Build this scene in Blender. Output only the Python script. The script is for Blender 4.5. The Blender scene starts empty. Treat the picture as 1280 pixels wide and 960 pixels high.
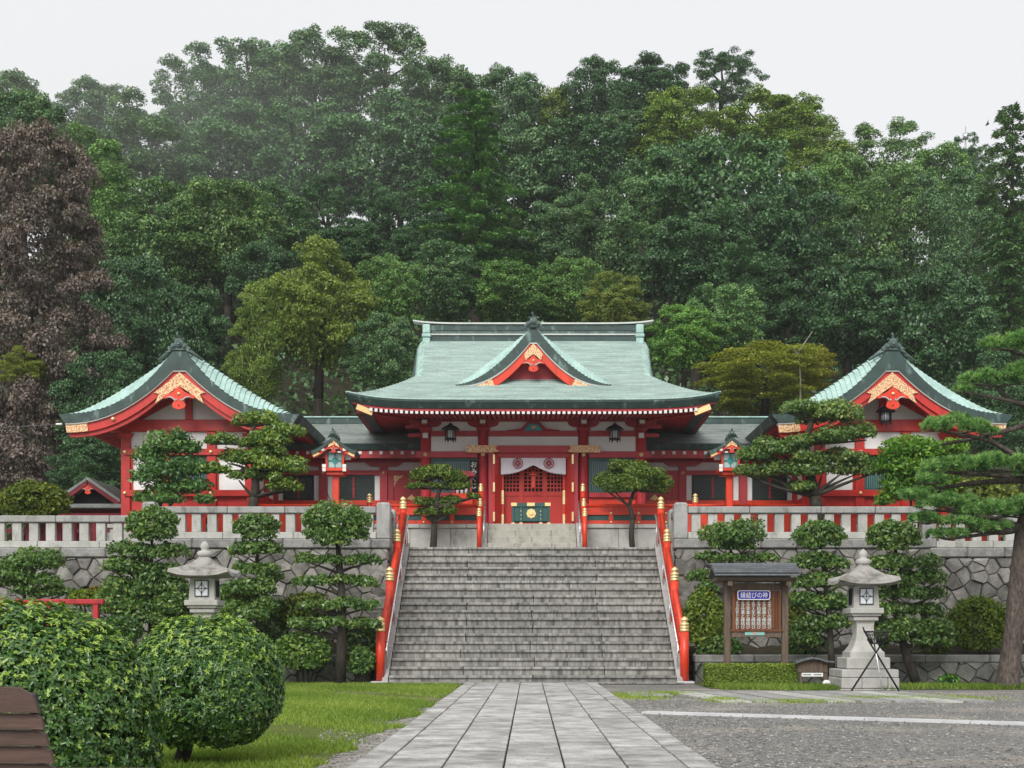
import bpy, math, random
import numpy as np
from mathutils import Vector, Matrix

SC = bpy.context.scene
COL = SC.collection
R = math.radians
F = 1650.0                      # focal length in photo pixels (1280 wide)
VX, VY, EYE = 662.0, 795.0, 1.2 # eye-level vanishing point and eye height


def at(px, py, Y):
    """The world point seen at a photo pixel, at the distance Y."""
    return Vector(((px - VX) * Y / F, Y, EYE + (VY - py) * Y / F))


# ------------------------------------------------------------------ camera
cam_d = bpy.data.cameras.new("camera")
cam = bpy.data.objects.new("camera", cam_d)
COL.objects.link(cam)
cam.location = (0, 0, EYE)
cam.rotation_euler = (R(90), 0, 0)
cam_d.sensor_width = 36
cam_d.lens = F * 36 / 1280
cam_d.shift_x = (640 - VX) / 1280
cam_d.shift_y = (VY - 480) / 1280
cam_d.clip_end = 2000
cam_d.clip_start = 0.1
SC.camera = cam

# ------------------------------------------------------------------ sky: overcast daylight
SUN_EL, SUN_AZ = 39, 196        # degrees; azimuth measured from +Y clockwise (sun behind the camera)
w = bpy.data.worlds.new("World")
SC.world = w
w.use_nodes = True
nt = w.node_tree
nt.nodes.clear()
sky = nt.nodes.new("ShaderNodeTexSky")
sky.sky_type = 'NISHITA'
sky.sun_disc = False
sky.sun_elevation = R(SUN_EL)
sky.sun_rotation = R(SUN_AZ)
sky.dust_density = 4.0
sky.air_density = 1.0
sky.ozone_density = 1.0
bg = nt.nodes.new("ShaderNodeBackground")
bg.inputs['Strength'].default_value = 0.08
nt.links.new(sky.outputs[0], bg.inputs['Color'])
cloud = nt.nodes.new("ShaderNodeBackground")       # even cloud cover in front of the blue
cloud.inputs['Color'].default_value = (0.47, 0.473, 0.476, 1)
cloud.inputs['Strength'].default_value = 1.0
mixw = nt.nodes.new("ShaderNodeMixShader")
mixw.inputs[0].default_value = 0.93
nt.links.new(bg.outputs[0], mixw.inputs[1])
nt.links.new(cloud.outputs[0], mixw.inputs[2])
outw = nt.nodes.new("ShaderNodeOutputWorld")
nt.links.new(mixw.outputs[0], outw.inputs['Surface'])

sun_d = bpy.data.lights.new("sun", 'SUN')
sun_d.energy = 1.5
sun_d.angle = R(32)
sun_d.color = (1.0, 0.97, 0.92)
sun = bpy.data.objects.new("sun", sun_d)
COL.objects.link(sun)
_az = R(SUN_AZ)
_dir = Vector((math.sin(_az) * math.cos(R(SUN_EL)), math.cos(_az) * math.cos(R(SUN_EL)), math.sin(R(SUN_EL))))
sun.rotation_euler = (-_dir).to_track_quat('-Z', 'Y').to_euler()
sun.location = (0, -20, 60)

SC.view_settings.view_transform = 'Standard'
SC.view_settings.look = 'None'
SC.view_settings.gamma = 1
SC.view_settings.exposure = 0.98
SC.cycles.max_bounces = 6
SC.cycles.diffuse_bounces = 2
SC.cycles.glossy_bounces = 2
SC.cycles.transmission_bounces = 3
SC.cycles.transparent_max_bounces = 4
SC.cycles.volume_bounces = 2
SC.cycles.use_denoising = True

rng = np.random.default_rng(7)
random.seed(7)

# ------------------------------------------------------------------ scene bookkeeping
WL = {}                         # world location of every object made here


def new_obj(name, data, loc, parent=None):
    o = bpy.data.objects.new(name, data)
    COL.objects.link(o)
    loc = Vector(loc)
    WL[o.name] = loc
    if parent is not None:
        o.parent = parent
        o.location = loc - WL[parent.name]
    else:
        o.location = loc
    return o


def tag(o, label=None, cat=None, group=None, kind=None):
    if label: o['label'] = label
    if cat: o['category'] = cat
    if group: o['group'] = group
    if kind: o['kind'] = kind
    return o


def thing(name, label, cat, loc, group=None):
    return tag(new_obj(name, None, loc), label, cat, group)


def kids(o):
    return [c for c in bpy.data.objects if c.parent == o]


def dup(root, loc, label=None, rotz=0.0, scale=None):
    """A copy of a thing with its parts and sub-parts (meshes shared)."""
    r = root.copy()
    COL.objects.link(r)
    r.location = loc
    WL[r.name] = Vector(loc)
    r.rotation_euler = (0, 0, rotz)
    if scale: r.scale = scale
    if label: r['label'] = label
    for ch in root.children:
        c = ch.copy()
        COL.objects.link(c)
        c.parent = r
        for g in ch.children:
            d = g.copy()
            COL.objects.link(d)
            d.parent = c
    return r


# ------------------------------------------------------------------ materials
def _coords(nt, stretch=(1, 1, 1)):
    tc = nt.nodes.new("ShaderNodeTexCoord")
    oi = nt.nodes.new("ShaderNodeObjectInfo")
    mu = nt.nodes.new("ShaderNodeMath"); mu.operation = 'MULTIPLY'; mu.inputs[1].default_value = 61.0
    nt.links.new(oi.outputs['Random'], mu.inputs[0])
    ad = nt.nodes.new("ShaderNodeVectorMath"); ad.operation = 'ADD'
    nt.links.new(tc.outputs['Object'], ad.inputs[0])
    nt.links.new(mu.outputs[0], ad.inputs[1])
    mp = nt.nodes.new("ShaderNodeMapping")
    mp.inputs['Scale'].default_value = stretch
    nt.links.new(ad.outputs[0], mp.inputs['Vector'])
    return mp.outputs[0], oi


def _noise(nt, vec, scale, detail=5, rough=0.6, dist=0.0):
    n = nt.nodes.new("ShaderNodeTexNoise")
    n.inputs['Scale'].default_value = scale
    n.inputs['Detail'].default_value = detail
    n.inputs['Roughness'].default_value = rough
    n.inputs['Distortion'].default_value = dist
    nt.links.new(vec, n.inputs['Vector'])
    return n.outputs['Fac']


def _ramp(nt, fac, stops):
    r = nt.nodes.new("ShaderNodeValToRGB")
    el = r.color_ramp.elements
    while len(el) < len(stops): el.new(0.5)
    for e, (p, c) in zip(el, stops):
        e.position = p
        e.color = (c[0], c[1], c[2], 1) if not isinstance(c, (int, float)) else (c, c, c, 1)
    nt.links.new(fac, r.inputs['Fac'])
    return r.outputs['Color']


def _mix(nt, fac, a, b, mode='MIX'):
    m = nt.nodes.new("ShaderNodeMix"); m.data_type = 'RGBA'; m.blend_type = mode
    if isinstance(fac, float): m.inputs[0].default_value = fac
    else: nt.links.new(fac, m.inputs[0])
    for s, v in ((6, a), (7, b)):
        if isinstance(v, tuple): m.inputs[s].default_value = (*v[:3], 1)
        else: nt.links.new(v, m.inputs[s])
    return m.outputs[2]


def surf(name, c1, c2=None, scale=3.0, rough=0.6, spec=0.4, bump=0.0, bscale=None, stretch=(1, 1, 1), var=0.0,
         stain=None, sscale=0.8, slo=0.5, shi=0.7, sstretch=(1, 1, 1), metal=0.0, lo=0.35, hi=0.65, detail=6, emit=None, fine=None):
    """A procedural surface: two colours mixed by noise, optional stains of a third, bump, per-object brightness spread."""
    m = bpy.data.materials.new(name)
    m.use_nodes = True
    nt = m.node_tree
    b = nt.nodes["Principled BSDF"]
    vec, oi = _coords(nt, stretch)
    c2 = c2 or tuple(x * 0.82 for x in c1)
    col = _ramp(nt, _noise(nt, vec, scale, detail), [(lo, c1), (hi, c2)])
    if stain:
        vs, _ = _coords(nt, sstretch)
        f = _ramp(nt, _noise(nt, vs, sscale, 7, 0.65), [(slo, 0.0), (shi, 1.0)])
        col = _mix(nt, f, col, stain)
    if fine:
        f = _ramp(nt, _noise(nt, vec, fine, 3, 0.7), [(0.3, 0.72), (0.7, 1.28)])
        col = _mix(nt, 1.0, col, f, 'MULTIPLY')
    if var:
        mr = nt.nodes.new("ShaderNodeMapRange")
        mr.inputs['To Min'].default_value = 1 - var
        mr.inputs['To Max'].default_value = 1 + var
        nt.links.new(oi.outputs['Random'], mr.inputs['Value'])
        vm = nt.nodes.new("ShaderNodeVectorMath"); vm.operation = 'SCALE'
        nt.links.new(col, vm.inputs[0]); nt.links.new(mr.outputs[0], vm.inputs['Scale'])
        col = vm.outputs[0]
    nt.links.new(col, b.inputs['Base Color'])
    rr = nt.nodes.new("ShaderNodeMapRange")
    rr.inputs['To Min'].default_value = max(0.05, rough - 0.12)
    rr.inputs['To Max'].default_value = min(1.0, rough + 0.12)
    nt.links.new(_noise(nt, vec, scale * 2.3, 4), rr.inputs['Value'])
    nt.links.new(rr.outputs[0], b.inputs['Roughness'])
    b.inputs['Specular IOR Level'].default_value = spec
    b.inputs['Metallic'].default_value = metal
    if bump:
        bp = nt.nodes.new("ShaderNodeBump")
        bp.inputs['Strength'].default_value = bump
        bp.inputs['Distance'].default_value = 0.02
        nt.links.new(_noise(nt, vec, bscale or scale * 6, 6, 0.7), bp.inputs['Height'])
        nt.links.new(bp.outputs[0], b.inputs['Normal'])
    return m


def leaf_mat(name, dark, mid, light, rough=0.42, trans=0.22, spec=0.45, top=1.0):
    m = bpy.data.materials.new(name)
    m.use_nodes = True
    nt = m.node_tree
    b = nt.nodes["Principled BSDF"]
    a = nt.nodes.new("ShaderNodeAttribute"); a.attribute_name = 'lv'
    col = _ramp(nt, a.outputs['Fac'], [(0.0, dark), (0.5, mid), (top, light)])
    oi = nt.nodes.new("ShaderNodeObjectInfo")
    col = _mix(nt, 1.0, col, oi.outputs['Color'], 'MULTIPLY')
    nt.links.new(col, b.inputs['Base Color'])
    b.inputs['Roughness'].default_value = rough
    b.inputs['Specular IOR Level'].default_value = spec
    tr = nt.nodes.new("ShaderNodeBsdfTranslucent")
    br = _mix(nt, 1.0, col, (1.3, 1.5, 0.6), 'MULTIPLY')
    nt.links.new(br, tr.inputs['Color'])
    mx = nt.nodes.new("ShaderNodeMixShader"); mx.inputs[0].default_value = trans
    nt.links.new(b.outputs[0], mx.inputs[1]); nt.links.new(tr.outputs[0], mx.inputs[2])
    out = nt.nodes["Material Output"]
    nt.links.new(mx.outputs[0], out.inputs['Surface'])
    return m


M = {}
# stone
M['path_stone'] = surf('path_stone', (.49, .486, .475), (.35, .346, .338), 2.6, .55, .4, .35, 40, var=.13, stain=(.17, .168, .155), sscale=2.6, slo=.44, shi=.74, fine=40)
M['step_stone'] = surf('step_stone', (.37, .362, .34), (.205, .20, .185), 5, .72, .3, .4, 50, stretch=(2.2, 2.2, .22), var=.2,
                       stain=(.045, .045, .04), sscale=3.0, slo=.46, shi=.72, sstretch=(3.0, 3.0, .35), fine=60)
M['step_clean'] = surf('upper_step_stone', (.42, .41, .365), (.32, .313, .275), 3, .75, .3, .2, 50, var=.05, stain=(.2, .19, .14), sscale=2.4, slo=.52, shi=.75, sstretch=(3, 3, .8), fine=60)
M['granite'] = surf('granite', (.37, .37, .36), (.28, .28, .275), 2.5, .75, .3, .3, 70, var=.08, stain=(.12, .12, .105), sscale=2.4, slo=.5, shi=.74, sstretch=(2.2, 2.2, .6), fine=90)
M['granite_pale'] = surf('granite_pale', (.50, .50, .47), (.39, .39, .37), 2.5, .75, .3, .2, 70, var=.08, stain=(.20, .20, .175), sscale=2.6, slo=.5, shi=.76, sstretch=(1.6, 1.6, .6), fine=90)
M['stringer'] = surf('stringer_stone', (.42, .43, .42), (.33, .34, .33), 2.5, .7, .3, .2, 70, var=.04, stain=(.2, .2, .19), sscale=2, slo=.55, shi=.8, fine=90)
M['coping'] = surf('coping_stone', (.30, .295, .29), (.2, .2, .195), 3, .8, .25, .9, 14, var=.12, stain=(.09, .09, .08), sscale=2, slo=.5, shi=.75, fine=40)
M['wall_stone'] = surf('wall_stone', (.27, .26, .24), (.125, .12, .112), 2.6, .8, .25, 1.0, 9, var=.38, stain=(.085, .082, .065), sscale=1.5, slo=.52, shi=.74, fine=35)
M['wall_stone_dark'] = surf('bed_wall_stone', (.23, .23, .215), (.14, .14, .13), 2.6, .8, .25, 1.0, 9, var=.28, stain=(.07, .08, .055), sscale=1.5, slo=.5, shi=.72, fine=35)
M['mortar'] = surf('mortar', (.045, .045, .042), (.028, .028, .026), 5, .9, .1, .5, 30)
M['lantern_stone'] = surf('lantern_stone', (.44, .435, .41), (.35, .345, .325), 2.5, .8, .25, .25, 60, var=.05, stain=(.25, .245, .22), sscale=2.6, slo=.56, shi=.8, sstretch=(2, 2, .8), fine=80)
M['lantern_cap'] = surf('lantern_cap_stone', (.36, .345, .33), (.25, .24, .225), 3, .85, .2, .35, 40, stain=(.14, .135, .11), sscale=3, slo=.5, shi=.72, fine=60)
M['white_kerb'] = surf('kerb_stone', (.56, .57, .58), (.46, .47, .48), 3, .7, .3, .2, 60, var=.05, stain=(.3, .3, .3), sscale=2.2, slo=.58, shi=.8)
M['plaster'] = surf('white_plaster', (.86, .855, .85), (.79, .785, .785), 1.5, .85, .2, .05, 30, stain=(.70, .69, .68), sscale=.8, slo=.55, shi=.8)
# paint
M['crimson'] = surf('crimson_paint', (.46, .024, .036), (.39, .02, .031), 2.2, .45, .45, .08, 25, var=.08, stain=(.17, .016, .018), sscale=2.4, slo=.5, shi=.76, sstretch=(2.5, 2.5, .8))
M['crimson_pale'] = surf('faded_crimson_paint', (.47, .052, .068), (.40, .042, .056), 2.2, .55, .35, .08, 25, var=.04, stretch=(4, 4, .4))
M['vermilion'] = surf('vermilion_paint', (.74, .050, .014), (.64, .038, .012), 2.2, .38, .5, .06, 25, var=.06, stain=(.34, .032, .018), sscale=2.2, slo=.5, shi=.76, sstretch=(2, 2, .7))
M['hall_red'] = surf('hall_red_paint', (.56, .026, .018), (.47, .02, .016), 2.2, .42, .5, .06, 25, var=.07, stain=(.26, .018, .016), sscale=2.2, slo=.5, shi=.77, sstretch=(2.5, 2.5, .7))
M['door_red'] = surf('door_red_paint', (.64, .045, .035), (.54, .036, .03), 3.0, .5, .4, .1, 30, stretch=(6, 6, .3), var=.05)
M['soffit'] = surf('soffit_red', (.42, .02, .03), (.36, .016, .026), 2, .55, .35)
M['dull_crimson'] = surf('dull_crimson_paint', (.20, .018, .028), (.14, .013, .02), 2.2, .6, .3, .1, 25)
M['rafter_white'] = surf('white_paint', (.80, .80, .78), (.74, .74, .72), 4, .6, .3)
M['gold'] = surf('gold_leaf', (.88, .68, .34), (.76, .54, .22), 22, .42, .5, .6, 60, metal=.35)
M['gold_filigree'] = surf('gold_filigree', (.86, .66, .38), (.46, .13, .06), 26, .5, .5, .8, 40, metal=.15, lo=.42, hi=.62, detail=2)
M['brass'] = surf('polished_brass', (.95, .78, .42), (.85, .64, .30), 8, .3, .5, metal=.55)
M['teal'] = surf('teal_paint', (.03, .10, .095), (.022, .075, .07), 3, .5, .4, .05, 30, var=.08)
M['slat_teal'] = surf('slat_teal_paint', (.085, .19, .18), (.065, .15, .145), 3, .5, .4, .05, 30, var=.08)
M['teal_pale'] = surf('pale_teal_glass', (.42, .56, .56), (.34, .5, .5), 4, .3, .5)
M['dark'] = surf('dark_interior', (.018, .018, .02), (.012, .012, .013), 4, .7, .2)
M['dark_green'] = surf('dark_green_lattice', (.02, .04, .036), (.014, .03, .028), 4, .5, .4)
M['lattice_pane'] = surf('lattice_backing', (.17, .20, .195), (.11, .135, .13), 2.4, .5, .4)
M['shutter'] = surf('dim_glass', (.06, .085, .085), (.03, .045, .045), 1.4, .18, .6)
# roofing
M['copper'] = surf('verdigris_copper', (.36, .475, .435), (.25, .34, .315), 2.0, .55, .4, .25, 18, stretch=(.5, 1.5, 3), stain=(.17, .20, .185), sscale=2.2, slo=.52, shi=.76, sstretch=(.3, 3, 7), fine=24)
M['copper_light'] = surf('pale_verdigris_copper', (.42, .60, .55), (.29, .44, .40), 2.5, .5, .4, .1, 18, stain=(.16, .25, .23), sscale=3, slo=.6, shi=.85, fine=20)
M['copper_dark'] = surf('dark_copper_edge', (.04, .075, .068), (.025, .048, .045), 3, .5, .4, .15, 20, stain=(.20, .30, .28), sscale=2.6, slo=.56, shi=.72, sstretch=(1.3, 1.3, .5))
M['copper_grey'] = surf('weathered_copper', (.23, .26, .245), (.155, .18, .17), 1.6, .42, .5, .15, 20, stretch=(.6, 1.5, 1.5), stain=(.05, .06, .055), sscale=.9, slo=.5, shi=.75, sstretch=(.5, 1.6, 1.6), fine=16)
M['ornament'] = surf('verdigris_ornament', (.10, .155, .145), (.055, .085, .08), 6, .55, .4, .3, 30, stain=(.28, .40, .37), sscale=7, slo=.55, shi=.75)
M['trim_white'] = surf('pale_copper_trim', (.62, .63, .60), (.5, .52, .5), 3, .6, .3)
M['black_metal'] = surf('black_iron', (.022, .022, .024), (.015, .015, .016), 6, .5, .5, metal=.3)
M['lamp_glass'] = surf('frosted_glass', (.72, .74, .78), (.62, .65, .7), 5, .25, .5)
M['steel'] = surf('steel_pipe', (.66, .67, .69), (.58, .59, .61), 6, .28, .5, metal=.7)
M['zinc'] = surf('zinc_roof', (.16, .175, .19), (.115, .125, .14), 3, .4, .5, .05, 20, metal=.3, fine=12)
# timber, cloth, print
M['wood_grey'] = surf('weathered_wood', (.17, .125, .095), (.095, .07, .055), 4, .8, .2, .4, 30, stretch=(6, 6, .5), var=.12, fine=20)
M['wood_brown'] = surf('brown_board', (.20, .075, .03), (.13, .045, .02), 4, .6, .3, .3, 30, stretch=(8, 8, .5), var=.18)
M['bench_wood'] = surf('bench_wood', (.105, .058, .043), (.062, .034, .026), 5, .42, .45, .2, 40, stretch=(.6, 9, 9), var=.1, stain=(.16, .095, .07), sscale=2.2, slo=.55, shi=.75, sstretch=(.6, 8, 8))
M['noren'] = surf('noren_cloth', (.84, .82, .90), (.76, .74, .83), 2, .9, .1, .15, 12)
M['crest_red'] = surf('crest_red', (.38, .03, .05), (.34, .026, .045), 6, .8, .2)
M['sign_black'] = surf('black_sign_cloth', (.016, .016, .016), (.012, .012, .012), 6, .7, .3)
M['print_white'] = surf('white_print', (.80, .80, .80), (.76, .76, .76), 6, .7, .2)
M['print_pale'] = surf('pale_blue_print', (.66, .74, .74), (.6, .68, .68), 6, .6, .3)
M['print_black'] = surf('black_print', (.03, .03, .03), (.025, .025, .025), 6, .7, .2)
M['sign_blue'] = surf('enamel_blue', (.012, .012, .45), (.01, .01, .38), 4, .25, .5)
M['sign_mint'] = surf('mint_label', (.24, .50, .46), (.2, .45, .42), 8, .5, .3)
M['sign_pink'] = surf('pink_mark', (.75, .25, .2), (.7, .22, .18), 8, .5, .3)
# ground and plants
M['soil'] = surf('dark_soil', (.05, .04, .028), (.03, .025, .018), 3, .95, .1, .8, 20, stain=(.035, .05, .018), sscale=1.2)
M['bark'] = surf('dark_bark', (.06, .05, .042), (.028, .024, .02), 6, .9, .15, 1.0, 14, stretch=(3, 3, .7), stain=(.075, .08, .06), sscale=2)
M['bark_pine'] = surf('pine_bark', (.13, .108, .092), (.05, .04, .035), 7, .9, .15, 1.0, 10, stretch=(2.5, 2.5, .9), fine=16)
M['lf_forest'] = leaf_mat('forest_leaves', (.016, .046, .020), (.085, .182, .066), (.25, .40, .15), .40, .14)
M['lf_maple'] = leaf_mat('maple_leaves', (.09, .105, .014), (.225, .245, .04), (.42, .42, .09), .5, .25)
M['lf_brown'] = leaf_mat('russet_leaves', (.06, .048, .041), (.165, .13, .112), (.31, .25, .215), .6, .12, .3)
M['lf_conifer'] = leaf_mat('conifer_needles', (.022, .055, .024), (.065, .145, .055), (.15, .26, .09), .5, .12, .3)
M['lf_topiary'] = leaf_mat('topiary_leaves', (.030, .075, .020), (.095, .195, .045), (.27, .37, .09), .34, .25, .5)
M['lf_azalea'] = leaf_mat('azalea_leaves', (.055, .10, .012), (.125, .20, .02), (.26, .33, .04), .5, .2, .3)
M['lf_bright'] = leaf_mat('bright_leaves', (.04, .12, .012), (.10, .25, .02), (.25, .40, .05), .4, .3)
M['lf_pine'] = leaf_mat('pine_needles', (.035, .095, .028), (.135, .30, .075), (.34, .52, .18), .5, .25, .3)
M['lf_yew'] = leaf_mat('yew_needles', (.03, .07, .014), (.09, .16, .025), (.26, .33, .055), .5, .15, .3)
M['lf_hedge'] = leaf_mat('glossy_hedge_leaves', (.022, .068, .017), (.072, .17, .035), (.38, .53, .08), .28, .22, .55)
M['lf_grass'] = leaf_mat('grass_blades', (.09, .155, .022), (.175, .27, .04), (.33, .39, .09), .6, .3, .2)
# ------------------------------------------------------------------ mesh building
class MB:
    """Collects faces and links them as one mesh object."""

    def __init__(self):
        self.v, self.f, self.mi, self.sm = [], [], [], []

    def add(self, verts, faces, mi=0, smooth=False):
        o = len(self.v)
        self.v += [tuple(p) for p in verts]
        for f in faces:
            self.f.append([i + o for i in f]); self.mi.append(mi); self.sm.append(smooth)
        return self

    def box(self, x0, x1, y0, y1, z0, z1, mi=0, bevel=0.0):
        if bevel <= 0:
            v = [(x, y, z) for z in (z0, z1) for y in (y0, y1) for x in (x0, x1)]
            return self.add(v, [(0, 2, 3, 1), (4, 5, 7, 6), (0, 1, 5, 4), (1, 3, 7, 5), (3, 2, 6, 7), (2, 0, 4, 6)], mi)
        b = min(bevel, (x1 - x0) / 2.1, (y1 - y0) / 2.1, (z1 - z0) / 2.1)
        v, idx = [], {}
        for sx in (0, 1):
            for sy in (0, 1):
                for sz in (0, 1):
                    X, Y, Z = (x0, x1)[sx], (y0, y1)[sy], (z0, z1)[sz]
                    dx, dy, dz = b * (1 - 2 * sx), b * (1 - 2 * sy), b * (1 - 2 * sz)
                    for k, p in enumerate(((X, Y + dy, Z + dz), (X + dx, Y, Z + dz), (X + dx, Y + dy, Z))):
                        idx[sx, sy, sz, k] = len(v); v.append(p)
        f = []
        c = [(0, 0), (0, 1), (1, 1), (1, 0)]
        for s in (0, 1):
            q = [(idx[s, a, b_, 0]) for a, b_ in c]; f.append(q if s == 0 else q[::-1])
            q = [(idx[a, s, b_, 1]) for a, b_ in c]; f.append(q[::-1] if s == 0 else q)
            q = [(idx[a, b_, s, 2]) for a, b_ in c]; f.append(q if s == 0 else q[::-1])
        for a in (0, 1):
            for b_ in (0, 1):
                f.append([idx[0, a, b_, 1], idx[1, a, b_, 1], idx[1, a, b_, 2], idx[0, a, b_, 2]])
                f.append([idx[a, 0, b_, 0], idx[a, 1, b_, 0], idx[a, 1, b_, 2], idx[a, 0, b_, 2]])
                f.append([idx[a, b_, 0, 0], idx[a, b_, 1, 0], idx[a, b_, 1, 1], idx[a, b_, 0, 1]])
        for sx in (0, 1):
            for sy in (0, 1):
                for sz in (0, 1):
                    f.append([idx[sx, sy, sz, k] for k in range(3)])
        return self.add(v, f, mi)

    def beam(self, p, q, w, h, mi=0, up=(0, 0, 1)):
        """A bar of rectangular section from p to q."""
        p, q = Vector(p), Vector(q)
        d = (q - p).normalized()
        s = d.cross(Vector(up))
        if s.length < 1e-4: s = Vector((1, 0, 0))
        s.normalize()
        u = s.cross(d).normalized()
        v = [c + s * (a * w / 2) + u * (b * h / 2) for c in (p, q) for b in (-1, 1) for a in (-1, 1)]
        return self.add(v, [(0, 2, 3, 1), (4, 5, 7, 6), (0, 1, 5, 4), (1, 3, 7, 5), (3, 2, 6, 7), (2, 0, 4, 6)], mi)

    def tube(self, pts, rad, n=8, mi=0, cap=True, smooth=True):
        pts = [Vector(p) for p in pts]
        if not hasattr(rad, '__len__'): rad = [rad] * len(pts)
        rings, prev = [], None
        for i, p in enumerate(pts):
            d = (pts[min(i + 1, len(pts) - 1)] - pts[max(i - 1, 0)]).normalized()
            a = prev if prev is not None else (Vector((1, 0, 0)) if abs(d.x) < .9 else Vector((0, 1, 0)))
            a = (a - d * a.dot(d)).normalized()
            prev = a
            b = d.cross(a)
            rings.append([p + (a * math.cos(2 * math.pi * k / n) + b * math.sin(2 * math.pi * k / n)) * rad[i] for k in range(n)])
        v = [q for r in rings for q in r]
        f = [(i * n + k, i * n + (k + 1) % n, (i + 1) * n + (k + 1) % n, (i + 1) * n + k) for i in range(len(pts) - 1) for k in range(n)]
        self.add(v, f, mi, smooth)
        if cap:
            o = len(self.v) - len(v)
            self.f += [[o + k for k in range(n)][::-1], [o + (len(pts) - 1) * n + k for k in range(n)]]
            self.mi += [mi, mi]; self.sm += [False, False]
        return self

    def lathe(self, prof, c=(0, 0, 0), n=16, mi=0, smooth=True, rot=0.0, sq=False):
        """Profile of (radius, z) turned round the vertical axis at c; n=4, 6, 8 give faceted stone."""
        cx, cy, cz = c
        v = [(cx + r * math.cos(rot + 2 * math.pi * k / n), cy + r * math.sin(rot + 2 * math.pi * k / n), cz + z) for r, z in prof for k in range(n)]
        f = [(i * n + k, i * n + (k + 1) % n, (i + 1) * n + (k + 1) % n, (i + 1) * n + k) for i in range(len(prof) - 1) for k in range(n)]
        self.add(v, f, mi, smooth)
        o = len(self.v) - len(v)
        if prof[0][0] > 1e-4: self.f.append([o + k for k in range(n)][::-1]); self.mi.append(mi); self.sm.append(False)
        if prof[-1][0] > 1e-4: self.f.append([o + (len(prof) - 1) * n + k for k in range(n)]); self.mi.append(mi); self.sm.append(False)
        return self

    def prism(self, poly, y0, y1, mi=0, axis='y', mi_side=None):
        """A polygon of (x, z) (axis y) or (y, z) (axis x) or (x, y) (axis z) given depth."""
        n = len(poly)
        def P(a, b, t):
            return (a, t, b) if axis == 'y' else ((t, a, b) if axis == 'x' else (a, b, t))
        v = [P(a, b, y0) for a, b in poly] + [P(a, b, y1) for a, b in poly]
        self.add(v, [list(range(n)), list(range(n, 2 * n))[::-1]], mi)
        o = len(self.v) - 2 * n
        for k in range(n):
            self.f.append([o + k, o + n + k, o + n + (k + 1) % n, o + (k + 1) % n]); self.mi.append(mi if mi_side is None else mi_side); self.sm.append(False)
        return self

    def strip(self, top, bot, y0, y1, mi=0):
        """A band between two (x, z) polylines of equal length, with thickness from y0 to y1."""
        n = len(top)
        v = [(x, y, z) for y in (y0, y1) for line in (top, bot) for x, z in line]
        f = []
        for i in range(n - 1):
            a, b, c, d = i, i + 1, n + i + 1, n + i
            f += [(a, b, c, d), (2 * n + a, 2 * n + d, 2 * n + c, 2 * n + b), (a, 2 * n + a, 2 * n + b, b), (d, c, 2 * n + c, 2 * n + d)]
        f += [(0, n, 3 * n, 2 * n), (n - 1, 3 * n - 1, 4 * n - 1, 2 * n - 1)]
        return self.add(v, f, mi)

    def grid(self, P, nu, nv, mi=0, smooth=False):
        v = [P(i, j) for i in range(nu) for j in range(nv)]
        f = [(i * nv + j, (i + 1) * nv + j, (i + 1) * nv + j + 1, i * nv + j + 1) for i in range(nu - 1) for j in range(nv - 1)]
        return self.add(v, f, mi, smooth)

    def ball(self, c, r, n=10, mi=0, sz=1.0):
        prof = [(max(1e-5, r * math.sin(math.pi * i / (n // 2 + 1))), -r * sz * math.cos(math.pi * i / (n // 2 + 1))) for i in range(n // 2 + 2)]
        return self.lathe(prof, c, n, mi)

    def mesh(self, name, mats, centre=None):
        me = bpy.data.meshes.new(name)
        c = centre or (0, 0, 0)
        me.from_pydata([(x - c[0], y - c[1], z - c[2]) for x, y, z in self.v], [], self.f)
        for m in (mats if isinstance(mats, (list, tuple)) else [mats]): me.materials.append(m)
        me.polygons.foreach_set('material_index', self.mi)
        me.polygons.foreach_set('use_smooth', self.sm)
        bm = __import__('bmesh').new()
        bm.from_mesh(me)
        __import__('bmesh').ops.recalc_face_normals(bm, faces=bm.faces)
        bm.to_mesh(me); bm.free()
        me.update()
        return me

    def build(self, name, mats, parent=None, centre=None):
        """Links the collected faces as one object, its origin at the middle of its box unless given."""
        if centre is None:
            a = np.array(self.v)
            lo, hi = a.min(0), a.max(0)
            centre = tuple(float(x) for x in (lo + hi) / 2)
        return new_obj(name, self.mesh(name, mats, centre), centre, parent)


def box(name, mats, parent, x0, x1, y0, y1, z0, z1, bevel=0.0):
    return MB().box(x0, x1, y0, y1, z0, z1, 0, bevel).build(name, mats, parent)


def text_mesh(s, size, mat, vertical=False, ratio=1.0):
    c = bpy.data.curves.new('lettering', 'FONT')
    c.body = '\n'.join(s) if vertical else s
    c.align_x, c.align_y = 'CENTER', 'CENTER'
    c.size = size
    c.space_line = 0.92
    c.extrude = 0.002
    c.offset = 0.004 * size
    o = bpy.data.objects.new('lettering', c)
    COL.objects.link(o)
    bpy.context.view_layer.update()
    me = bpy.data.meshes.new_from_object(o.evaluated_get(bpy.context.evaluated_depsgraph_get()))
    bpy.data.objects.remove(o)
    bpy.data.curves.remove(c)
    a = np.empty(len(me.vertices) * 3, np.float32)
    me.vertices.foreach_get('co', a)
    a = a.reshape(-1, 3)
    mid = (a.min(0) + a.max(0)) / 2
    b = np.stack([(a[:, 0] - mid[0]) * ratio, -(a[:, 2]), a[:, 1] - mid[1]], 1)   # stand it up facing -Y
    me.vertices.foreach_set('co', b.ravel())
    me.materials.clear(); me.materials.append(mat)
    me.update()
    return me


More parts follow.
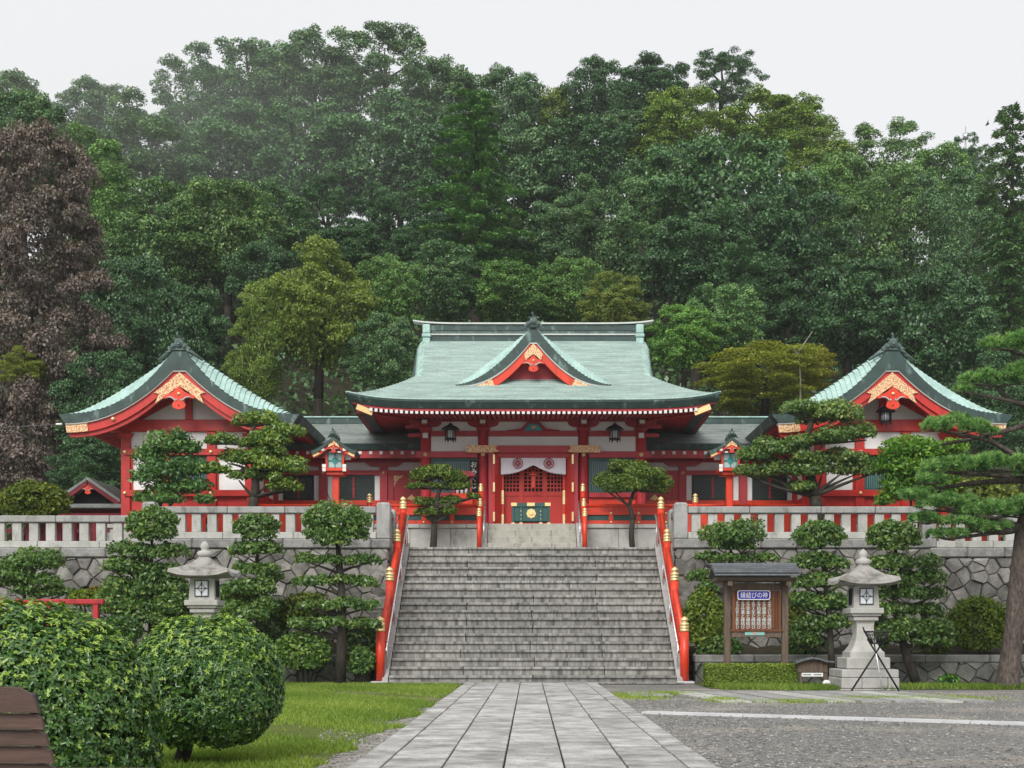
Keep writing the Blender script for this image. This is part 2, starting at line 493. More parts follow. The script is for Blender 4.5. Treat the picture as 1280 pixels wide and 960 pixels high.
# ------------------------------------------------------------------ foliage
def np_mesh(name, V, F, mat, lv=None, smooth=False):
    """A mesh from arrays of vertices and quads (or triangles) with the per-face value lv."""
    me = bpy.data.meshes.new(name)
    k = F.shape[1]
    me.vertices.add(len(V)); me.vertices.foreach_set('co', np.ascontiguousarray(V, np.float32).ravel())
    me.loops.add(F.size); me.loops.foreach_set('vertex_index', np.ascontiguousarray(F, np.int32).ravel())
    me.polygons.add(len(F))
    me.polygons.foreach_set('loop_start', np.arange(0, F.size, k, dtype=np.int32))
    me.polygons.foreach_set('loop_total', np.full(len(F), k, np.int32))
    if smooth: me.polygons.foreach_set('use_smooth', np.ones(len(F), bool))
    me.materials.append(mat)
    me.update(calc_edges=True)
    if lv is not None:
        at_ = me.attributes.new('lv', 'FLOAT', 'FACE')
        at_.data.foreach_set('value', np.ascontiguousarray(lv, np.float32))
    return me


def unit(a):
    return a / np.maximum(np.linalg.norm(a, axis=1, keepdims=True), 1e-9)


def leaves(C, N, L, W, lv, fold=0.25, oval=False, T=None):
    """Leaf quads at C facing N: lengths L, widths W. Returns V, F, lv."""
    n = len(C)
    N = unit(N)
    if T is None: T = rng.normal(size=(n, 3))
    T = unit(T - N * (T * N).sum(1, keepdims=True))
    B = np.cross(N, T)
    L = np.broadcast_to(L, (n,))[:, None]; W = np.broadcast_to(W, (n,))[:, None]
    up = N * (W * fold)
    if not oval:
        V = np.stack([C - T * L / 2, C + B * W / 2 + up, C + T * L / 2, C - B * W / 2 + up], 1).reshape(-1, 3)
        F = np.arange(4 * n).reshape(n, 4)
        return V, F, lv
    V = np.stack([C - T * L / 2, C - T * L * .16 + B * W * .42 + up, C + T * L * .26 + B * W * .45 + up, C + T * L / 2 - N * L * .06,
                  C + T * L * .26 - B * W * .45 + up, C - T * L * .16 - B * W * .42 + up], 1).reshape(-1, 3)
    b = np.arange(n)[:, None] * 6
    F = np.concatenate([b + np.array([0, 1, 2, 3]), b + np.array([0, 3, 4, 5])], 1).reshape(-1, 4)
    return V, F, np.repeat(lv, 2)


def join(parts):
    Vs, Fs, Ls, o = [], [], [], 0
    for V, F, l in parts:
        Vs.append(V); Fs.append(F + o); Ls.append(l); o += len(V)
    return np.concatenate(Vs), np.concatenate(Fs), np.concatenate(Ls)


def sph(n, zmin=-1.0, zpow=1.0):
    z = zmin + (1 - zmin) * rng.random(n) ** zpow
    a = rng.random(n) * 2 * np.pi
    s = np.sqrt(np.maximum(0, 1 - z * z))
    return np.stack([s * np.cos(a), s * np.sin(a), z], 1)


def lobe_leaves(lobes, dens, size, aspect=0.5, zmin=-0.45, jit=0.65, depth=0.28, oval=False, lvbase=0.5, lvspread=0.22, topbias=0.15):
    """Leaves on a set of lobes (x, y, z, rx, ry, rz): dens leaves for each square metre of lobe."""
    out = []
    for lx, ly, lz, rx, ry, rz in lobes:
        area = 4 * math.pi * ((rx * ry) ** 1.6 / 3 + (rx * rz) ** 1.6 / 3 + (ry * rz) ** 1.6 / 3) ** (1 / 1.6) * (1 - zmin) / 2
        n = max(20, int(area * dens))
        d = sph(n, zmin)
        rr = 1 - depth * rng.random(n) ** 1.5 + .06 * rng.normal(size=n)
        # a rumpled surface, so the lobe is no clean ellipsoid
        ph = rng.random(3) * 6.3
        rum = 1 + .10 * np.sin(5 * d[:, 0] + ph[0]) * np.sin(5 * d[:, 1] + ph[1]) + .07 * np.sin(9 * d[:, 2] + ph[2] + 6 * d[:, 0])
        C = np.array([lx, ly, lz]) + d * np.array([rx, ry, rz]) * (rr * rum)[:, None]
        N = d / np.array([rx, ry, rz]) * min(rx, ry, rz) + rng.normal(size=(n, 3)) * jit + np.array([0, 0, topbias])
        s = size * (.7 + .6 * rng.random(n))
        lv = np.clip(lvbase + rng.normal() * .08 + rng.normal(size=n) * lvspread, 0, 1)
        out.append(leaves(C, N, s, s * aspect, lv, oval=oval))
    return out


def limb(mb, a, b, r0, r1, bend=0.12, n=6, seg=6):
    a, b = Vector(a), Vector(b)
    L = (b - a).length
    k = Vector((random.uniform(-1, 1), random.uniform(-1, 1), random.uniform(-.3, .6))) * L * bend
    pts = [a.lerp(b, t) + k * math.sin(math.pi * t) for t in [i / (seg - 1) for i in range(seg)]]
    mb.tube(pts, [r0 + (r1 - r0) * i / (seg - 1) for i in range(seg)], n)
    return pts
# ------------------------------------------------------------------ the ground
X0 = 0.07                       # the axis of the shrine
TER = 3.8                       # height of the terrace above the stairs
PLAT = 4.68                     # height of the stone platform under the buildings


def hill_z(x, y):
    """Height of the wooded hill behind the shrine."""
    t = max(0.0, y - 51.0)
    side = math.exp(-((x + 4) / 75.0) ** 2)
    z = 4.3 + 38.0 * (1 - math.exp(-(t / 42.0) ** 1.35)) * (.55 + .45 * side)
    return z + .5 * math.sin(x * .21 + y * .13) * min(1, t / 8)


gm = surf('forecourt_gravel', (.26, .252, .24), (.10, .097, .092), 24, .85, .25, .8, 50, stain=(.36, .33, .28), sscale=.45, slo=.5, shi=.72, fine=38, detail=5, lo=.4, hi=.62)
g = MB()
xs = [-200, -120, -40, -16, -8, 0, 8, 16, 40, 120, 200]
ys = [-60, -10, 5, 12, 20, 30, 33.7, 60, 120, 170]
g.grid(lambda i, j: (xs[i], ys[j], 0.0), len(xs), len(ys))
tag(g.build('ground', gm, centre=(0, 0, 0)), 'dark grey gravel forecourt in front of the stone stairs', 'ground', kind='structure')

hm = surf('forest_floor', (.035, .032, .02), (.02, .02, .012), .6, .95, .1, 1.0, 3, stain=(.03, .045, .015), sscale=.3)
h = MB()
nx, ny = 50, 34
h.grid(lambda i, j: (-150 + 300 * i / (nx - 1), 50 + 115 * j / (ny - 1), hill_z(-150 + 300 * i / (nx - 1), 50 + 115 * j / (ny - 1)) - (6 if j == 0 else 0)), nx, ny, 0, True)
tag(h.build('hill', hm, centre=(0, 0, 0)), 'steep wooded hill rising behind the shrine', 'hill', kind='structure')

# terrace behind the retaining walls: an earth body with a gravel top
tm = surf('terrace_gravel', (.36, .34, .31), (.26, .25, .23), 20, .9, .2, .6, 60, stain=(.2, .19, .17), sscale=.6)
t = MB()
for x0, x1, y0, y1, z in ((-10.6, X0 - 3.9, 37.0, 41.0, TER), (X0 + 3.9, 11.1, 37.0, 41.0, TER), (-40, -10.6, 37.0, 41, TER - .25), (11.1, 40, 37.0, 41, TER - .25), (X0 - 3.9, X0 + 3.9, 39.0, 41.0, TER)):
    t.box(x0, x1, y0, y1, 0.02, z)
t.box(-40, 40, 41.0, 56, 0.02, TER - .05)
tag(t.build('terrace', tm, centre=(0, 40, 0)), 'raised gravel terrace that carries the shrine buildings', 'terrace', kind='structure')

# lawn on the left of the path
lm = surf('lawn_soil', (.115, .14, .035), (.085, .115, .025), 2.2, .95, .1, .5, 40, stain=(.26, .225, .165), sscale=.42, slo=.56, shi=.74, fine=50)
lawn_edge = [(-1.66, 31.6), (-1.68, 29.5), (-1.66, 26), (-1.72, 22), (-1.7, 19.5), (-1.95, 18.2), (-1.82, 16.5), (-2.05, 14.8), (-1.92, 13.2), (-2.1, 11), (-2.1, 8)]
poly = lawn_edge + [(-20, 8), (-20, 33.6), (-1.72, 33.6)]
lw = MB().add([(x, y, .008) for x, y in poly], [list(range(len(poly)))])
tag(lw.build('lawn', lm, centre=(0, 0, 0)), 'short green lawn between the paved path and the planted wall on the left', 'lawn', kind='structure')
sm_ = surf('side_gravel', (.40, .375, .33), (.20, .185, .155), 14, .9, .2, .9, 80, stain=(.18, .17, .14), sscale=1.2, fine=110)
sg = MB().add([(x, y, .004) for x, y in [(-1.62, 31.6), (-1.62, 8)] + [(x - .35, y) for x, y in lawn_edge[::-1]]], [list(range(len(lawn_edge) + 2))])
tag(sg.build('gravel_margin', sm_, centre=(0, 0, 0)), 'pale gravel margin along the left edge of the paved path', 'gravel margin', kind='structure')


def grass_mass(name, label, pts, h0, mat, wd=.012, lvb=.5, z=0.0):
    n = len(pts)
    a = rng.random(n) * 2 * np.pi
    hh = h0 * (.5 + .9 * rng.random(n))
    lean = rng.normal(size=(n, 2)) * .45 * hh[:, None]
    wv = np.stack([np.cos(a), np.sin(a)], 1) * wd * (.6 + .8 * rng.random(n))[:, None]
    V = np.zeros((n, 3, 3))
    V[:, 0, :2] = pts - wv; V[:, 1, :2] = pts + wv; V[:, 2, :2] = pts + lean
    V[:, :2, 2] = z; V[:, 2, 2] = z + hh
    lv = np.clip(lvb + rng.normal(size=n) * .2 + .22 * np.sin(pts[:, 0] * 1.7 + pts[:, 1] * .6) * np.sin(pts[:, 1] * .9), 0, 1)
    me = np_mesh(name, V.reshape(-1, 3), np.arange(3 * n).reshape(n, 3), mat, lv)
    return tag(new_obj(name, me, (0, 0, 0)), label, 'grass', kind='stuff')


def in_lawn(p):
    xe = np.interp(p[:, 1], [y for _, y in lawn_edge[::-1]], [x for x, _ in lawn_edge[::-1]])
    wob = .22 * np.sin(p[:, 1] * 2.3) + .14 * np.sin(p[:, 1] * 5.1 + 1)
    return p[:, 0] < xe + wob


def patchy(p, thr):
    f = np.sin(p[:, 0] * .9 + 1.3 * np.sin(p[:, 1] * .5)) + np.sin(p[:, 1] * .62 + p[:, 0] * .4 + 2) + .6 * np.sin(p[:, 0] * 2.7 + p[:, 1] * 1.9) + .5 * rng.normal(size=len(p))
    return f > thr


n = 230000
yy = 10.5 + 23.0 * rng.random(n) ** 1.25
p = np.stack([-1.5 - 9.5 * rng.random(n) ** 1.1, yy], 1)
p = p[in_lawn(p) & patchy(p, -1.35)]
grass_mass('lawn_grass', 'short yellowish green grass growing over the left lawn', p, .05, M['lf_grass'], .011, .55, .006)

# grass strip and moss patches on the right
n = 26000
p = np.stack([4.3 + 11.5 * rng.random(n), 29.0 + 2.2 * rng.random(n)], 1)
p = p[(p[:, 1] > 29.35 + .35 * np.sin(p[:, 0] * .8) + .2 * np.sin(p[:, 0] * 2.9)) & (p[:, 1] < 31.1 - .08 * (p[:, 0] - 4.3))]
gs = surf('strip_soil', (.10, .13, .03), (.07, .085, .03), 2.5, .95, .1, .5, 40, stain=(.15, .12, .085), sscale=.8, fine=50)
st_poly = [(4.1, 29.9), (6, 29.6), (9, 29.35), (12, 29.3), (16, 29.2), (24, 29.0), (24, 33.7), (4.1, 33.7)]
tag(MB().add([(x, y, .008) for x, y in st_poly], [list(range(8))]).build('verge', gs, centre=(0, 0, 0)), 'strip of soil and grass below the right retaining wall', 'verge', kind='structure')
grass_mass('verge_grass', 'bright green grass strip below the notice board and stone lantern', p, .11, M['lf_grass'], .014, .35, .006)
n = 9000
cl = [(2.05, 26.2, .7, 1.5), (2.9, 27.3, .6, .7), (4.9, 24.0, .9, .5), (7.6, 25.4, 1.2, 1.2), (6.5, 25.2, .7, .6), (3.6, 24.6, .3, .9)]
pts = []
for cx, cy, sx, sy in cl:
    q = rng.normal(size=(1800, 2)) * .42
    pts.append(q * np.array([sx * 1.15, sy * 1.1]) + np.array([cx, cy]))
grass_mass('moss', 'low yellow green moss patches around the side paving stones', np.concatenate(pts), .045, M['lf_grass'], .012, .75, .002)

# loose pebbles over the gravel court
n = 30000
px = np.stack([1.7 + 11 * rng.random(n) ** 1.2, 10.5 + 17.5 * rng.random(n) ** 1.2], 1)
px[:5000] = np.stack([-1.64 - .9 * rng.random(5000), 10.5 + 12 * rng.random(5000)], 1)
s = .007 + .016 * rng.random(n) ** 2
base = np.array([[1, 0, .2], [0, 1, .15], [-1, 0, .2], [0, -1, .15], [0, 0, .8]], float)
V = px.repeat(5, 0)
V = np.concatenate([V, np.zeros((len(V), 1))], 1) + np.tile(base, (n, 1)) * s.repeat(5)[:, None] * (0.7 + .6 * rng.random((5 * n, 1)))
b5 = np.arange(n)[:, None] * 5
Fq = np.concatenate([b5 + np.array(k) for k in ([0, 1, 4], [1, 2, 4], [2, 3, 4], [3, 0, 4])], 1).reshape(-1, 3)
pm = surf('pebble_stone', (.34, .33, .31), (.10, .098, .094), 9, .8, .3, var=0, lo=.44, hi=.56)
tag(new_obj('gravel', np_mesh('gravel', V, Fq, pm), (0, 0, .001)), 'loose pale pebbles scattered over the dark gravel court', 'gravel', kind='stuff')

# ------------------------------------------------------------------ paved path: every slab is a piece
path = tag(thing('stone_path', 'straight path of pale granite slabs leading to the stairs', 'path', (X0 - .05, 20, 0)), kind='structure')
cols = [-1.60, -1.31, -.77, -.23, .31, .86, 1.39, 1.66]
bed = MB().box(-1.62, 1.68, 7.5, 32.55, .0045, .02)
bed.build('path_bed', M['mortar'], path)
random.seed(3)
for c in range(7):
    y = 32.5
    step = 1.0 if c not in (0, 6) else 1.6
    y -= random.uniform(0, .9)
    ends = [32.5, y]
    while y > 7.6:
        y -= step * random.uniform(.85, 1.15)
        ends.append(max(y, 7.5))
    for a, b_ in zip(ends[:-1], ends[1:]):
        if a - b_ < .08: continue
        zt = .05 + random.uniform(-.004, .004)
        MB().box(cols[c] + .009, cols[c + 1] - .009, b_ + .007, a - .007, .015, zt, 0, .006).build('slab', M['path_stone'], path)

# white stone edging across the gravel, and the half-buried side slabs
kerb = tag(thing('edging', 'long white granite edging strip crossing the gravel on the right', 'edging', (8, 19, 0)), kind='structure')
ka, kb = Vector((1.78, 20.45, 0)), Vector((11.0, 15.5, 0))
kd = (kb - ka).normalized(); kn = Vector((-kd.y, kd.x, 0))
pos, L = 0.0, (kb - ka).length
while pos < L:
    l = random.uniform(1.3, 1.9)
    a, b_ = ka + kd * (pos + .006), ka + kd * min(L, pos + l - .006)
    v = [(q + kn * s_ * .14) for q in (a, b_) for s_ in (-1, 1)]
    m_ = MB().add([(x.x, x.y, z) for z in (-.05, .035) for x in v], [(4, 5, 7, 6), (0, 1, 5, 4), (1, 3, 7, 5), (3, 2, 6, 7), (2, 0, 4, 6)])
    m_.build('kerb_stone', M['white_kerb'], kerb)
    pos += l
side = tag(thing('side_paving', 'flat grey paving slabs half buried in gravel beside the stairs', 'paving', (5.0, 27, 0)), kind='structure')
for k in range(8):
    x = 2.9 + k * .63
    l = .54
    v = [(x, 27.9), (x + l, 27.9), (x + l + .55, 23.6 + .3 * random.random()), (x + .55, 23.6 + .3 * random.random())]
    MB().prism(v, -.03, .03 + .008 * random.random(), axis='z').build('slab', M['granite_pale' if k % 3 == 0 else 'granite'], side)
MB().prism([(2.0, 26.0), (2.8, 25.9), (2.85, 27.6), (2.0, 27.8)], -.03, .03, axis='z').build('slab', M['granite'], side)
# ------------------------------------------------------------------ the great stairway
NS, Y0S, Y1S = 18, 33.0, 39.0
RISE, RUN = TER / NS, (Y1S - Y0S) / NS
st = tag(thing('stone_stairway', 'broad weathered granite stairway rising to the shrine terrace', 'stairway', (X0, 33, 0)))
random.seed(5)
SW = 3.6
MB().box(X0 - SW - .16, X0 + SW + .16, Y0S - .42, Y0S + .3, .01, .055, 0, .01).build('base_slab', M['step_stone'], st)
for i in range(NS):
    z0, z1 = i * RISE, (i + 1) * RISE
    y0 = Y0S + i * RUN
    fr = [0, .5, 1] if i % 2 == (NS - 1) % 2 - 1 or i % 2 == 0 else [0, .25, .75, 1]
    fr = [f if f in (0, 1) else f + random.uniform(-.008, .008) for f in fr]
    for a, b_ in zip(fr[:-1], fr[1:]):
        xa, xb = X0 - SW + a * 2 * SW, X0 - SW + b_ * 2 * SW
        e = random.uniform(-.006, .006)
        m_ = MB()
        m_.box(xa + .010, xb - .010, y0 + .02 + e, y0 + .6, z0 + .004, z1 - .07, 0)
        m_.box(xa + .010, xb - .010, y0 - .034 + e, y0 + .6, z1 - .07, z1 + e * .4, 0, .014)
        m_.build('step_block', M['step_stone'], st)
MB().prism([(Y0S + .1, 0), (Y1S + .2, TER - .25), (Y1S + .2, 0)], X0 - SW + .02, X0 + SW - .02, axis='x').build('stair_core', M['mortar'], st)
for s in (-1, 1):      # sloping side stones
    xa, xb = sorted((X0 + s * (SW + .008), X0 + s * (SW + .185)))
    n = 5
    for k in range(n):
        ta, tb = k / n + .002, (k + 1) / n - .002
        def zy(t): return (Y0S - .05 + t * (Y1S - Y0S + .05), .10 + t * TER)
        (ya, za), (yb, zb) = zy(ta), zy(tb)
        MB().prism([(ya, max(0, za - .75)), (ya, za + .05), (yb, zb + .05), (yb, zb - .75)], xa, xb, axis='x').build('side_stone', M['stringer'], st)

# upper short stair to the platform
us = tag(thing('upper_steps', 'short flight of cleaner grey steps before the shrine door', 'steps', (X0, 40.3, TER)))
UW = 1.36
for i in range(4):
    z0, z1 = TER + i * .22, TER + (i + 1) * .22
    y0 = 40.02 + i * .3
    for a, b_ in ((0, .5), (.5, 1)) if i % 2 else ((0, .31), (.31, .72), (.72, 1)):
        MB().box(X0 - UW + a * 2 * UW + .004, X0 - UW + b_ * 2 * UW - .004, y0, y0 + .42 + (.3 if i == 3 else 0), z0 + .004, z1 + (.003 if i == 3 else 0), 0, .01).build('step_block', M['step_clean'], us)
for s in (-1, 1):
    xa, xb = sorted((X0 + s * (UW + .01), X0 + s * (UW + .2)))
    MB().prism([(39.92, TER), (39.92, TER + .12), (40.95, PLAT + .03), (40.98, PLAT + .03), (40.98, TER)], xa, xb, axis='x').build('side_stone', M['stringer'], us)


# ------------------------------------------------------------------ red stair railings with brass caps
def cap_prof(r):
    return [(r * 1.03, 0), (r * 1.03, .05), (r * .93, .055), (r * .93, .075), (r * 1.03, .08), (r * 1.03, .12), (r * .93, .125), (r * .93, .145), (r * 1.03, .15), (r * 1.03, .20),
            (r * .8, .22), (r * .55, .225), (r * .55, .245), (r * .85, .27), (r * .9, .30), (r * .65, .335), (r * .2, .365), (.001, .385)]


def post(parent, x, y, z0, z1, r, mat=None, k=1.0, foot=False):
    p = MB().lathe([(r, 0), (r, z1 - z0 + .02)], (x, y, z0), 14).build('post', mat or M['vermilion'], parent)
    MB().lathe([(a, b * k) for a, b in cap_prof(r * 1.04)], (x, y, z1), 14).build('cap', M['brass'], p)
    return p


for s, nm, where in ((-1, 'left', 'lawn'), (1, 'right', 'notice board')):
    hr = tag(thing('stair_railing', 'vermilion stair railing with brass capped posts on the %s side' % nm, 'railing', (X0 + s * 3.81, 33, 0), 'red railings of the great stairway'))
    x = X0 + s * 3.81
    ts = [.004, .375, .70, 1.0]
    yz = [(Y0S + .03 + t * 6.0, .0 + t * TER) for t in ts]
    MB().box(x - .22, x + .22, Y0S - .25, Y0S + .28, .005, .07, 0, .02).build('foot_stone', M['white_kerb'], hr)
    for i, (y, z) in enumerate(yz):
        post(hr, x, y, z + (.07 if i == 0 else .02), z + 1.30 - .05 * i, .112 - .005 * i)
    (ya, za), (yb, zb) = yz[0], yz[-1]
    for h, r, nm2 in ((1.02, .078, 'top_rail'), (.62, .055, 'lower_rail')):
        MB().tube([(x, ya, za + h), (x, yb, zb + h)], r, 12).build(nm2, M['vermilion'], hr)
    MB().beam((x, ya, za + .30), (x, yb, zb + .30), .09, .12).build('bottom_rail', M['vermilion'], hr)
    for i in range(9):
        t = (i + .5) / 9
        MB().beam((x, ya + t * (yb - ya), za + t * TER + .30), (x, ya + t * (yb - ya), za + t * TER + 1.0), .07, .07, up=(0, 1, 0)).build('strut', M['vermilion'], hr)
    pr = tag(thing('steel_handrail', 'thin steel tube handrail along the %s edge of the great stairs' % nm, 'handrail', (X0 + s * 3.6, 33, 0), 'steel tube handrails on the great stairway'))
    xx = X0 + s * (SW + .06)
    MB().tube([(xx, Y0S + .1, .78), (xx, Y0S + .05, .84), (xx, Y1S + .1, TER + .98), (xx, Y1S + .25, TER + .99)], .024, 8).build('tube', M['steel'], pr)
    for t in (.05, .35, .65, .97):
        MB().tube([(xx, Y0S + t * 6, .12 + t * TER), (xx, Y0S + t * 6, .86 + t * TER + .02)], .017, 6).build('support', M['steel'], pr)
    # the short railing of the upper stair
    ur = tag(thing('step_railing', 'short red railing with brass fittings on the %s of the upper steps' % nm, 'railing', (X0 + s * 1.58, 40, TER), 'red railings of the upper steps'))
    x = X0 + s * 1.59
    pts = [(39.75, TER, 1.0), (40.45, TER + .42, .95), (41.12, PLAT, 1.02)]
    for i, (y, z, h) in enumerate(pts):
        post(ur, x, y, z, z + h, .072, k=.7)
    MB().tube([(x, 39.75, TER + .86), (x, 41.12, PLAT + .84)], .055, 10).build('top_rail', M['vermilion'], ur)
    MB().beam((x, 39.75, TER + .45), (x, 41.12, PLAT + .43), .06, .12).build('lower_rail', M['vermilion'], ur)
    MB().beam((x, 39.75, TER + .18), (x, 41.12, PLAT + .16), .06, .1).build('bottom_rail', M['vermilion'], ur)
    for y, z in ((40.1, TER + 1.0), (40.78, PLAT + .6)):
        MB().lathe([(.06, 0), (.06, .11)], (x, y, z - .12), 10).build('fitting', M['brass'], ur)
    MB().tube([(x - s * .14, 39.8, TER + .2), (x - s * .14, 39.8, TER + .75), (x - s * .14, 41.0, PLAT + .72), (x - s * .14, 41.0, PLAT)], .02, 6).build('steel_tube', M['steel'], ur)


# ------------------------------------------------------------------ retaining walls of fitted stones
def clip(poly, nx_, ny_, d):
    out = []
    for i in range(len(poly)):
        a, b_ = poly[i], poly[(i + 1) % len(poly)]
        da, db = a[0] * nx_ + a[1] * ny_ - d, b_[0] * nx_ + b_[1] * ny_ - d
        if da <= 0: out.append(a)
        if da * db < 0:
            t = da / (da - db)
            out.append((a[0] + (b_[0] - a[0]) * t, a[1] + (b_[1] - a[1]) * t))
    return out


def stone_face(parent, O, U, Nn, width, height, pitch, mat, seed, name='stone', skip=None):
    """Fitted stones covering a rectangle: O its lower corner, U the direction along it, Nn outward."""
    rn = random.Random(seed)
    O, U, Nn = Vector(O), Vector(U), Vector(Nn)
    pts = []
    m_ = int((width + height) / pitch) + 4
    for i in range(-m_, m_):
        for j in range(-m_, m_):
            u = (i + j) * pitch * .60 + rn.uniform(-.27, .27) * pitch
            v = (i - j) * pitch * .50 + rn.uniform(-.24, .24) * pitch
            if -pitch < u < width + pitch and -pitch < v < height + pitch: pts.append((u, v))
    for u, v in pts:
        poly = [(0, 0), (width, 0), (width, height), (0, height)]
        for a, b_ in pts:
            du, dv = a - u, b_ - v
            l2 = du * du + dv * dv
            if 0 < l2 < (3 * pitch) ** 2:
                l = math.sqrt(l2)
                poly = clip(poly, du / l, dv / l, ((a + u) / 2 * du + (b_ + v) / 2 * dv) / l - .004)
                if len(poly) < 3: break
        if len(poly) < 3: continue
        cu, cv = sum(p_[0] for p_ in poly) / len(poly), sum(p_[1] for p_ in poly) / len(poly)
        rad = sum(math.hypot(p_[0] - cu, p_[1] - cv) for p_ in poly) / len(poly)
        if rad < .06: continue
        if skip and skip(cu, cv): continue
        d1 = rn.uniform(.06, .15)
        n = len(poly)
        tilt = (rn.uniform(-.12, .12), rn.uniform(-.12, .12))
        def W(p_, k, d): 
            a, b_ = cu + (p_[0] - cu) * k, cv + (p_[1] - cv) * k
            return O + U * a + Vector((0, 0, 1)) * b_ + Nn * (d + (tilt[0] * (a - cu) + tilt[1] * (b_ - cv) if d > .02 else 0))
        vs = [W(p_, 1, -.06) for p_ in poly] + [W(p_, 1.0, d1 * .55) for p_ in poly] + [W(p_, .88 + rn.uniform(-.06, .04), d1 + rn.uniform(-.01, .015)) for p_ in poly] + [W((cu, cv), 1, d1 * 1.15 + rn.uniform(-.02, .02))]
        fs = []
        for k in range(n):
            q = (k + 1) % n
            fs += [(k, q, n + q, n + k), (n + k, n + q, 2 * n + q, 2 * n + k), (2 * n + k, 2 * n + q, 3 * n)]
        MB().add(vs, fs).build(name, mat, parent)


def block_row(parent, name, mat, x0, x1, y0, y1, z0, z1, L, rn, rough=0.0, bevel=.02):
    x = x0
    while x < x1 - .05:
        l = min(L * rn.uniform(.85, 1.2), x1 - x)
        if x1 - x - l < .4: l = x1 - x
        dy = rn.uniform(-rough, rough)
        MB().box(x + .006, x + l - .006, y0 + dy, y1, z0, z1, 0, bevel).build(name, mat, parent)
        x += l


YW = 36.6
for s, nm in ((-1, 'left'), (1, 'right')):
    rn = random.Random(11 + s)
    xin = X0 + s * 4.0
    xbr = -10.54 if s < 0 else 11.07
    xout = s * 16.8
    w_ = tag(thing('retaining_wall', 'tall retaining wall of fitted grey stones %s of the great stairs' % nm, 'stone wall', (s * 10, YW, 0), 'stone retaining walls of the terrace'))
    for xa, xb, top in ((xin, xbr, 3.62), (xbr, xout, 3.37)):
        a, b_ = min(xa, xb), max(xa, xb)
        MB().box(a, b_, YW + .03, YW + .9, 0.0, top).build('backing', M['mortar'], w_)
        # stones hidden behind the planting bed are not built
        stone_face(w_, (a, YW, .62), (1, 0, 0), (0, -1, 0), b_ - a, top - .64, .50, M['wall_stone'], 21 + int(a * 3))
        block_row(w_, 'coping_stone', M['coping'], a - (.08 if s > 0 and xa == xin else 0), b_ + (.08 if s < 0 and xa == xin else 0), YW - .13, YW + .9, top + .004, top + .27, 1.15, rn, .025, .035)
    # the end wall along the stairs, built of squared blocks
    z = .0
    while z < 3.5:
        hh = min(rn.uniform(.42, .58), 3.6 - z)
        y = 33.4 + .0
        y = YW - .05
        for k in range(2):
            xa = xin - s * .03
            l = rn.uniform(.45, .75) if k == 0 else .6
            if k == 0:
                MB().box(min(xa, xa + s * l), max(xa, xa + s * l), YW - .11 + rn.uniform(-.02, .02), YW + .8, z + .01, z + hh - .01, 0, .05).build('corner_stone', M['wall_stone'], w_)
        z += hh
    MB().box(min(xin - s * .02, xin + s * .9), max(xin - s * .02, xin + s * .9), YW + .85, 39.3, .0, 3.6).build('stair_side_backing', M['mortar'], w_)
    stone_face(w_, (xin - s * .02, YW + .85, .3), (0, 1, 0), (-s, 0, 0), 2.3, 3.3, .6, M['wall_stone'], 41 + s)
    block_row2 = MB().box(min(xin - s * .06, xin + s * .8), max(xin - s * .06, xin + s * .8), YW + .92, 39.2, 3.624, 3.89, 0, .035)
    block_row2.build('coping_stone', M['coping'], w_)

    # balustrade
    bl = tag(thing('stone_balustrade', 'pale granite balustrade on top of the %s retaining wall' % nm, 'balustrade', (s * 8, YW, 3.9), 'granite balustrades along the terrace'))
    px = X0 + s * 4.12
    def bal_post(x, y, z0, z1, w=.38):
        m_ = MB().box(x - w / 2, x + w / 2, y - w / 2, y + w / 2, z0, z1 - .05, 0, .02)
        m_.lathe([(w * .69, 0), (w * .66, .035), (w * .5, .07), (w * .2, .085), (.001, .09)], (x, y, z1 - .05), 4, 0, False, math.pi / 4)
        m_.build('end_post', M['granite'], bl)
    bal_post(px, YW + .12, 3.90, 4.88)
    bal_post(xbr, YW + .12, 3.66, 4.90)
    for xa, xb, dz in ((px + s * .2, xbr - s * .2, 0), (xbr + s * .2, xout, -.25)):
        a, b_ = min(xa, xb), max(xa, xb)
        yc = YW + .12
        block_row(bl, 'base_stone', M['granite_pale'], a, b_, yc - .15, yc + .15, 3.90 + dz, 4.08 + dz, 1.7, rn, 0, .012)
        block_row(bl, 'rail_stone', M['granite'], a, b_, yc - .15, yc + .15, 4.604 + dz, 4.79 + dz, 1.75, rn, 0, .02)
        n = int((b_ - a) / .434)
        for k in range(n):
            x = a + (b_ - a) * (k + .5) / n
            MB().box(x - .128, x + .128, yc - .085, yc + .085, 4.084 + dz, 4.60 + dz, 0, .012).build('baluster', M['granite_pale'], bl)
    # the return along the head of the stairs
    xr = X0 + s * 4.16
    MB().box(xr - .13, xr + .13, YW + .33, 38.3, 3.90, 4.06, 0, .012).build('base_stone', M['granite_pale'], bl)
    MB().box(xr - .14, xr + .14, YW + .33, 38.3, 4.60, 4.78, 0, .02).build('rail_stone', M['granite'], bl)
    for k in range(3):
        y = YW + .55 + k * .45
        MB().box(xr - .085, xr + .085, y - .12, y + .12, 4.064, 4.596, 0, .012).build('baluster', M['granite_pale'], bl)
    bal_post(xr, 38.5, 3.90, 4.86)

    # low wall of the planting bed, its coping and the soil behind
    lw_ = tag(thing('planter_wall', 'low mossy stone wall edging the planting bed %s of the stairs' % nm, 'low wall', (s * 10, 33.8, 0), 'low stone walls of the planting beds'))
    a, b_ = min(xin + s * .15, xout), max(xin + s * .15, xout)
    MB().box(a, b_, 33.84, 34.2, 0, .5).build('backing', M['mortar'], lw_)
    stone_face(lw_, (a, 33.8, .0), (1, 0, 0), (0, -1, 0), b_ - a, .52, .5, M['wall_stone_dark'], 61 + s)
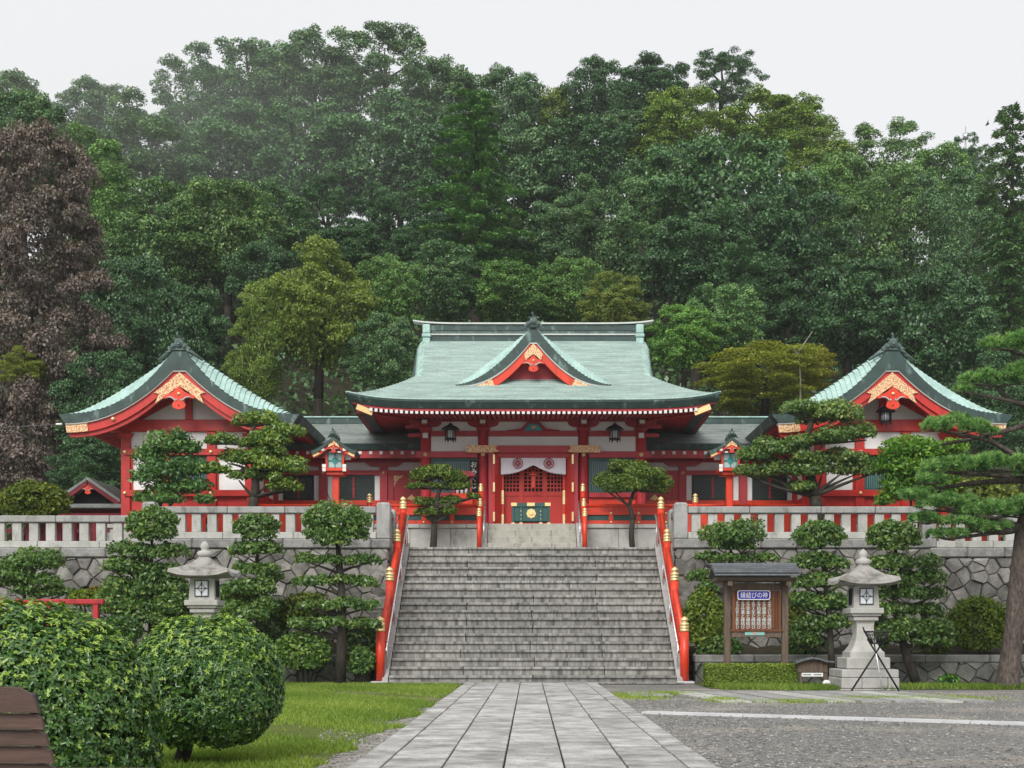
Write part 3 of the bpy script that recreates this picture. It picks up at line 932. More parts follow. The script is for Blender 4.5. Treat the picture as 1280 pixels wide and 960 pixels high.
    block_row(lw_, 'coping_stone', M['coping'], a, b_, 33.72, 34.2, .524, .72, 1.5, rn, .015, .025)
    bd = MB()
    bd.grid(lambda i, j: (a + (b_ - a) * i / 24, 34.15 + 2.5 * j / 4, .60 + .12 * math.sin(i * 1.7 + j) + .10 * j), 25, 5, 0, True)
    tag(bd.build('flower_bed_soil', M['soil'], centre=(0, 0, 0)), 'dark soil bed between the low wall and the %s retaining wall' % nm, 'soil', kind='structure')
# ------------------------------------------------------------------ platform under the buildings
pf = tag(thing('stone_platform', 'pale stone platform carrying the red shrine buildings', 'platform', (X0, 41, TER)))
rn = random.Random(4)
for a, b_ in ((-13.2, X0 - UW - .25), (X0 + UW + .25, 13.4)):
    MB().box(a, b_, 41.12, 54, TER - .2, PLAT - .13).build('body', M['granite_pale'], pf)
    block_row(pf, 'coping_stone', M['granite_pale'], a, b_, 41.0, 41.9, PLAT - .125, PLAT, 1.6, rn, 0, .012)
    block_row(pf, 'panel_stone', M['granite_pale'], a, b_, 41.06, 41.3, TER + .02, PLAT - .13, 1.25, rn, 0, .008)
MB().box(X0 - UW - .2, X0 + UW + .2, 41.3, 54, TER - .2, PLAT - .01).build('landing', M['step_clean'], pf)

# ------------------------------------------------------------------ the main hall of worship
XM = 0.12
mh = tag(thing('shrine_hall', 'central red and white shrine hall under a verdigris copper roof with front gable', 'shrine hall', (XM, 43, PLAT)))
YE, YR, ZE, ZR = 40.3, 45.5, 8.40, 11.45
YBK = 2 * YR - YE


def roof_z(s):                  # s: 0 at the eave, 1 at the ridge
    return ZE + (ZR - ZE) * s ** 1.32


def roof_w(s):
    return 3.98 - .1 * min(1, max(0, 1 - s) / .5) if s > .5 else 3.88 + 1.80 * (1 - s / .5) ** 1.05


def roof_pt(u, s, back=False, lift=0.0):
    x = u * roof_w(s)
    k = max(0, 1 - s / .5)
    z = roof_z(s) + .24 * abs(u) ** 7 * k + lift
    if s > .5:                  # the roof rolls over at the gable edges
        e = max(0, abs(x) - (roof_w(s) - .32)) / .32
        z -= .34 * e * e * min(1, (s - .5) / .12)
    y = YE + s * (YR - YE)
    return (XM + x, 2 * YR - y if back else y, z)


us_ = [-1, -.985, -.97, -.955, -.94, -.92] + [-.88 + 1.76 * i / 30 for i in range(31)] + [.92, .94, .955, .97, .985, 1]
rf = MB()
NR = 40
for back in (False, True):
    for i in range(NR):
        s0, s1 = i / NR, (i + 1) / NR
        lo = [roof_pt(u, s0, back, .022) for u in us_]
        hi = [roof_pt(u, s1, back, 0) for u in us_]
        rf.grid(lambda a, b_: (lo, hi)[a][b_], 2, len(us_), 0)
        lo2 = [roof_pt(u, s0, back, 0) for u in us_]
        rf.grid(lambda a, b_: (lo2, lo)[a][b_], 2, len(us_), 0)
roof = rf.build('roof', M['copper'], mh)
sk = MB()                       # the side slopes below the gables
for sg_ in (-1, 1):
    for i in range(16):
        def row(s, lift):
            x = XM + sg_ * roof_w(s)
            ya, yb = YE + s * (YR - YE), YBK - s * (YR - YE)
            k = max(0, 1 - s / .5)
            out = []
            for j in range(17):
                v = -1 + 2 * j / 16
                out.append((x, ya + (yb - ya) * j / 16, roof_z(s) + .24 * abs(v) ** 7 * k + lift))
            return out
        s0, s1 = .5 * i / 16, .5 * (i + 1) / 16
        lo, hi, lo2 = row(s0, .022), row(s1, 0), row(s0, 0)
        sk.grid(lambda a, b_: (lo, hi)[a][b_], 2, 17, 0)
        sk.grid(lambda a, b_: (lo2, lo)[a][b_], 2, 17, 0)
sk.build('side_slope', M['copper'], roof)
for sg_ in (-1, 1):
    x = XM + sg_ * 3.45
    MB().prism([(YE + 2.7, 9.5), (YR, 11.35), (YBK - 2.7, 9.5)], x - .05, x + .05, axis='x').build('gable_board', M['crimson'], mh)
    # ribbed verge rolls seen at the ends of the upper roof
    vr = MB()
    for i in range(14):
        s = .5 + .5 * (i + .5) / 14
        p0 = roof_pt(sg_ * .93, s); p1 = roof_pt(sg_ * 1.0, s)
        vr.tube([p0, roof_pt(sg_ * .968, s), (p1[0], p1[1], p1[2] - .02)], [.035, .04, .03], 6)
    vr.build('verge_rib', M['copper_light'], roof)
    MB().strip([(YE + (YR - YE) * s, roof_pt(1, s)[2] - .01) for s in [.5 + .05 * k for k in range(11)]],
               [(YE + (YR - YE) * s, roof_pt(1, s)[2] - .28) for s in [.5 + .05 * k for k in range(11)]], -.04, .04)
    vb = MB()
    L_ = [.5 + .05 * k for k in range(11)]
    xx = XM + sg_ * 3.95
    pr_ = [(YE + (YR - YE) * s, roof_pt(1, s)[2] + .0) for s in L_] + [(YE + (YR - YE) * s, roof_pt(1, s)[2] - .3) for s in L_[::-1]]
    vb.prism(pr_, xx - .06, xx + .02, axis='x')
    vb.build('verge_board', M['copper_dark'], roof)
# eave edge: thick dark fascia with a pale lip, front, sides and back
def eave_line(n=41, back=False):
    return [roof_pt(-1 + 2 * i / (n - 1), 0, back) for i in range(n)]


fa = MB()
def fascia(line, inward, mi=0):
    a = [Vector(p_) for p_ in line]
    inw = Vector(inward)
    fa.grid(lambda i, j: [a[j] + Vector((0, 0, .012)) - inw * .03, a[j] + Vector((0, 0, -.05)) - inw * .03, a[j] + Vector((0, 0, -.235)) + inw * .10, a[j] + Vector((0, 0, -.25)) + inw * .6][i], 4, len(a))


el = eave_line()
fascia(el, (0, 1, 0))
fascia(eave_line(back=True), (0, -1, 0))
for sg_ in (-1, 1):
    sl = [(XM + sg_ * roof_w(0), YE + (YBK - YE) * j / 20, ZE + .24 * abs(-1 + j / 10) ** 7) for j in range(21)]
    fascia(sl, (-sg_, 0, 0))
fa.build('eave_edge', M['copper_dark'], roof)
lip = MB()
lip.tube([Vector(p_) + Vector((0, -.035, .02)) for p_ in el], .022, 6)
for sg_ in (-1, 1):
    lip.tube([(XM + sg_ * (roof_w(0) + .03), YE + (YBK - YE) * j / 20, ZE + .02 + .24 * abs(-1 + j / 10) ** 7) for j in range(21)], .022, 6)
lip.build('eave_lip', M['copper_light'], roof)
# red soffit under the eaves and the moulding behind the fascia
so = MB()
WB = 3.72
def soff(line_out, line_in):
    so.grid(lambda i, j: (line_out, line_in)[i][j], 2, len(line_out))
o_ = [(p_[0] * .985 + XM * .015, YE + .16, p_[2] - .25) for p_ in el]
i_ = [(XM + (p_[0] - XM) / 5.68 * WB, 42.95, 8.36) for p_ in el]
soff(o_, i_)
for sg_ in (-1, 1):
    lo = [(XM + sg_ * 5.52, YE + .16 + (YBK - YE - .32) * j / 20, ZE - .25 + .24 * abs(-1 + j / 10) ** 7) for j in range(21)]
    li = [(XM + sg_ * WB, 42.95 + (2 * (YR - 42.95)) * j / 20, 8.36) for j in range(21)]
    soff(lo, li)
so.build('soffit', M['soffit'], mh)
b_ = MB()
b_.grid(lambda i, j: [(p_ := el[j], (XM + (p_[0] - XM) * .978, YE + .14, p_[2] - .24 - .075 * i))[1]][0], 2, len(el))
b_.build('eave_board', M['crimson'], mh)
# rafters with white painted ends
rm = MB()
rm.box(-.045, .045, .02, 2.4, -.05, .05, 0)
rm.add([(-.045, .016, -.05), (.045, .016, -.05), (.045, .016, .05), (-.045, .016, .05), (-.045, .02, -.05), (.045, .02, -.05), (.045, .02, .05), (-.045, .02, .05)], [(0, 1, 2, 3), (0, 4, 5, 1), (1, 5, 6, 2), (2, 6, 7, 3), (3, 7, 4, 0)], 1)
rmesh = rm.mesh('rafter', [M['crimson'], M['rafter_white']])
nr = 65
for k in range(nr):
    x = -4.98 + 9.96 * k / (nr - 1)
    u = x / 5.68
    z = 8.055 + .24 * abs(u) ** 7 * .9
    o = new_obj('rafter', rmesh, (XM + x, YE + .13, z), mh)
    o.rotation_euler = (R(5.5), 0, 0)
    o.scale = (1, 1 if abs(x) < 3.9 else max(.2, (5.2 - abs(x)) / 1.5 * .9), 1)
for sg_ in (-1, 1):             # gilded ends of the corner beams
    MB().beam((XM + sg_ * 5.42, 40.42, 8.22), (XM + sg_ * 4.95, 40.55, 8.05), .1, .17).build('corner_fitting', M['gold'], mh)
    MB().beam((XM + sg_ * 5.38, 40.6, 8.17), (XM + sg_ * WB, 42.9, 8.28), .16, .2).build('corner_beam', M['crimson'], mh)

# ridge
rd = MB()
rd.box(XM - 3.70, XM + 3.70, YR - .17, YR + .17, ZR - .25, ZR + .08, 1)
rd.box(XM - 3.72, XM + 3.72, YR - .22, YR + .22, ZR + .08, ZR + .12, 0)
rd.box(XM - 3.70, XM + 3.70, YR - .15, YR + .15, ZR + .12, ZR + .24, 2)
rd.box(XM - 3.72, XM + 3.72, YR - .18, YR + .18, ZR + .24, ZR + .27, 1)
rd.box(XM - 3.70, XM + 3.70, YR - .16, YR + .16, ZR + .27, ZR + .44, 1)
ridge = rd.build('roof_ridge', [M['trim_white'], M['copper_dark'], M['ornament']], roof)
cpv = [(XM + x, YR, ZR + .48 + .10 * (abs(x) / 4.12) ** 8) for x in [-4.12 + 8.24 * i / 40 for i in range(41)]]
rc = MB()
for a, b2 in zip(cpv[:-1], cpv[1:]): rc.beam(a, b2, .44, .05)
rc.build('ridge_cap', M['trim_white'], roof)
for sg_ in (-1, 1):
    m_ = MB()
    x = XM + sg_ * 3.66
    for k, (za, zb, e) in enumerate(((-.42, -.25, .03), (-.24, -.02, .0), (-.01, .12, .025), (.13, .44, .0))):
        m_.box(x - .13 - e, x + .13 + e, YR - .29 - e, YR + .29 + e, ZR + za, ZR + zb, 0, .03)
    m_.build('ridge_end', M['copper_light'], roof)


# ------------------------------------------------------------------ shared roof ornaments
def gegyo(parent, x, y, z, k, name='gable_pendant'):
    """The carved heart-shaped pendant below the apex of a gable, with its gilt boss."""
    half = [(0, .30), (.20, .12), (.52, -.03), (.50, -.10), (.30, -.075), (.22, -.10), (.16, -.16), (.19, -.235), (.225, -.31), (.20, -.385), (.12, -.43), (0, -.455)]
    poly = half + [(-a, c) for a, c in half[-2:0:-1]]
    p = MB().prism([(x + a * k, z + c * k) for a, c in poly], y - .05, y + .04).build(name, M['vermilion'], parent)
    m_ = MB()
    m_.lathe([(.06 * k, 0), (.055 * k, .02), (.03 * k, .045), (.001, .055)], (0, 0, 0), 10)
    m_.v = [(x + a, y - .05 - c, z + b2 + .06 * k) for a, b2, c in m_.v]
    m_.build('boss', M['brass'], p)
    sc = MB()
    for s in (-1, 1):
        pts = [(x + s * k * a, y - .065, z + k * c) for a, c in ((.40, -.06), (.28, -.05), (.20, -.085), (.15, -.14), (.10, -.17), (.07, -.14), (.09, -.10))]
        sc.tube(pts, [.014 * k, .02 * k, .022 * k, .022 * k, .02 * k, .018 * k, .012 * k], 6)
    sc.build('scroll', M['teal_pale'], p)
    m_ = MB(); m_.lathe([(.028 * k, 0), (.001, .02)], (0, 0, 0), 6)
    m_.v = [(x + a, y - .05 - c, z + b2 - .33 * k) for a, b2, c in m_.v]
    m_.build('pip', M['dark'], p)
    return p


def onigawara(parent, x, y, z, k, name='ridge_ornament'):
    """Scrolled copper end tile of a ridge, with its crest disc and horn."""
    m_ = MB()
    def disc(cx, cz, r, d0, d1, n=14):
        q = MB().lathe([(r, 0), (r, d1 - d0 - .02), (r * .85, d1 - d0)], (0, 0, 0), n)
        m_.add([(x + cx + a, y - d0 - c, z + cz + b2) for a, b2, c in q.v], q.f)
    disc(0, .22 * k, .19 * k, -.05, .10)
    disc(0, .22 * k, .11 * k, .10, .14)
    for s in (-1, 1):
        disc(s * .24 * k, .09 * k, .12 * k, -.05, .07)
        disc(s * .24 * k, .09 * k, .06 * k, .07, .11)
        disc(s * .40 * k, -.02 * k, .085 * k, -.05, .06)
        m_.tube([(x + s * .34 * k, y - .02, z - .10 * k), (x + s * .50 * k, y - .02, z - .17 * k), (x + s * .60 * k, y - .02, z - .24 * k)], [.06 * k, .045 * k, .02 * k], 6)
        m_.tube([(x + s * .10 * k, y, z + .36 * k), (x + s * .20 * k, y - .02, z + .42 * k), (x + s * .25 * k, y - .02, z + .33 * k)], [.035 * k, .035 * k, .02 * k], 6)
    m_.box(x - .42 * k, x + .42 * k, y - .03, y + .10, z - .10 * k, z + .10 * k, 0, .02)
    m_.tube([(x, y + .02, z + .36 * k), (x + .01 * k, y - .02, z + .46 * k), (x - .04 * k, y - .10, z + .55 * k), (x - .07 * k, y - .14, z + .63 * k)], [.09 * k, .075 * k, .06 * k, .03 * k], 8)
    return m_.build(name, M['ornament'], parent)


def gilt_corner(parent, pts, y, name='gilt_fitting', mat='gold_filigree'):
    return MB().prism(pts, y - .03, y + .02).build(name, M[mat], parent)


# ------------------------------------------------------------------ the front gable on the roof slope
YG = 42.15
GW, GZ, GB = 2.48, 11.0, 9.24
def g_top(t): return GZ - .02 - (GZ - GB) * (1 - (1 - t) ** 1.72)
def g_roof(t): return GZ + .08 - (GZ - GB) * (1 - (1 - t) ** 1.08)
def g_low(t): return GZ - .42 - (GZ - .42 - GB + .03) * (1 - (1 - t) ** 2.05)
def s_of_z(z): return max(0, (z - ZE) / (ZR - ZE)) ** (1 / 1.32)
gr = MB()
NT = 22
for sg_ in (-1, 1):
    for i in range(NT):
        ta, tb = i / NT, (i + 1) / NT
        def ring(t, lift):
            x = XM + sg_ * (.12 + (GW - .12) * t)
            zf, zb = g_top(t), g_roof(t)
            out = []
            for a in range(6):
                k = a / 5
                out.append((x, YG + .02 + .55 * k, zf + (zb - zf) * math.sin(k * math.pi / 2) + lift))
            yb = YE + s_of_z(zb) * (YR - YE) + .05
            out.append((x, max(YG + .58, yb), zb + lift))
            return out
        A, B_, B2 = ring(ta, 0), ring(tb, .03), ring(tb, 0)
        gr.grid(lambda a, b2: (A, B_)[a][b2], 2, 7)
        gr.grid(lambda a, b2: (B_, B2)[a][b2], 2, 7, 1)  # dark risers: tarnished sheet edges, and the shadow gaps between rows painted in
gr.grid(lambda a, b2: (XM + (-.13, .13)[a], (YG + .02, YG + .5, 45.2)[b2], (GZ, GZ + .04, GZ + .04)[b2]), 2, 3)
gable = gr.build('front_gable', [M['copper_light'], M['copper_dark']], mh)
T_ = [i / 24 for i in range(25)]
full = [(-(.12 + (GW - .12) * t), t) for t in T_[::-1]] + [((.12 + (GW - .12) * t), t) for t in T_]
MB().strip([(XM + x, g_top(t)) for x, t in full], [(XM + x * .93, g_low(t)) for x, t in full], YG - .02, YG + .5).build('bargeboard', M['copper_dark'], gable)
def gl(t, d): return g_low(t) - d
MB().strip([(XM + x * .93, gl(t, -.012)) for x, t in full], [(XM + x * .925, gl(t, .05)) for x, t in full], YG + .0, YG + .12).build('white_trim', M['trim_white'], gable)
f2 = [(x, t) for x, t in full if t < .76]
MB().strip([(XM + x * .925, gl(t, .05)) for x, t in f2], [(XM + x * .9, gl(t, .36 - .06 * t)) for x, t in f2], YG + .05, YG + .15).build('red_bargeboard', M['vermilion'], gable)
for sg_ in (-1, 1):
    tt = [.56, .64, .72, .8, .845]
    pts = [(XM + sg_ * (.12 + (GW - .12) * t) * .92, gl(t, .055)) for t in tt] + [(XM + sg_ * (.12 + (GW - .12) * t) * .9, gl(t, .35 - .06 * t)) for t in (.72, .64, .53)]
    gilt_corner(gable, pts, YG + .04)
gilt_corner(gable, [(XM, GZ - .47), (XM + .16, GZ - .62), (XM + .30, GZ - .80), (XM + .24, GZ - 1.0), (XM + .1, GZ - .86), (XM, GZ - .80), (XM - .1, GZ - .86), (XM - .24, GZ - 1.0), (XM - .30, GZ - .80), (XM - .16, GZ - .62)], YG + .03)
gegyo(gable, XM, YG - .0, GZ - 1.05, .70)
MB().prism([(XM - 1.75, GB + .05), (XM, GZ - .5), (XM + 1.75, GB + .05)], YG + .5, YG + .6).build('gable_back', M['crimson'], gable)
MB().prism([(XM - 2.0, GB - .3), (XM + 2.0, GB - .3), (XM + 1.5, GB + .13), (XM - 1.5, GB + .13)], YG + .28, YG + .5).build('gable_sill', M['copper_grey'], gable)
onigawara(gable, XM, YG - .02, GZ + .12, .62)
MB().box(XM - .11, XM + .11, YG + .1, 45.3, GZ + .02, GZ + .19, 0, .03).build('gable_ridge', M['ornament'], gable)

# ------------------------------------------------------------------ walls and timber of the main hall
XC = [-3.5, -1.63, 1.63, 3.5]
YC = 43.0
def bx(name, m, x0, x1, y0, y1, z0, z1, bev=0.0, parent=None):
    return box(name, M[m], parent or mh, x0 + XM, x1 + XM, y0, y1, z0, z1, bev)


for x in XC:
    MB().lathe([(.21, 0), (.21, .10), (.17, .12), (.17, 3.42), (.15, 3.48)], (XM + x, YC, PLAT), 18).build('column', M['crimson'], mh)
for a, b2 in zip(XC[:-1], XC[1:]):
    w0, w1 = a + .172, b2 - .172
    bx('nageshi_beam', 'crimson_pale', a - (.3 if a == -3.5 else -.172), b2 + (.3 if b2 == 3.5 else -.172), YC - .20, YC - .06, 6.985, 7.19, .01)
    bx('tie_beam', 'crimson_pale', w0, w1, YC - .10, YC + .08, 7.70, 7.87, .01)
    bx('wall_plate', 'crimson', w0 - .1, w1 + .1, YC - .09, YC + .1, 8.18, 8.40)
    bx('white_panel', 'plaster', w0, w1, YC - .02, YC + .04, 7.195, 7.695)
    bx('white_panel', 'plaster', w0, w1, YC - .02, YC + .04, 7.875, 8.175)
for sg_ in (-1, 1):             # side walls running back
    x = sg_ * 3.5
    bx('side_wall', 'crimson', x - .05, x + .05, YC + .18, 48, PLAT, 8.36)
    # bracket noses past the corner columns
    for z, l in ((7.74, .42), (8.02, .5), (7.05, .2)):
        bx('beam_nose', 'crimson_pale', min(x + sg_ * .1, x + sg_ * (.18 + l)), max(x + sg_ * .1, x + sg_ * (.18 + l)), YC - .07, YC + .07, z - .06, z + .06, .03)
for x in XC:                    # bracket sets on the column heads
    b = MB()
    X = XM + x
    prof = [(-.52, 8.20), (-.50, 8.10), (-.42, 8.03), (-.30, 7.995), (.30, 7.995), (.42, 8.03), (.50, 8.10), (.52, 8.20)]
    b.prism([(X + a, c) for a, c in prof], YC - .10, YC + .06)
    b.box(X - .22, X + .22, YC - .22, YC + .2, 7.88, 7.993, 0, .03)
    b.prism([(YC - .02, 8.19), (YC - .5, 8.19), (YC - .56, 8.12), (YC - .45, 8.03), (YC - .02, 7.99)], X - .075, X + .075, axis='x')
    br = b.build('bracket_set', M['crimson'], mh)
    for dx in (-.42, 0, .42):
        MB().box(X + dx - .11, X + dx + .11, YC - .14, YC + .1, 8.205, 8.29, 0, .02).build('bearing_block', M['crimson'], br)
    MB().box(X - .085, X + .085, YC - .575, YC - .562, 8.035, 8.15).build('white_nose', M['rafter_white'], br)
    MB().box(X - .085, X + .085, YC - .245, YC - .225, 7.62 if abs(x) > 2 else 8.2, 7.78 if abs(x) > 2 else 8.29).build('white_block', M['rafter_white'], br)
    # round gilt nail covers where the beam crosses the column
    m_ = MB().lathe([(.075, 0), (.07, .02), (.045, .03), (.03, .06), (.001, .065)], (0, 0, 0), 10)
    m_.v = [(X + a, YC - .202 - c, 7.09 + b2) for a, b2, c in m_.v]
    m_.build('nail_cover', M['brass'], mh)
# frog-leg strut with its painted panel above the entrance
kl = [(0, .30), (.10, .30), (.22, .26), (.30, .16), (.40, .07), (.56, .03), (.62, .045), (.66, .02), (.86, 0), (.60, -.0), (.42, 0), (.32, 0), (.27, .10), (.18, .20), (.08, .235), (0, .24)]
kp = [(XM + a, 7.872 + c) for a, c in kl] + [(XM - a, 7.872 + c) for a, c in kl[-2:0:-1]]
fl = MB()
for i in range(len(kl) - 1):
    pass
hk_o = [(0, .30), (.10, .30), (.22, .26), (.30, .16), (.40, .07), (.60, .04), (.86, .012)]
hk_i = [(0, .24), (.08, .235), (.18, .20), (.25, .10), (.32, .004), (.56, .003), (.84, .001)]
L1 = [(XM - a, 7.872 + c) for a, c in hk_o[::-1]] + [(XM + a, 7.872 + c) for a, c in hk_o[1:]]
L2 = [(XM - a, 7.872 + c) for a, c in hk_i[::-1]] + [(XM + a, 7.872 + c) for a, c in hk_i[1:]]
kf = MB().strip(L1, L2, YC - .16, YC - .05).build('frog_leg_strut', M['crimson'], mh)
MB().prism([(XM - a, 7.876 + c) for a, c in ((.31, 0), (.25, .1), (.17, .195), (.07, .23))] + [(XM + a, 7.876 + c) for a, c in ((.07, .23), (.17, .195), (.25, .1), (.31, 0))], YC - .10, YC - .04).build('painted_panel', surf('painted_sea', (.05, .25, .36), (.12, .42, .48), 6, .6, .3), kf)
m_ = MB().lathe([(.085, 0), (.07, .02), (.001, .03)], (0, 0, 0), 12)
m_.v = [(XM + a + .02, YC - .102 - c, 8.0 + b2 * .8) for a, b2, c in m_.v]
m_.build('gilt_motif', M['gold'], kf)

# side bays: slatted windows, sill and panels
for sg_ in (-1, 1):
    a, b2 = sorted((sg_ * (1.63 + .175), sg_ * (3.5 - .175)))
    z0, z1 = 5.86, 6.98
    wn = MB()
    for x0, x1, za, zb in ((a, b2, z1 - .07, z1), (a, b2, z0, z0 + .06), (a, a + .07, z0 + .06, z1 - .07), (b2 - .07, b2, z0 + .06, z1 - .07)):
        wn.box(XM + x0, XM + x1, YC - .10, YC + .02, za, zb)
    wf = wn.build('window', M['teal'], mh)
    n = 20
    lt = MB()
    for k in range(n):
        x = a + .09 + (b2 - a - .18) * (k + .5) / n
        lt.box(XM + x - .018, XM + x + .018, YC - .06, YC - .02, z0 + .06, z1 - .07)
    lt.build('slat_screen', M['slat_teal'], wf)
    MB().box(XM + a + .07, XM + b2 - .07, YC + .0, YC + .02, z0 + .06, z1 - .07).build('pane', M['shutter'], wf)
    bx('sill_beam', 'crimson', a, b2, YC - .16, YC + .05, 5.70, 5.855, .01)
    bx('wall_panel', 'vermilion', a, b2, YC - .05, YC + .05, PLAT + .02, 5.695)
    bx('dado_rail', 'vermilion', a, b2, YC - .12, YC - .055, 5.22, 5.32, .01)

# entrance: lintel, gilt end plates, open leaves, cloth and lattice doors
bx('door_lintel', 'crimson_pale', -1.30, 1.30, YC - .34, YC - .21, 7.13, 7.36, .02)
for sg_ in (-1, 1):
    pl = [(sg_ * 1.16, 7.36), (sg_ * 1.22, 7.255), (sg_ * 1.10, 7.16), (sg_ * 1.30, 7.13), (sg_ * 2.16, 7.13), (sg_ * 2.16, 7.36)]
    MB().prism([(XM + a, c) for a, c in pl], YC - .37, YC - .205).build('gilt_plate', M['gold_filigree'], mh)
    bx('door_jamb', 'crimson_pale', min(sg_ * 1.28, sg_ * 1.45), max(sg_ * 1.28, sg_ * 1.45), YC - .33, YC - .21, PLAT, 7.125, .01)
    # folded door leaf standing open towards the viewer, with hinges and its edge
    lf = MB().beam((XM + sg_ * 1.24, YC - .32, 5.88), (XM + sg_ * 1.06, YC - 1.05 + .7, 5.88), .05, 2.36)
    d0, d1 = (XM + sg_ * 1.27, YC - .40), (XM + sg_ * 1.00, YC + .16)
    lf = MB().beam((d0[0], d0[1], 5.88), (d1[0], d1[1], 5.88), .05, 2.38)
    dl = lf.build('door_leaf', M['door_red'], mh)
    for z in (4.9, 5.85, 6.75):
        MB().box(d0[0] - .03, d0[0] + .03, d0[1] - .06, d0[1] + .02, z, z + .3).build('hinge', M['brass'], dl)
    MB().box(d1[0] - .035, d1[0] + .035, d1[1] - .10, d1[1] - .04, 4.7, 7.05).build('edge_strip', M['vermilion'], dl)
    for z in (4.72, 5.5, 6.6):
        MB().box(d1[0] - .04, d1[0] + .04, d1[1] - .125, d1[1] - .102, z, z + .45).build('edge_plate', M['brass'], dl)
YD = 43.35
ld = [(-1.06, -.40), (-.36, .36), (.40, 1.06)]
for a, b2 in ld:
    fr_ = MB()
    zb, zs, zt = PLAT + .02, 5.90, 7.05
    for x0, x1, za, zc in ((a, b2, zt - .1, zt), (a, b2, zs - .1, zs + .04), (a, b2, zb, zb + .1), (a, a + .06, zb + .1, zs - .1), (b2 - .06, b2, zb + .1, zs - .1), (a, a + .06, zs + .04, zt - .1), (b2 - .06, b2, zs + .04, zt - .1)):
        fr_.box(XM + x0, XM + x1, YD - .04, YD + .04, za, zc)
    d = fr_.build('lattice_door', M['door_red'], mh)
    MB().box(XM + a + .06, XM + b2 - .06, YD - .01, YD + .015, zb + .1, zs - .1).build('lower_panel', M['door_red'], d)
    lt = MB()
    for k in range(1, 5):
        x = a + .06 + (b2 - a - .12) * k / 5
        lt.box(XM + x - .017, XM + x + .017, YD - .03, YD, zs + .04, zt - .1)
    for k in range(1, 8):
        z = zs + .04 + (zt - .14 - zs) * k / 8
        lt.box(XM + a + .06, XM + b2 - .06, YD - .028, YD + .002, z - .017, z + .017)
    lt.build('lattice', M['door_red'], d)
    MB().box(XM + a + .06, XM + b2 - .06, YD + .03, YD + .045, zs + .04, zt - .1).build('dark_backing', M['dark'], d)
for a, b2 in ((-1.12, -1.06), (-.40, -.36), (.36, .40), (1.06, 1.12)):
    bx('mullion', 'vermilion', a, b2, YD - .06, YD + .05, PLAT, 7.1)
bx('inner_lintel', 'crimson', -1.3, 1.3, YD - .1, YD + .1, 7.06, 7.3)
bx('threshold', 'crimson', -1.3, 1.3, YD - .1, YD + .1, PLAT - .02, PLAT + .08)
bx('inner_wall', 'crimson', -3.4, 3.4, 43.9, 44, PLAT, 8.3)
for sg_ in (-1, 1):
    bx('entry_cheek', 'door_red', min(sg_ * 1.12, sg_ * 1.46), max(sg_ * 1.12, sg_ * 1.46), YD - .03, YD + .05, PLAT, 7.05)

# the white entrance cloth, hung in folds and caught up at the middle
XN = XM
cl = tag(thing('door_curtain', 'white entrance cloth with two red round crests, caught up at its middle', 'curtain', (XN, YC - .12, 7.0)))
nm_ = MB()
NXc, NZc = 64, 12
def cloth(i, j):
    u = -1 + 2 * i / (NXc - 1)
    bot = .60 - .29 * math.exp(-(abs(u) / .40) ** 1.35) - .02 * (1 - abs(u))
    v = j / (NZc - 1)
    y = YC - .13 + (.012 * math.sin(u * 26 + v * 3) + .02 * math.sin(u * 9 + 2 * v)) * (v * .9 + .1) - .05 * v * math.exp(-(u / .25) ** 2)
    return (XN + u * 1.055, y, 7.03 - v * bot)
nm_.grid(lambda i, j: cloth(i, j), NXc, NZc, 0, True)
cp = nm_.build('cloth', M['noren'], cl)
sd = cp.modifiers.new('thickness', 'SOLIDIFY'); sd.thickness = .006
for sg_ in (-1, 1):
    cx, cz, r = XN + sg_ * .50, 6.80, .17
    m_ = MB()
    def ringf(r0, r1, n=28):
        m_.add([(cx + q * math.cos(2 * math.pi * k / n), YC - .187, cz + q * math.sin(2 * math.pi * k / n)) for q in (r0, r1) for k in range(n)], [(k, (k + 1) % n, n + (k + 1) % n, n + k) for k in range(n)])
        m_.add([(cx + q * math.cos(2 * math.pi * k / n), YC - .182, cz + q * math.sin(2 * math.pi * k / n)) for q in (r0, r1) for k in range(n)], [(k, (k + 1) % n, n + (k + 1) % n, n + k) for k in range(n)])
    ringf(r * .84, r)
    ringf(r * .55, r * .64)
    for q in (-.2, .2):
        e = math.sqrt(.6 ** 2 - q * q)
        m_.box(cx + (q - .05) * r, cx + (q + .05) * r, YC - .187, YC - .182, cz - e * r, cz + e * r)
        m_.box(cx - e * r, cx + e * r, YC - .189, YC - .188, cz + (q - .05) * r, cz + (q + .05) * r)
    for qx in (-.38, 0, .38):
        for qz in (-.38, 0, .38):
            if (qx == 0) != (qz == 0): m_.box(cx + (qx - .11) * r, cx + (qx + .11) * r, YC - .1885, YC - .184, cz + (qz - .11) * r, cz + (qz + .11) * r)
    m_.build('crest', M['crest_red'], cl)
MB().tube([(XN - 1.1, YC - .13, 7.04), (XN + 1.1, YC - .13, 7.04)], .018, 6).build('pole', M['wood_brown'], cl)
ts_ = MB()
ts_.box(XN - .045, XN + .045, YC - .23, YC - .21, 6.02, 6.36, 0)
ts_.beam((XN - .14, YC - .22, 6.44), (XN + .14, YC - .22, 6.44), .03, .03)
ts_.tube([(XN, YC - .22, 6.36), (XN, YC - .2, 6.56)], .02, 6)
ts_.build('red_tassel', M['vermilion'], cl)

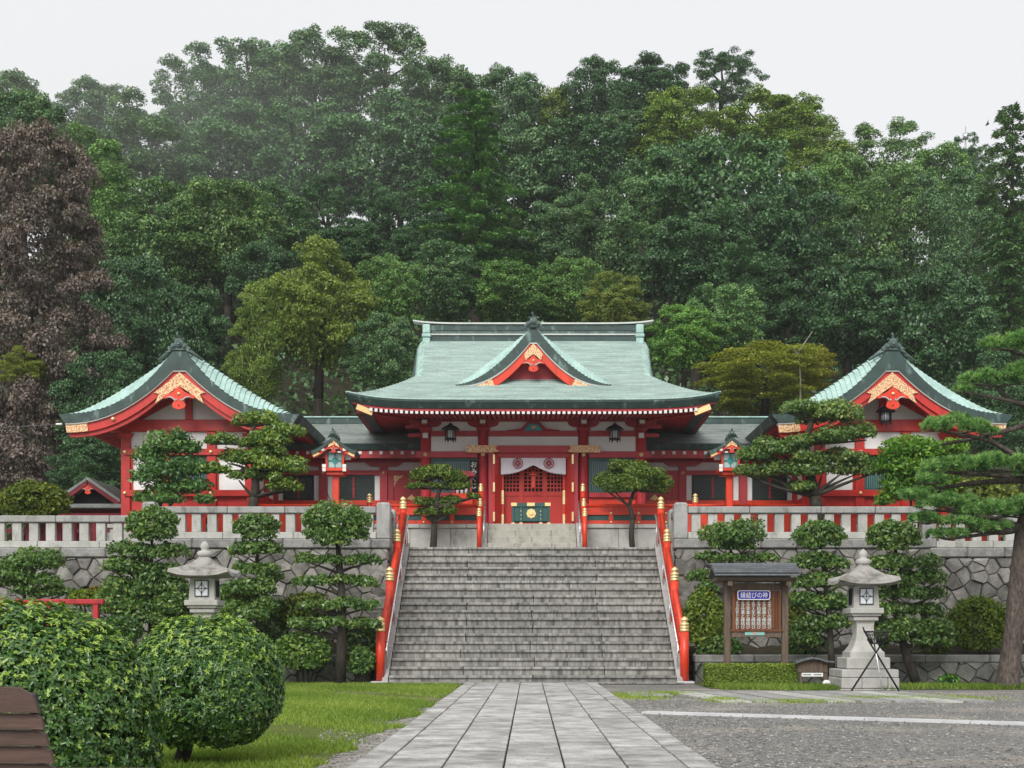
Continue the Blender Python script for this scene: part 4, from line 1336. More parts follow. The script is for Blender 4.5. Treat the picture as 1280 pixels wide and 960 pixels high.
# offering box
ob = tag(thing('offering_box', 'dark teal offering box with gilt crest and fittings before the shrine door', 'offering box', (XM - .05, 41.75, PLAT)))
ox, oy, oz = XM - .08, 41.75, PLAT
MB().box(ox - .56, ox + .56, oy - .26, oy + .26, oz + .12, oz + .58, 0, .015).build('chest', M['teal'], ob)
tp = MB()
tp.box(ox - .60, ox + .60, oy - .30, oy - .24, oz + .585, oz + .70)
tp.box(ox - .60, ox + .60, oy + .24, oy + .30, oz + .585, oz + .70)
tp.box(ox - .60, ox - .54, oy - .239, oy + .239, oz + .585, oz + .70)
tp.box(ox + .54, ox + .60, oy - .239, oy + .239, oz + .585, oz + .70)
for k in range(9):
    x = ox - .5 + k * .125
    tp.box(x - .03, x + .03, oy - .238, oy + .238, oz + .62, oz + .66)
tpo = tp.build('slatted_top', M['teal'], ob)
for a, b2 in ((-.62, -.44), (-.12, .12), (.44, .62)):
    MB().box(ox + a, ox + b2, oy - .325, oy - .302, oz + .60, oz + .705).build('gilt_band', M['gold'], tpo)
for dx in (-.56, -.31, .31, .56):
    l = MB().box(ox + dx - .04, ox + dx + .04, oy - .29, oy - .262, oz + .09, oz + .58, 0, .008)
    l = l.build('leg', M['teal'], ob)
    MB().box(ox + dx - .055, ox + dx + .055, oy - .31, oy - .2, oz + .003, oz + .088, 0, .01).build('gilt_shoe', M['brass'], l)
    if abs(dx) < .5:
        for z in (.2, .32, .44):
            MB().ball((ox + dx, oy - .292, oz + z), .022, 6).build('stud', M['brass'], l)
m_ = MB()
n = 24
pr_ = [(.145 * (1 + .09 * math.cos(8 * 2 * math.pi * k / n)), 2 * math.pi * k / n) for k in range(n)]
m_.prism([(ox + .01 + r * math.cos(a), oz + .37 + r * math.sin(a)) for r, a in pr_], oy - .285, oy - .262)
q = MB().lathe([(.09, 0), (.08, .012), (.03, .02), (.001, .02)], (0, 0, 0), 14)
m_.add([(ox + .01 + a, oy - .285 - c, oz + .37 + b2) for a, b2, c in q.v], q.f)
m_.build('crest', M['gold'], ob)

# fortune slip banner and counter in the left bay
bn = tag(thing('fortune_banner', 'black vertical banner with white Japanese lettering beside the left shrine window', 'banner', (XM - 1.99, YC - .2, 6.4)))
bcx = at(592.5, 595, YC - .2).x
MB().box(bcx - .125, bcx + .125, YC - .23, YC - .21, 5.92, 6.9, 0, .004).build('cloth_panel', M['sign_black'], bn)
for k, ch in enumerate('おみくじ'):
    new_obj('lettering', text_mesh(ch, .215, M['print_white']), (bcx, YC - .238, 6.76 - k * .23), bn)
ct = tag(thing('fortune_counter', 'small red roofed fortune slip counter under the left slatted window', 'counter', (XM - 2.5, YC - .5, 5.6)))
cx = at(578, 600, 42.6).x
MB().box(cx - .34, cx + .34, 42.45, 42.8, PLAT, 5.78, 0, .02).build('cabinet', M['vermilion'], ct)
MB().prism([(cx - .42, 6.34), (cx - .30, 6.50), (cx + .30, 6.50), (cx + .42, 6.34)], 42.4, 42.84).build('roof', M['crimson'], ct)
for dx in (-.28, .28):
    MB().box(cx + dx - .03, cx + dx + .03, 42.55, 42.62, 5.785, 6.338).build('post', M['crimson'], ct)
for dx, hh in ((-.16, .34), (-.02, .28), (.12, .36)):
    MB().lathe([(.045, 0), (.05, hh * .7), (.02, hh * .8), (.022, hh)], (cx + dx, 42.6, 5.785), 10).build('slip_holder', M['print_white'], ct)
# ------------------------------------------------------------------ the two side halls, gables to the front
def side_hall(xc, nm, label, mirror):
    """A gabled hall: xc its axis, mirror +1 when its inner side (towards the shrine) is at +x."""
    hall = tag(thing('side_hall', label, 'side hall', (xc, 41.2, PLAT), 'gabled side halls'))
    yf, yb = 40.0, 49.0
    W, ZA, ZT = 3.66, 9.86, 7.92
    fw = .20
    def zt(t): return ZA + .10 - (ZA + .10 - ZT) * (1 - (1 - t) ** 1.25)
    def zd(t): return ZA - .04 - (ZA - .04 - ZT) * (1 - (1 - t) ** 2.5)
    def zl(t): return ZA - .60 - (ZA - .60 - ZT + .26) * (1 - (1 - t) ** 2.1)
    rf = MB()
    NT = 24
    for sg in (-1, 1):
        for i in range(NT):
            ta, tb = i / NT, (i + 1) / NT
            def ring(t, lift):
                x = xc + sg * (fw + (W - fw) * t)
                out = []
                for k in [a / 6 for a in range(7)]:
                    out.append((x, yf + .02 + .75 * k, zd(t) + (zt(t) - zd(t)) * math.sin(k * math.pi / 2) + lift))
                out.append((x, yb, zt(t) + lift))
                return out
            A, B_, B2 = ring(ta, 0), ring(tb, .034), ring(tb, 0)
            rf.grid(lambda a, b: (A, B_)[a][b], 2, 8)
            rf.grid(lambda a, b: (B_, B2)[a][b], 2, 8, 1)  # riser faces dark: edge tarnish plus the rows' shadow lines put into the colour
    rf.grid(lambda a, b: (xc + (-fw, fw)[a], (yf + .02, yf + .7, yb)[b], (ZA - .02, ZA + .01, ZA + .01)[b]), 2, 3)
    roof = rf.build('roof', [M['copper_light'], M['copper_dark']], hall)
    T = [i / 24 for i in range(25)]
    full = [(-(fw + (W - fw) * t), t) for t in T[::-1]] + [((fw + (W - fw) * t), t) for t in T]
    kx = .945
    MB().strip([(xc + x, zd(t)) for x, t in full], [(xc + x * kx, zl(t)) for x, t in full], yf - .02, yf + .4).build('bargeboard', M['copper_dark'], roof)
    MB().strip([(xc + x * kx, zl(t) + .012) for x, t in full], [(xc + x * kx, zl(t) - .045) for x, t in full], yf + .01, yf + .3).build('white_trim', M['trim_white'], roof)
    MB().strip([(xc + x * kx, zl(t) - .046) for x, t in full], [(xc + x * kx * .99, zl(t) - .34 + .05 * t) for x, t in full], yf + .08, yf + .2).build('red_bargeboard', M['hall_red'], roof)
    MB().strip([(xc + x * kx * .985, zl(t) - .341 + .05 * t) for x, t in full], [(xc + x * kx * .97, zl(t) - .46 + .05 * t) for x, t in full], yf + .16, yf + .28).build('inner_bargeboard', M['hall_red'], roof)
    # side eaves: dark edge, soffit and rafters
    for sg in (-1, 1):
        x = xc + sg * W
        MB().prism([(x, ZT + .01), (x - sg * .10, ZT - .23), (x - sg * .3, ZT - .23), (x - sg * .5, ZT + .05)], yf + .41, yb).build('eave_edge', M['copper_dark'], roof)
        so = MB()
        so.add([(xc + sg * (W - .3), yf + .2, ZT - .235), (xc + sg * (W - .3), yb, ZT - .235), (xc + sg * 2.0, yb, 8.12), (xc + sg * 2.0, yf + .2, 8.12)], [(0, 1, 2, 3)])
        so.build('soffit', M['soffit'], roof)
        so = MB()
        so.add([(xc + sg * 2.0, yf + .21, 8.12), (xc + sg * 2.0, yb, 8.12), (xc, yb, 9.1), (xc, yf + .21, 9.1)], [(0, 1, 2, 3)])
        so.build('verge_soffit', M['soffit'], roof)
        for k in range(18):
            y = yf + .5 + k * .3
            MB().beam((xc + sg * (W - .25), y, ZT - .29), (xc + sg * 2.0, y, 8.04), .09, .1).build('rafter', M['crimson'], roof)
        # gilt ends of the red bargeboard
        tt = [.80, .86, .92, .97, 1.0]
        pts = [(xc + sg * (fw + (W - fw) * t) * kx, zl(t) - .05) for t in tt] + [(xc + sg * (fw + (W - fw) * t) * kx * .99, zl(t) - .335 + .05 * t) for t in tt[::-1]]
        gilt_corner(roof, pts, yf + .07)
        MB().ball((xc + sg * 2.02, yf + .05, zl(.53) - .20), .065, 10).build('boss', M['brass'], roof)
    # gilt filigree under the apex, carved pendant, ridge and its end tile
    a0 = ZA - .66
    pts = [(0, 0), (.26, -.22), (.52, -.44), (.78, -.62), (.62, -.66), (.74, -.95), (.52, -.80), (.30, -.62), (0, -.42)]
    gilt_corner(roof, [(xc + a, a0 + b) for a, b in pts] + [(xc - a, a0 + b) for a, b in pts[-2:0:-1]], yf + .055)
    gegyo(roof, xc, yf + .0, a0 - .72, .92)
    MB().box(xc - .16, xc + .16, yf + .12, yb, ZA + .02, ZA + .16, 0, .03).build('roof_ridge', M['copper_dark'], roof)
    MB().box(xc - .12, xc + .12, yf + .14, yb, ZA + .164, ZA + .26, 0, .04).build('ridge_cap', M['copper_light'], roof)
    onigawara(roof, xc, yf - .0, ZA + .06, .70)
    for s in (-1, 1):
        MB().tube([(xc + s * .2, yf + .05, ZA + .06), (xc + s * .42, yf + .12, ZA - .10), (xc + s * .68, yf + .2, ZA - .26)], [.07, .06, .04], 6).build('ridge_foot', M['ornament'], roof)

    # walls
    yw = 41.2
    hw = 2.02
    H = lambda name, m, x0, x1, y0, y1, z0, z1, bev=0.0, par=None: box(name, M[m], par or hall, xc + x0, xc + x1, y0, y1, z0, z1, bev)
    posts = [-1.95, -.72, .72, 1.95]
    for i, x in enumerate(posts):
        z1 = 7.56
        H('post', 'hall_red', x - .145, x + .145, yw - .145, yw + .145, PLAT, z1, .02)
    H('tie_beam', 'hall_red', -2.5, 2.5, yw - .17, yw + .12, 7.565, 7.93, .02)
    for s in (-1, 1):
        H('white_beam_end', 'rafter_white', min(s * 2.50, s * 2.525), max(s * 2.50, s * 2.525), yw - .15, yw + .1, 7.6, 7.9)
        MB().prism([(xc + s * 1.95 - .28, 7.50), (xc + s * 1.95 + .28, 7.50), (xc + s * 1.95 + .2, 7.36), (xc + s * 1.95 - .2, 7.36)], yw - .2, yw - .15).build('bracket', M['hall_red'], hall)
    H('upper_rail', 'hall_red', -1.97, 1.97, yw - .20, yw - .148, 6.82, 7.02, .01)
    H('lower_rail', 'hall_red', -1.97, 1.97, yw - .20, yw - .148, 5.54, 5.74, .01)
    for x in posts:
        for z in (6.92, 5.64):
            MB().ball((xc + x, yw - .21, z), .06, 10).build('nail_cover', M['brass'], hall)
    for a, b in zip(posts[:-1], posts[1:]):
        a, b = a + .148, b - .148
        H('white_panel', 'plaster', a, b, yw - .03, yw + .04, 7.03, 7.56)
        H('dado_panel', 'hall_red', a, b, yw - .05, yw + .05, PLAT + .2, 5.54)
        H('skirting', 'vermilion', a, b, yw - .26, yw - .22, 4.42, PLAT + .195)
        if a > -1 and b < 1:
            wf = MB()
            for q in ((a, b, 6.74, 6.82), (a, b, 5.74, 5.82), (a, a + .07, 5.82, 6.74), (b - .07, b, 5.82, 6.74)):
                wf.box(xc + q[0], xc + q[1], yw - .08, yw + .04, q[2], q[3])
            win = wf.build('window', M['teal'], hall)
            sl = MB()
            for k in range(15):
                x = a + .07 + (b - a - .14) * (k + .5) / 15
                sl.box(xc + x - .022, xc + x + .022, yw - .06, yw - .01, 5.82, 6.74)
            sl.build('slat_screen', M['slat_teal'], win)
            MB().box(xc + a + .07, xc + b - .07, yw + .01, yw + .03, 5.82, 6.74).build('pane', M['shutter'], win)
        else:
            H('white_panel', 'plaster', a + .06, b - .06, yw - .03, yw + .04, 5.75, 6.81)
            for x0, x1 in ((a, a + .058), (b - .058, b)):
                H('panel_frame', 'hall_red', x0, x1, yw - .06, yw + .04, 5.742, 6.818)
    # gable wall: strut, diagonal braces, white infill
    MB().prism([(xc - 2.35, 7.935), (xc + 2.35, 7.935), (xc, 9.1)], yw - .0, yw + .06).build('gable_panel', M['plaster'], hall)
    H('king_strut', 'hall_red', -.10, .10, yw - .12, yw - .002, 7.935, 9.0)
    for s in (-1, 1):
        MB().beam((xc + s * 1.55, yw - .07, 7.99), (xc + s * .06, yw - .07, 8.80), .12, .16).build('gable_brace', M['hall_red'], hall)
        MB().beam((xc + s * 2.75, yw - .09, 7.93), (xc + s * 0.9, yw - .09, 8.58), .14, .2).build('gable_beam', M['hall_red'], hall)
    # side walls with posts
    for s in (-1, 1):
        x = s * hw
        H('side_wall', 'plaster', min(x - s * .05, x), max(x - s * .05, x), yw + .16, yb - .8, 5.2, 7.6)
        H('side_rail', 'hall_red', min(x - s * .08, x + s * .03), max(x - s * .08, x + s * .03), yw + .16, yb - .8, 6.82, 7.02)
        H('side_plate', 'hall_red', min(x - s * .12, x + s * .1), max(x - s * .12, x + s * .1), yw + .16, yb - .8, 7.605, 8.0)
        H('side_dado', 'hall_red', min(x - s * .08, x + s * .03), max(x - s * .08, x + s * .03), yw + .16, yb - .8, PLAT, 5.74)
        for k in range(1, 5):
            y = yw + k * 1.6
            H('side_post', 'hall_red', x - .13, x + .13, y - .13, y + .13, PLAT, 7.6)
    H('back_wall', 'crimson', -1.9, 1.9, yb - .9, yb - .8, PLAT, 8.9)
    return hall


HL, HR = -10.62, 11.0
side_hall(HL, 'left', 'left gabled side hall with vermilion walls and gilt pendant, half behind pruned trees', 1)
side_hall(HR, 'right', 'right gabled side hall with gilt pendant and hanging lantern, behind the big pine', -1)

# ------------------------------------------------------------------ galleries joining the halls to the shrine
def gallery(xa, xb, nm, label):
    """Low roofed gallery from xa (hall end) to xb (shrine end)."""
    gl_ = tag(thing('gallery', label, 'gallery', ((xa + xb) / 2, 45.2, PLAT), 'galleries between the halls'))
    s = 1 if xb > xa else -1
    x0, x1 = min(xa, xb), max(xa, xb)
    ye, yr, ze, zr = 44.2, 46.6, 7.62, 8.72
    rf = MB()
    N = 14
    for back in (0, 1):
        for i in range(N):
            def pt(x, t, lift):
                y = ye + (yr - ye) * t
                return (x, 2 * yr - y if back else y, ze + (zr - ze) * t ** 1.15 + lift)
            a, b = i / N, (i + 1) / N
            nxg = 13
            X = [x0 + (x1 - x0) * k / (nxg - 1) for k in range(nxg)]
            rf.grid(lambda p_, q: pt(X[q], (a, b)[p_], (.018, 0)[p_]), 2, nxg)
            rf.grid(lambda p_, q: pt(X[q], a, (0, .018)[p_]), 2, nxg)
    roof = rf.build('roof', M['copper_grey'], gl_)
    MB().prism([(ye - .03, ze + .02), (ye + .06, ze - .18), (ye + .4, ze - .16), (ye + .4, ze + .1)], x0, x1, axis='x').build('eave_edge', M['copper_dark'], roof)
    MB().box(x0, x1, yr - .14, yr + .14, zr - .06, zr + .16, 0, .02).build('roof_ridge', M['copper_dark'], roof)
    MB().box(x0, x1, yr - .18, yr + .18, zr + .164, zr + .21, 0, .01).build('ridge_cap', M['copper_light'], roof)
    MB().add([(x0, ye + .1, ze - .17), (x1, ye + .1, ze - .17), (x1, 45.3, ze - .10), (x0, 45.3, ze - .10)], [(0, 1, 2, 3)]).build('soffit', M['soffit'], gl_)
    bxx = lambda name, m, a, b, y0, y1, z0, z1, bev=0.0, par=None: box(name, M[m], par or gl_, min(a, b), max(a, b), y0, y1, z0, z1, bev)
    bxx('eave_beam', 'crimson', x0, x1, ye + .12, ye + .3, 7.18, 7.44)
    x = x0 + .12
    while x < x1:
        MB().box(x - .05, x + .05, ye + .085, ye + .118, 7.30, 7.40).build('rafter_end', M['rafter_white'], gl_)
        x += .352
    yw = 45.2
    bxx('wall_plate', 'crimson', x0, x1, yw - .12, yw + .1, 7.14, 7.5)
    bxx('upper_panel', 'plaster', x0, x1, yw - .0, yw + .05, 6.86, 7.139)
    bxx('head_beam', 'crimson_pale', x0, x1, yw - .14, yw + .05, 6.70, 6.855, .01)
    bxx('sill_beam', 'vermilion', x0, x1, yw - .16, yw + .06, 5.62, 5.83, .01)
    bxx('lower_wall', 'vermilion', x0, x1, yw - .03, yw + .05, PLAT, 5.62)
    # bay posts at fixed distances from the shrine
    px_ = [xb - s * 1.55, xb - s * 3.62]
    for p_ in px_:
        bxx('post', 'crimson_pale', p_ - .13, p_ + .13, yw - .18, yw + .08, PLAT, 7.14, .01)
        MB().prism([(p_ - .62, 7.175), (p_ - .62, 7.10), (p_ - .45, 7.0), (p_ + .45, 7.0), (p_ + .62, 7.10), (p_ + .62, 7.175)], yw - .2, yw - .05).build('bracket_arm', M['crimson'], gl_)
        MB().ball((p_, yw - .19, 6.77), .055, 8).build('nail_cover', M['brass'], gl_)
    # first bay: boarded double doors with a cusped gilt-cornered head
    a, b = sorted((xb, px_[0] + s * .13))
    bxx('door_board', 'crimson', a, b, yw - .06, yw + .04, 5.832, 6.698)
    for q in ((a + .12, 1), (b - .05, -1)):
        pass
    e0 = px_[0] + s * .13
    bxx('door_frame', 'crimson_pale', e0, e0 + s * .20, yw - .11, yw - .062, 5.832, 6.698)
    q0 = e0 + s * .21
    for q, d in ((q0, s), (xb - s * .10, -s)):
        MB().prism([(q, 6.69), (q + d * .36, 6.69), (q + d * .16, 6.56), (q + d * .07, 6.44), (q, 6.28)], yw - .085, yw - .062).build('gilt_corner', M['gold_filigree'], gl_)
    qm = (q0 + xb) / 2
    MB().prism([(qm - .0, 6.04), (qm + .17, 5.88), (qm, 5.835), (qm - .17, 5.88)], yw - .085, yw - .063).build('gilt_plate', M['gold'], gl_)
    # further bays: white side strips and dark diagonal lattices
    ends = [(px_[0] - s * .13, px_[1] + s * .13), (px_[1] - s * .13, xa)]
    for a, b in ends:
        a, b = sorted((a, b))
        for w0 in ((a + .015, a + .19), (b - .19, b - .015)):
            bxx('white_strip', 'plaster', w0[0], w0[1], yw - .05, yw + .03, 5.835, 6.695)
        a2, b2 = a + .2, b - .2
        fr = MB()
        for q in ((a2, b2, 6.62, 6.698), (a2, b2, 5.832, 5.90), (a2, a2 + .07, 5.90, 6.62), (b2 - .07, b2, 5.90, 6.62)):
            fr.box(q[0], q[1], yw - .08, yw + .02, q[2], q[3])
        win = fr.build('lattice_window', M['dark_green'], gl_)
        lt = MB()
        za, zb = 5.90, 6.62
        hgt = zb - za
        for d in (-1, 1):
            x = a2 - hgt
            while x < b2 + hgt:
                xs_, xe_ = (x, x + hgt * .8)
                zs_, ze_ = (za, zb) if d > 0 else (zb, za)
                t0 = max(0, (a2 + .07 - xs_) / (xe_ - xs_)); t1 = min(1, (b2 - .07 - xs_) / (xe_ - xs_))
                if t1 > t0 + .03:
                    P = lambda t: (xs_ + (xe_ - xs_) * t, yw - .045 - .012 * d, zs_ + (ze_ - zs_) * t)
                    lt.beam(P(t0), P(t1), .03, .022, up=(0, 1, 0))
                x += .115
        lt.build('diagonal_lattice', M['dark_green'], win)
        bxx('pane', 'lattice_pane', a2 + .07, b2 - .07, yw - .01, yw + .01, za, zb, 0, win)
        mid = (a2 + b2) / 2
        bxx('mullion', 'crimson', mid - .03, mid + .03, yw - .1, yw - .062, za, zb, 0, win)
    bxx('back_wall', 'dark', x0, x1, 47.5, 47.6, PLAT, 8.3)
    return gl_


gallery(HL + 2.0, XM - 3.55, 'left', 'low gallery with copper roof and dark lattice windows joining left hall and shrine')
gallery(HR - 2.0, XM + 3.55, 'right', 'low gallery with copper roof and dark lattice windows joining shrine and right hall')

# the veranda railing of the platform
for s, nm in ((-1, 'left'), (1, 'right')):
    vr = tag(thing('veranda_railing', 'vermilion veranda railing with brass studs on the platform %s of the door' % nm, 'railing', (s * 5, 41.3, PLAT), 'veranda railings of the platform'))
    xa, xb = X0 + s * 1.62, s * 8.55
    x0, x1 = min(xa, xb), max(xa, xb)
    yv = 41.28
    box('bottom_rail', M['vermilion'], vr, x0, x1, yv - .06, yv + .06, PLAT + .012, PLAT + .13, .01)
    box('middle_rail', M['vermilion'], vr, x0, x1, yv - .05, yv + .05, PLAT + .30, PLAT + .40, .01)
    box('panel_board', M['vermilion'], vr, x0, x1, yv + .0, yv + .025, PLAT + .40, PLAT + .55)
    box('backing_board', M['teal'], vr, x0, x1, yv + .01, yv + .03, PLAT + .135, PLAT + .298)
    MB().tube([(x0, yv, PLAT + .60), (x1, yv, PLAT + .60)], .05, 10).build('top_rail', M['vermilion'], vr)
    MB().box(min(s * 4.9, s * 8.6), max(s * 4.9, s * 8.6), 40.94, 40.985, 4.42, PLAT + .5).build('skirting_board', M['vermilion'], vr)
    n = 8
    for k in range(n + 1):
        x = xa + (xb - xa) * k / n
        MB().box(x - .075, x + .075, yv - .065, yv + .055, PLAT + .13, PLAT + .30).build('post', M['vermilion'], vr)
        MB().box(x - .05, x + .05, yv - .055, yv + .045, PLAT + .40, PLAT + .555).build('upper_post', M['vermilion'], vr)
        for z in (.075, .35):
            MB().ball((x, yv - .07, PLAT + z), .045, 8).build('stud', M['brass'], vr)
    post(vr, at(462 if s < 0 else 869, 630, yv).x, yv - .02, PLAT + .02, PLAT + .68, .085, k=.8)

# ------------------------------------------------------------------ little sub-shrine at the far left
sh = tag(thing('small_shrine', 'small dark red sub-shrine with grey gabled roof behind the left balustrade', 'small shrine', (-13.8, 43, 3.6)))
cx, yf = at(109, 600, 42.4).x, 42.4
ap, ev = at(109, 596, yf).z, at(109, 624, yf).z
W = 1.05
for sg in (-1, 1):
    MB().add([(cx, yf, ap), (cx + sg * W, yf, ev), (cx + sg * W, yf + 3, ev), (cx, yf + 3, ap), (cx, yf, ap - .10), (cx + sg * W, yf, ev - .10), (cx + sg * W, yf + 3, ev - .10), (cx, yf + 3, ap - .10)],
             [(0, 1, 2, 3), (4, 5, 6, 7), (0, 4, 5, 1), (1, 5, 6, 2)]).build('roof', M['copper_grey'], sh)
    MB().beam((cx, yf + .06, ap - .16), (cx + sg * (W - .06), yf + .06, ev - .14), .08, .14).build('bargeboard', M['dull_crimson'], sh)
MB().prism([(cx - .9, ev - .12), (cx + .9, ev - .12), (cx, ap - .2)], yf + .5, yf + .55).build('gable_panel', M['dark'], sh)
gegyo(sh, cx, yf + .1, ap - .36, .42)
box('eave_band', M['copper_grey'], sh, cx - 1.15, cx + 1.3, yf - .15, yf + .3, ev - .30, ev - .16, .02)
box('front_beam', M['dull_crimson'], sh, cx - 1.1, cx + 1.2, yf + .05, yf + .2, ev - .58, ev - .45)
box('wall', M['dull_crimson'], sh, cx - 1.1, cx + 1.2, yf + .3, yf + 2.4, 3.5, ev - .3)
for k in range(8):
    x = cx - 1.05 + k * .31
    box('post', M['dull_crimson'], sh, x - .05, x + .05, yf + .08, yf + .18, 3.5, ev - .46)
rl = tag(thing('red_fence', 'low dark red fence boards behind the lower left balustrade', 'fence', (-14.5, 39.5, 3.55)))
for k in range(12):
    x = -17.6 + k * .42
    box('board', M['dull_crimson'], rl, x, x + .22, 39.5, 39.56, 3.55, 4.62)
box('rail', M['dull_crimson'], rl, -17.7, -12.6, 39.57, 39.63, 4.3, 4.42)
rl = tag(thing('red_fence', 'low vermilion fence boards behind the lower right balustrade', 'fence', (14, 39.5, 3.55)))
for k in range(8):
    x = 12.2 + k * .42
    box('board', M['vermilion'], rl, x, x + .22, 39.5, 39.56, 3.55, 4.62)
box('rail', M['vermilion'], rl, 12.1, 15.6, 39.57, 39.63, 4.3, 4.42)

# ------------------------------------------------------------------ hanging lanterns
def hanging_lantern(x, y, z, label, top):
    t = thing('hanging_lantern', label, 'hanging lantern', (x, y, z), 'black iron lanterns hung under the eaves')
    MB().lathe([(.30, .30), (.29, .33), (.20, .40), (.08, .46), (.05, .50), (.001, .52)], (x, y, z), 12).build('cap', M['black_metal'], t)
    bd = MB()
    bd.lathe([(.18, -.02), (.19, .02), (.17, .03)], (x, y, z), 6)
    bd.lathe([(.17, .27), (.19, .275), (.19, .31)], (x, y, z), 6)
    for k in range(6):
        a = k * math.pi / 3
        bd.tube([(x + .165 * math.cos(a), y + .165 * math.sin(a), z - .09), (x + .165 * math.cos(a), y + .165 * math.sin(a), z + .30)], .016, 5)
        a += math.pi / 6
        bd.tube([(x + .142 * math.cos(a), y + .142 * math.sin(a), z + .02), (x + .142 * math.cos(a), y + .142 * math.sin(a), z + .28)], .008, 4)
    bd.build('frame', M['black_metal'], t)
    MB().lathe([(.135, .03), (.135, .27)], (x, y, z), 6).build('glass', M['lamp_glass'], t)
    MB().tube([(x, y, z + .5), (x, y, top)], .014, 5).build('hanger', M['black_metal'], t)


p = at(563, 549, 42.2); hanging_lantern(p.x, 42.2, p.z, 'black iron lantern hanging under the main eave, left of the door', 8.3)
p = at(768.5, 549, 42.2); hanging_lantern(p.x, 42.2, p.z, 'black iron lantern hanging under the main eave, right of the door', 8.3)
p = at(1107, 527, 40.6); hanging_lantern(p.x, 40.6, p.z, 'black iron lantern hanging below the gilt pendant of the right hall', 8.62)

# ------------------------------------------------------------------ red wooden lantern posts with little copper roofs
def lantern_post(x, y, label, lamp):
    t = thing('lantern_post', label, 'lantern post', (x, y, TER), 'red roofed lantern posts on the terrace')
    zb = 5.98
    MB().box(x - .10, x + .10, y - .10, y + .10, TER, zb, 0, .02).build('post', M['vermilion'], t)
    tr = MB().box(x - .26, x + .26, y - .26, y + .26, zb, zb + .10, 0, .01).box(x - .36, x + .36, y - .36, y + .36, zb + .104, zb + .20, 0, .01)
    tr = tr.build('tray', M['vermilion'], t)
    for dx in (-.30, .30):
        for dz, w_ in ((.11, .05), (.22, .055)):
            MB().box(x + dx - w_, x + dx + w_, y - .385, y - .36, zb + dz - .02, zb + dz + .08).build('white_end', M['rafter_white'], tr)
    z0, z1 = zb + .20, zb + .66
    for sx in (-1, 1):
        for sy in (-1, 1):
            MB().beam((x + sx * .235, y + sy * .235, z0), (x + sx * .255, y + sy * .255, z1), .055, .055, up=(0, 1, 0)).build('corner_post', M['vermilion'], t)
    gl_ = MB().box(x - .205, x + .205, y - .205, y + .205, z0 + .01, z1 - .01).build('glass', M['teal_pale'], t)
    d = MB()
    zc = (z0 + z1) / 2
    d.prism([(x, zc - .13), (x + .13, zc), (x, zc + .13), (x - .13, zc)], y - .225, y - .207)
    for q in ((0, .13, 0, .21), (0, -.13, 0, -.21), (.13, 0, .2, 0), (-.13, 0, -.2, 0)):
        d.beam((x + q[0], y - .216, zc + q[1]), (x + q[2], y - .216, zc + q[3]), .018, .09, up=(0, 1, 0))
    for sx in (-1, 1):
        d.box(x + sx * .205 - .018, x + sx * .205 + .018, y - .23, y - .206, z0, z1)
    d.box(x - .187, x + .187, y - .228, y - .206, z0, z0 + .03); d.box(x - .187, x + .187, y - .228, y - .206, z1 - .03, z1)
    d.build('lattice', surf('lattice_teal%d' % int(x > 0), (.05, .30, .29), (.04, .26, .25), 4, .5, .4) if True else None, gl_)
    # roof
    hw, ra, re = .66, zb + 1.10, zb + .68
    def zr(tt): return ra - (ra - re) * (1 - (1 - tt) ** 1.35)
    rf = MB()
    for sg in (-1, 1):
        for i in range(7):
            a, b = i / 7, (i + 1) / 7
            A = [(x + sg * hw * a, yy, zr(a)) for yy in (y - .52, y + .52)]
            B_ = [(x + sg * hw * b, yy, zr(b) + .015) for yy in (y - .52, y + .52)]
            C_ = [(x + sg * hw * b, yy, zr(b)) for yy in (y - .52, y + .52)]
            rf.grid(lambda p_, q: (A, B_)[p_][q], 2, 2); rf.grid(lambda p_, q: (B_, C_)[p_][q], 2, 2)
    roof = rf.build('roof', M['copper_light'], t)
    T = [i / 8 for i in range(9)]
    fl = [(-tt, tt) for tt in T[::-1]] + [(tt, tt) for tt in T[1:]]
    MB().strip([(x + hw * a, zr(tt) - .004) for a, tt in fl], [(x + hw * .97 * a, zr(tt) - .10) for a, tt in fl], y - .525, y + .525).build('bargeboard', M['copper_dark'], roof)
    MB().strip([(x + hw * .95 * a, zr(tt) - .10) for a, tt in fl], [(x + hw * .92 * a, zr(tt) - .20) for a, tt in fl], y - .46, y - .40).build('red_bargeboard', M['vermilion'], roof)
    for sg in (-1, 1):
        MB().beam((x + sg * hw * .66, y - .47, zr(.66) - .15), (x + sg * hw * .93, y - .47, zr(.93) - .15), .02, .085).build('gilt_end', M['gold'], roof)
        MB().box(x + sg * .32 - .045, x + sg * .32 + .045, y - .50, y - .44, re + .0, re + .08).build('white_end', M['rafter_white'], roof)
    gilt_corner(roof, [(x, ra - .11), (x + .15, ra - .24), (x + .17, ra - .33), (x, ra - .24), (x - .17, ra - .33), (x - .15, ra - .24)], y - .47)
    gegyo(roof, x, y - .47, ra - .34, .30)
    onigawara(roof, x, y - .5, ra + .02, .34)
    MB().box(x - .06, x + .06, y - .42, y + .5, ra + .0, ra + .10, 0, .02).build('roof_ridge', M['ornament'], roof)
    fl_ = MB().box(x + lamp * .36 - .09, x + lamp * .36 + .09, y - .10, y + .04, z0 + .27, z0 + .42, 0, .01)
    fl_.build('floodlight', M['lamp_glass'], t)
    MB().tube([(x - .16, y - .12, zb), (x - .3, y - .12, zb - .02), (x - .33, y - .1, zb - .35), (x - .22, y - .1, zb - .6), (x - .13, y - .1, zb - .8)], .012, 5).build('cable', M['black_metal'], t)


lantern_post(at(420, 600, 39.4).x, 39.4, 'red lantern post with copper roof left of the stairs, before the left gallery', 1)
lantern_post(at(911.5, 600, 39.4).x, 39.4, 'red lantern post with copper roof right of the stairs, before the right gallery', -1)
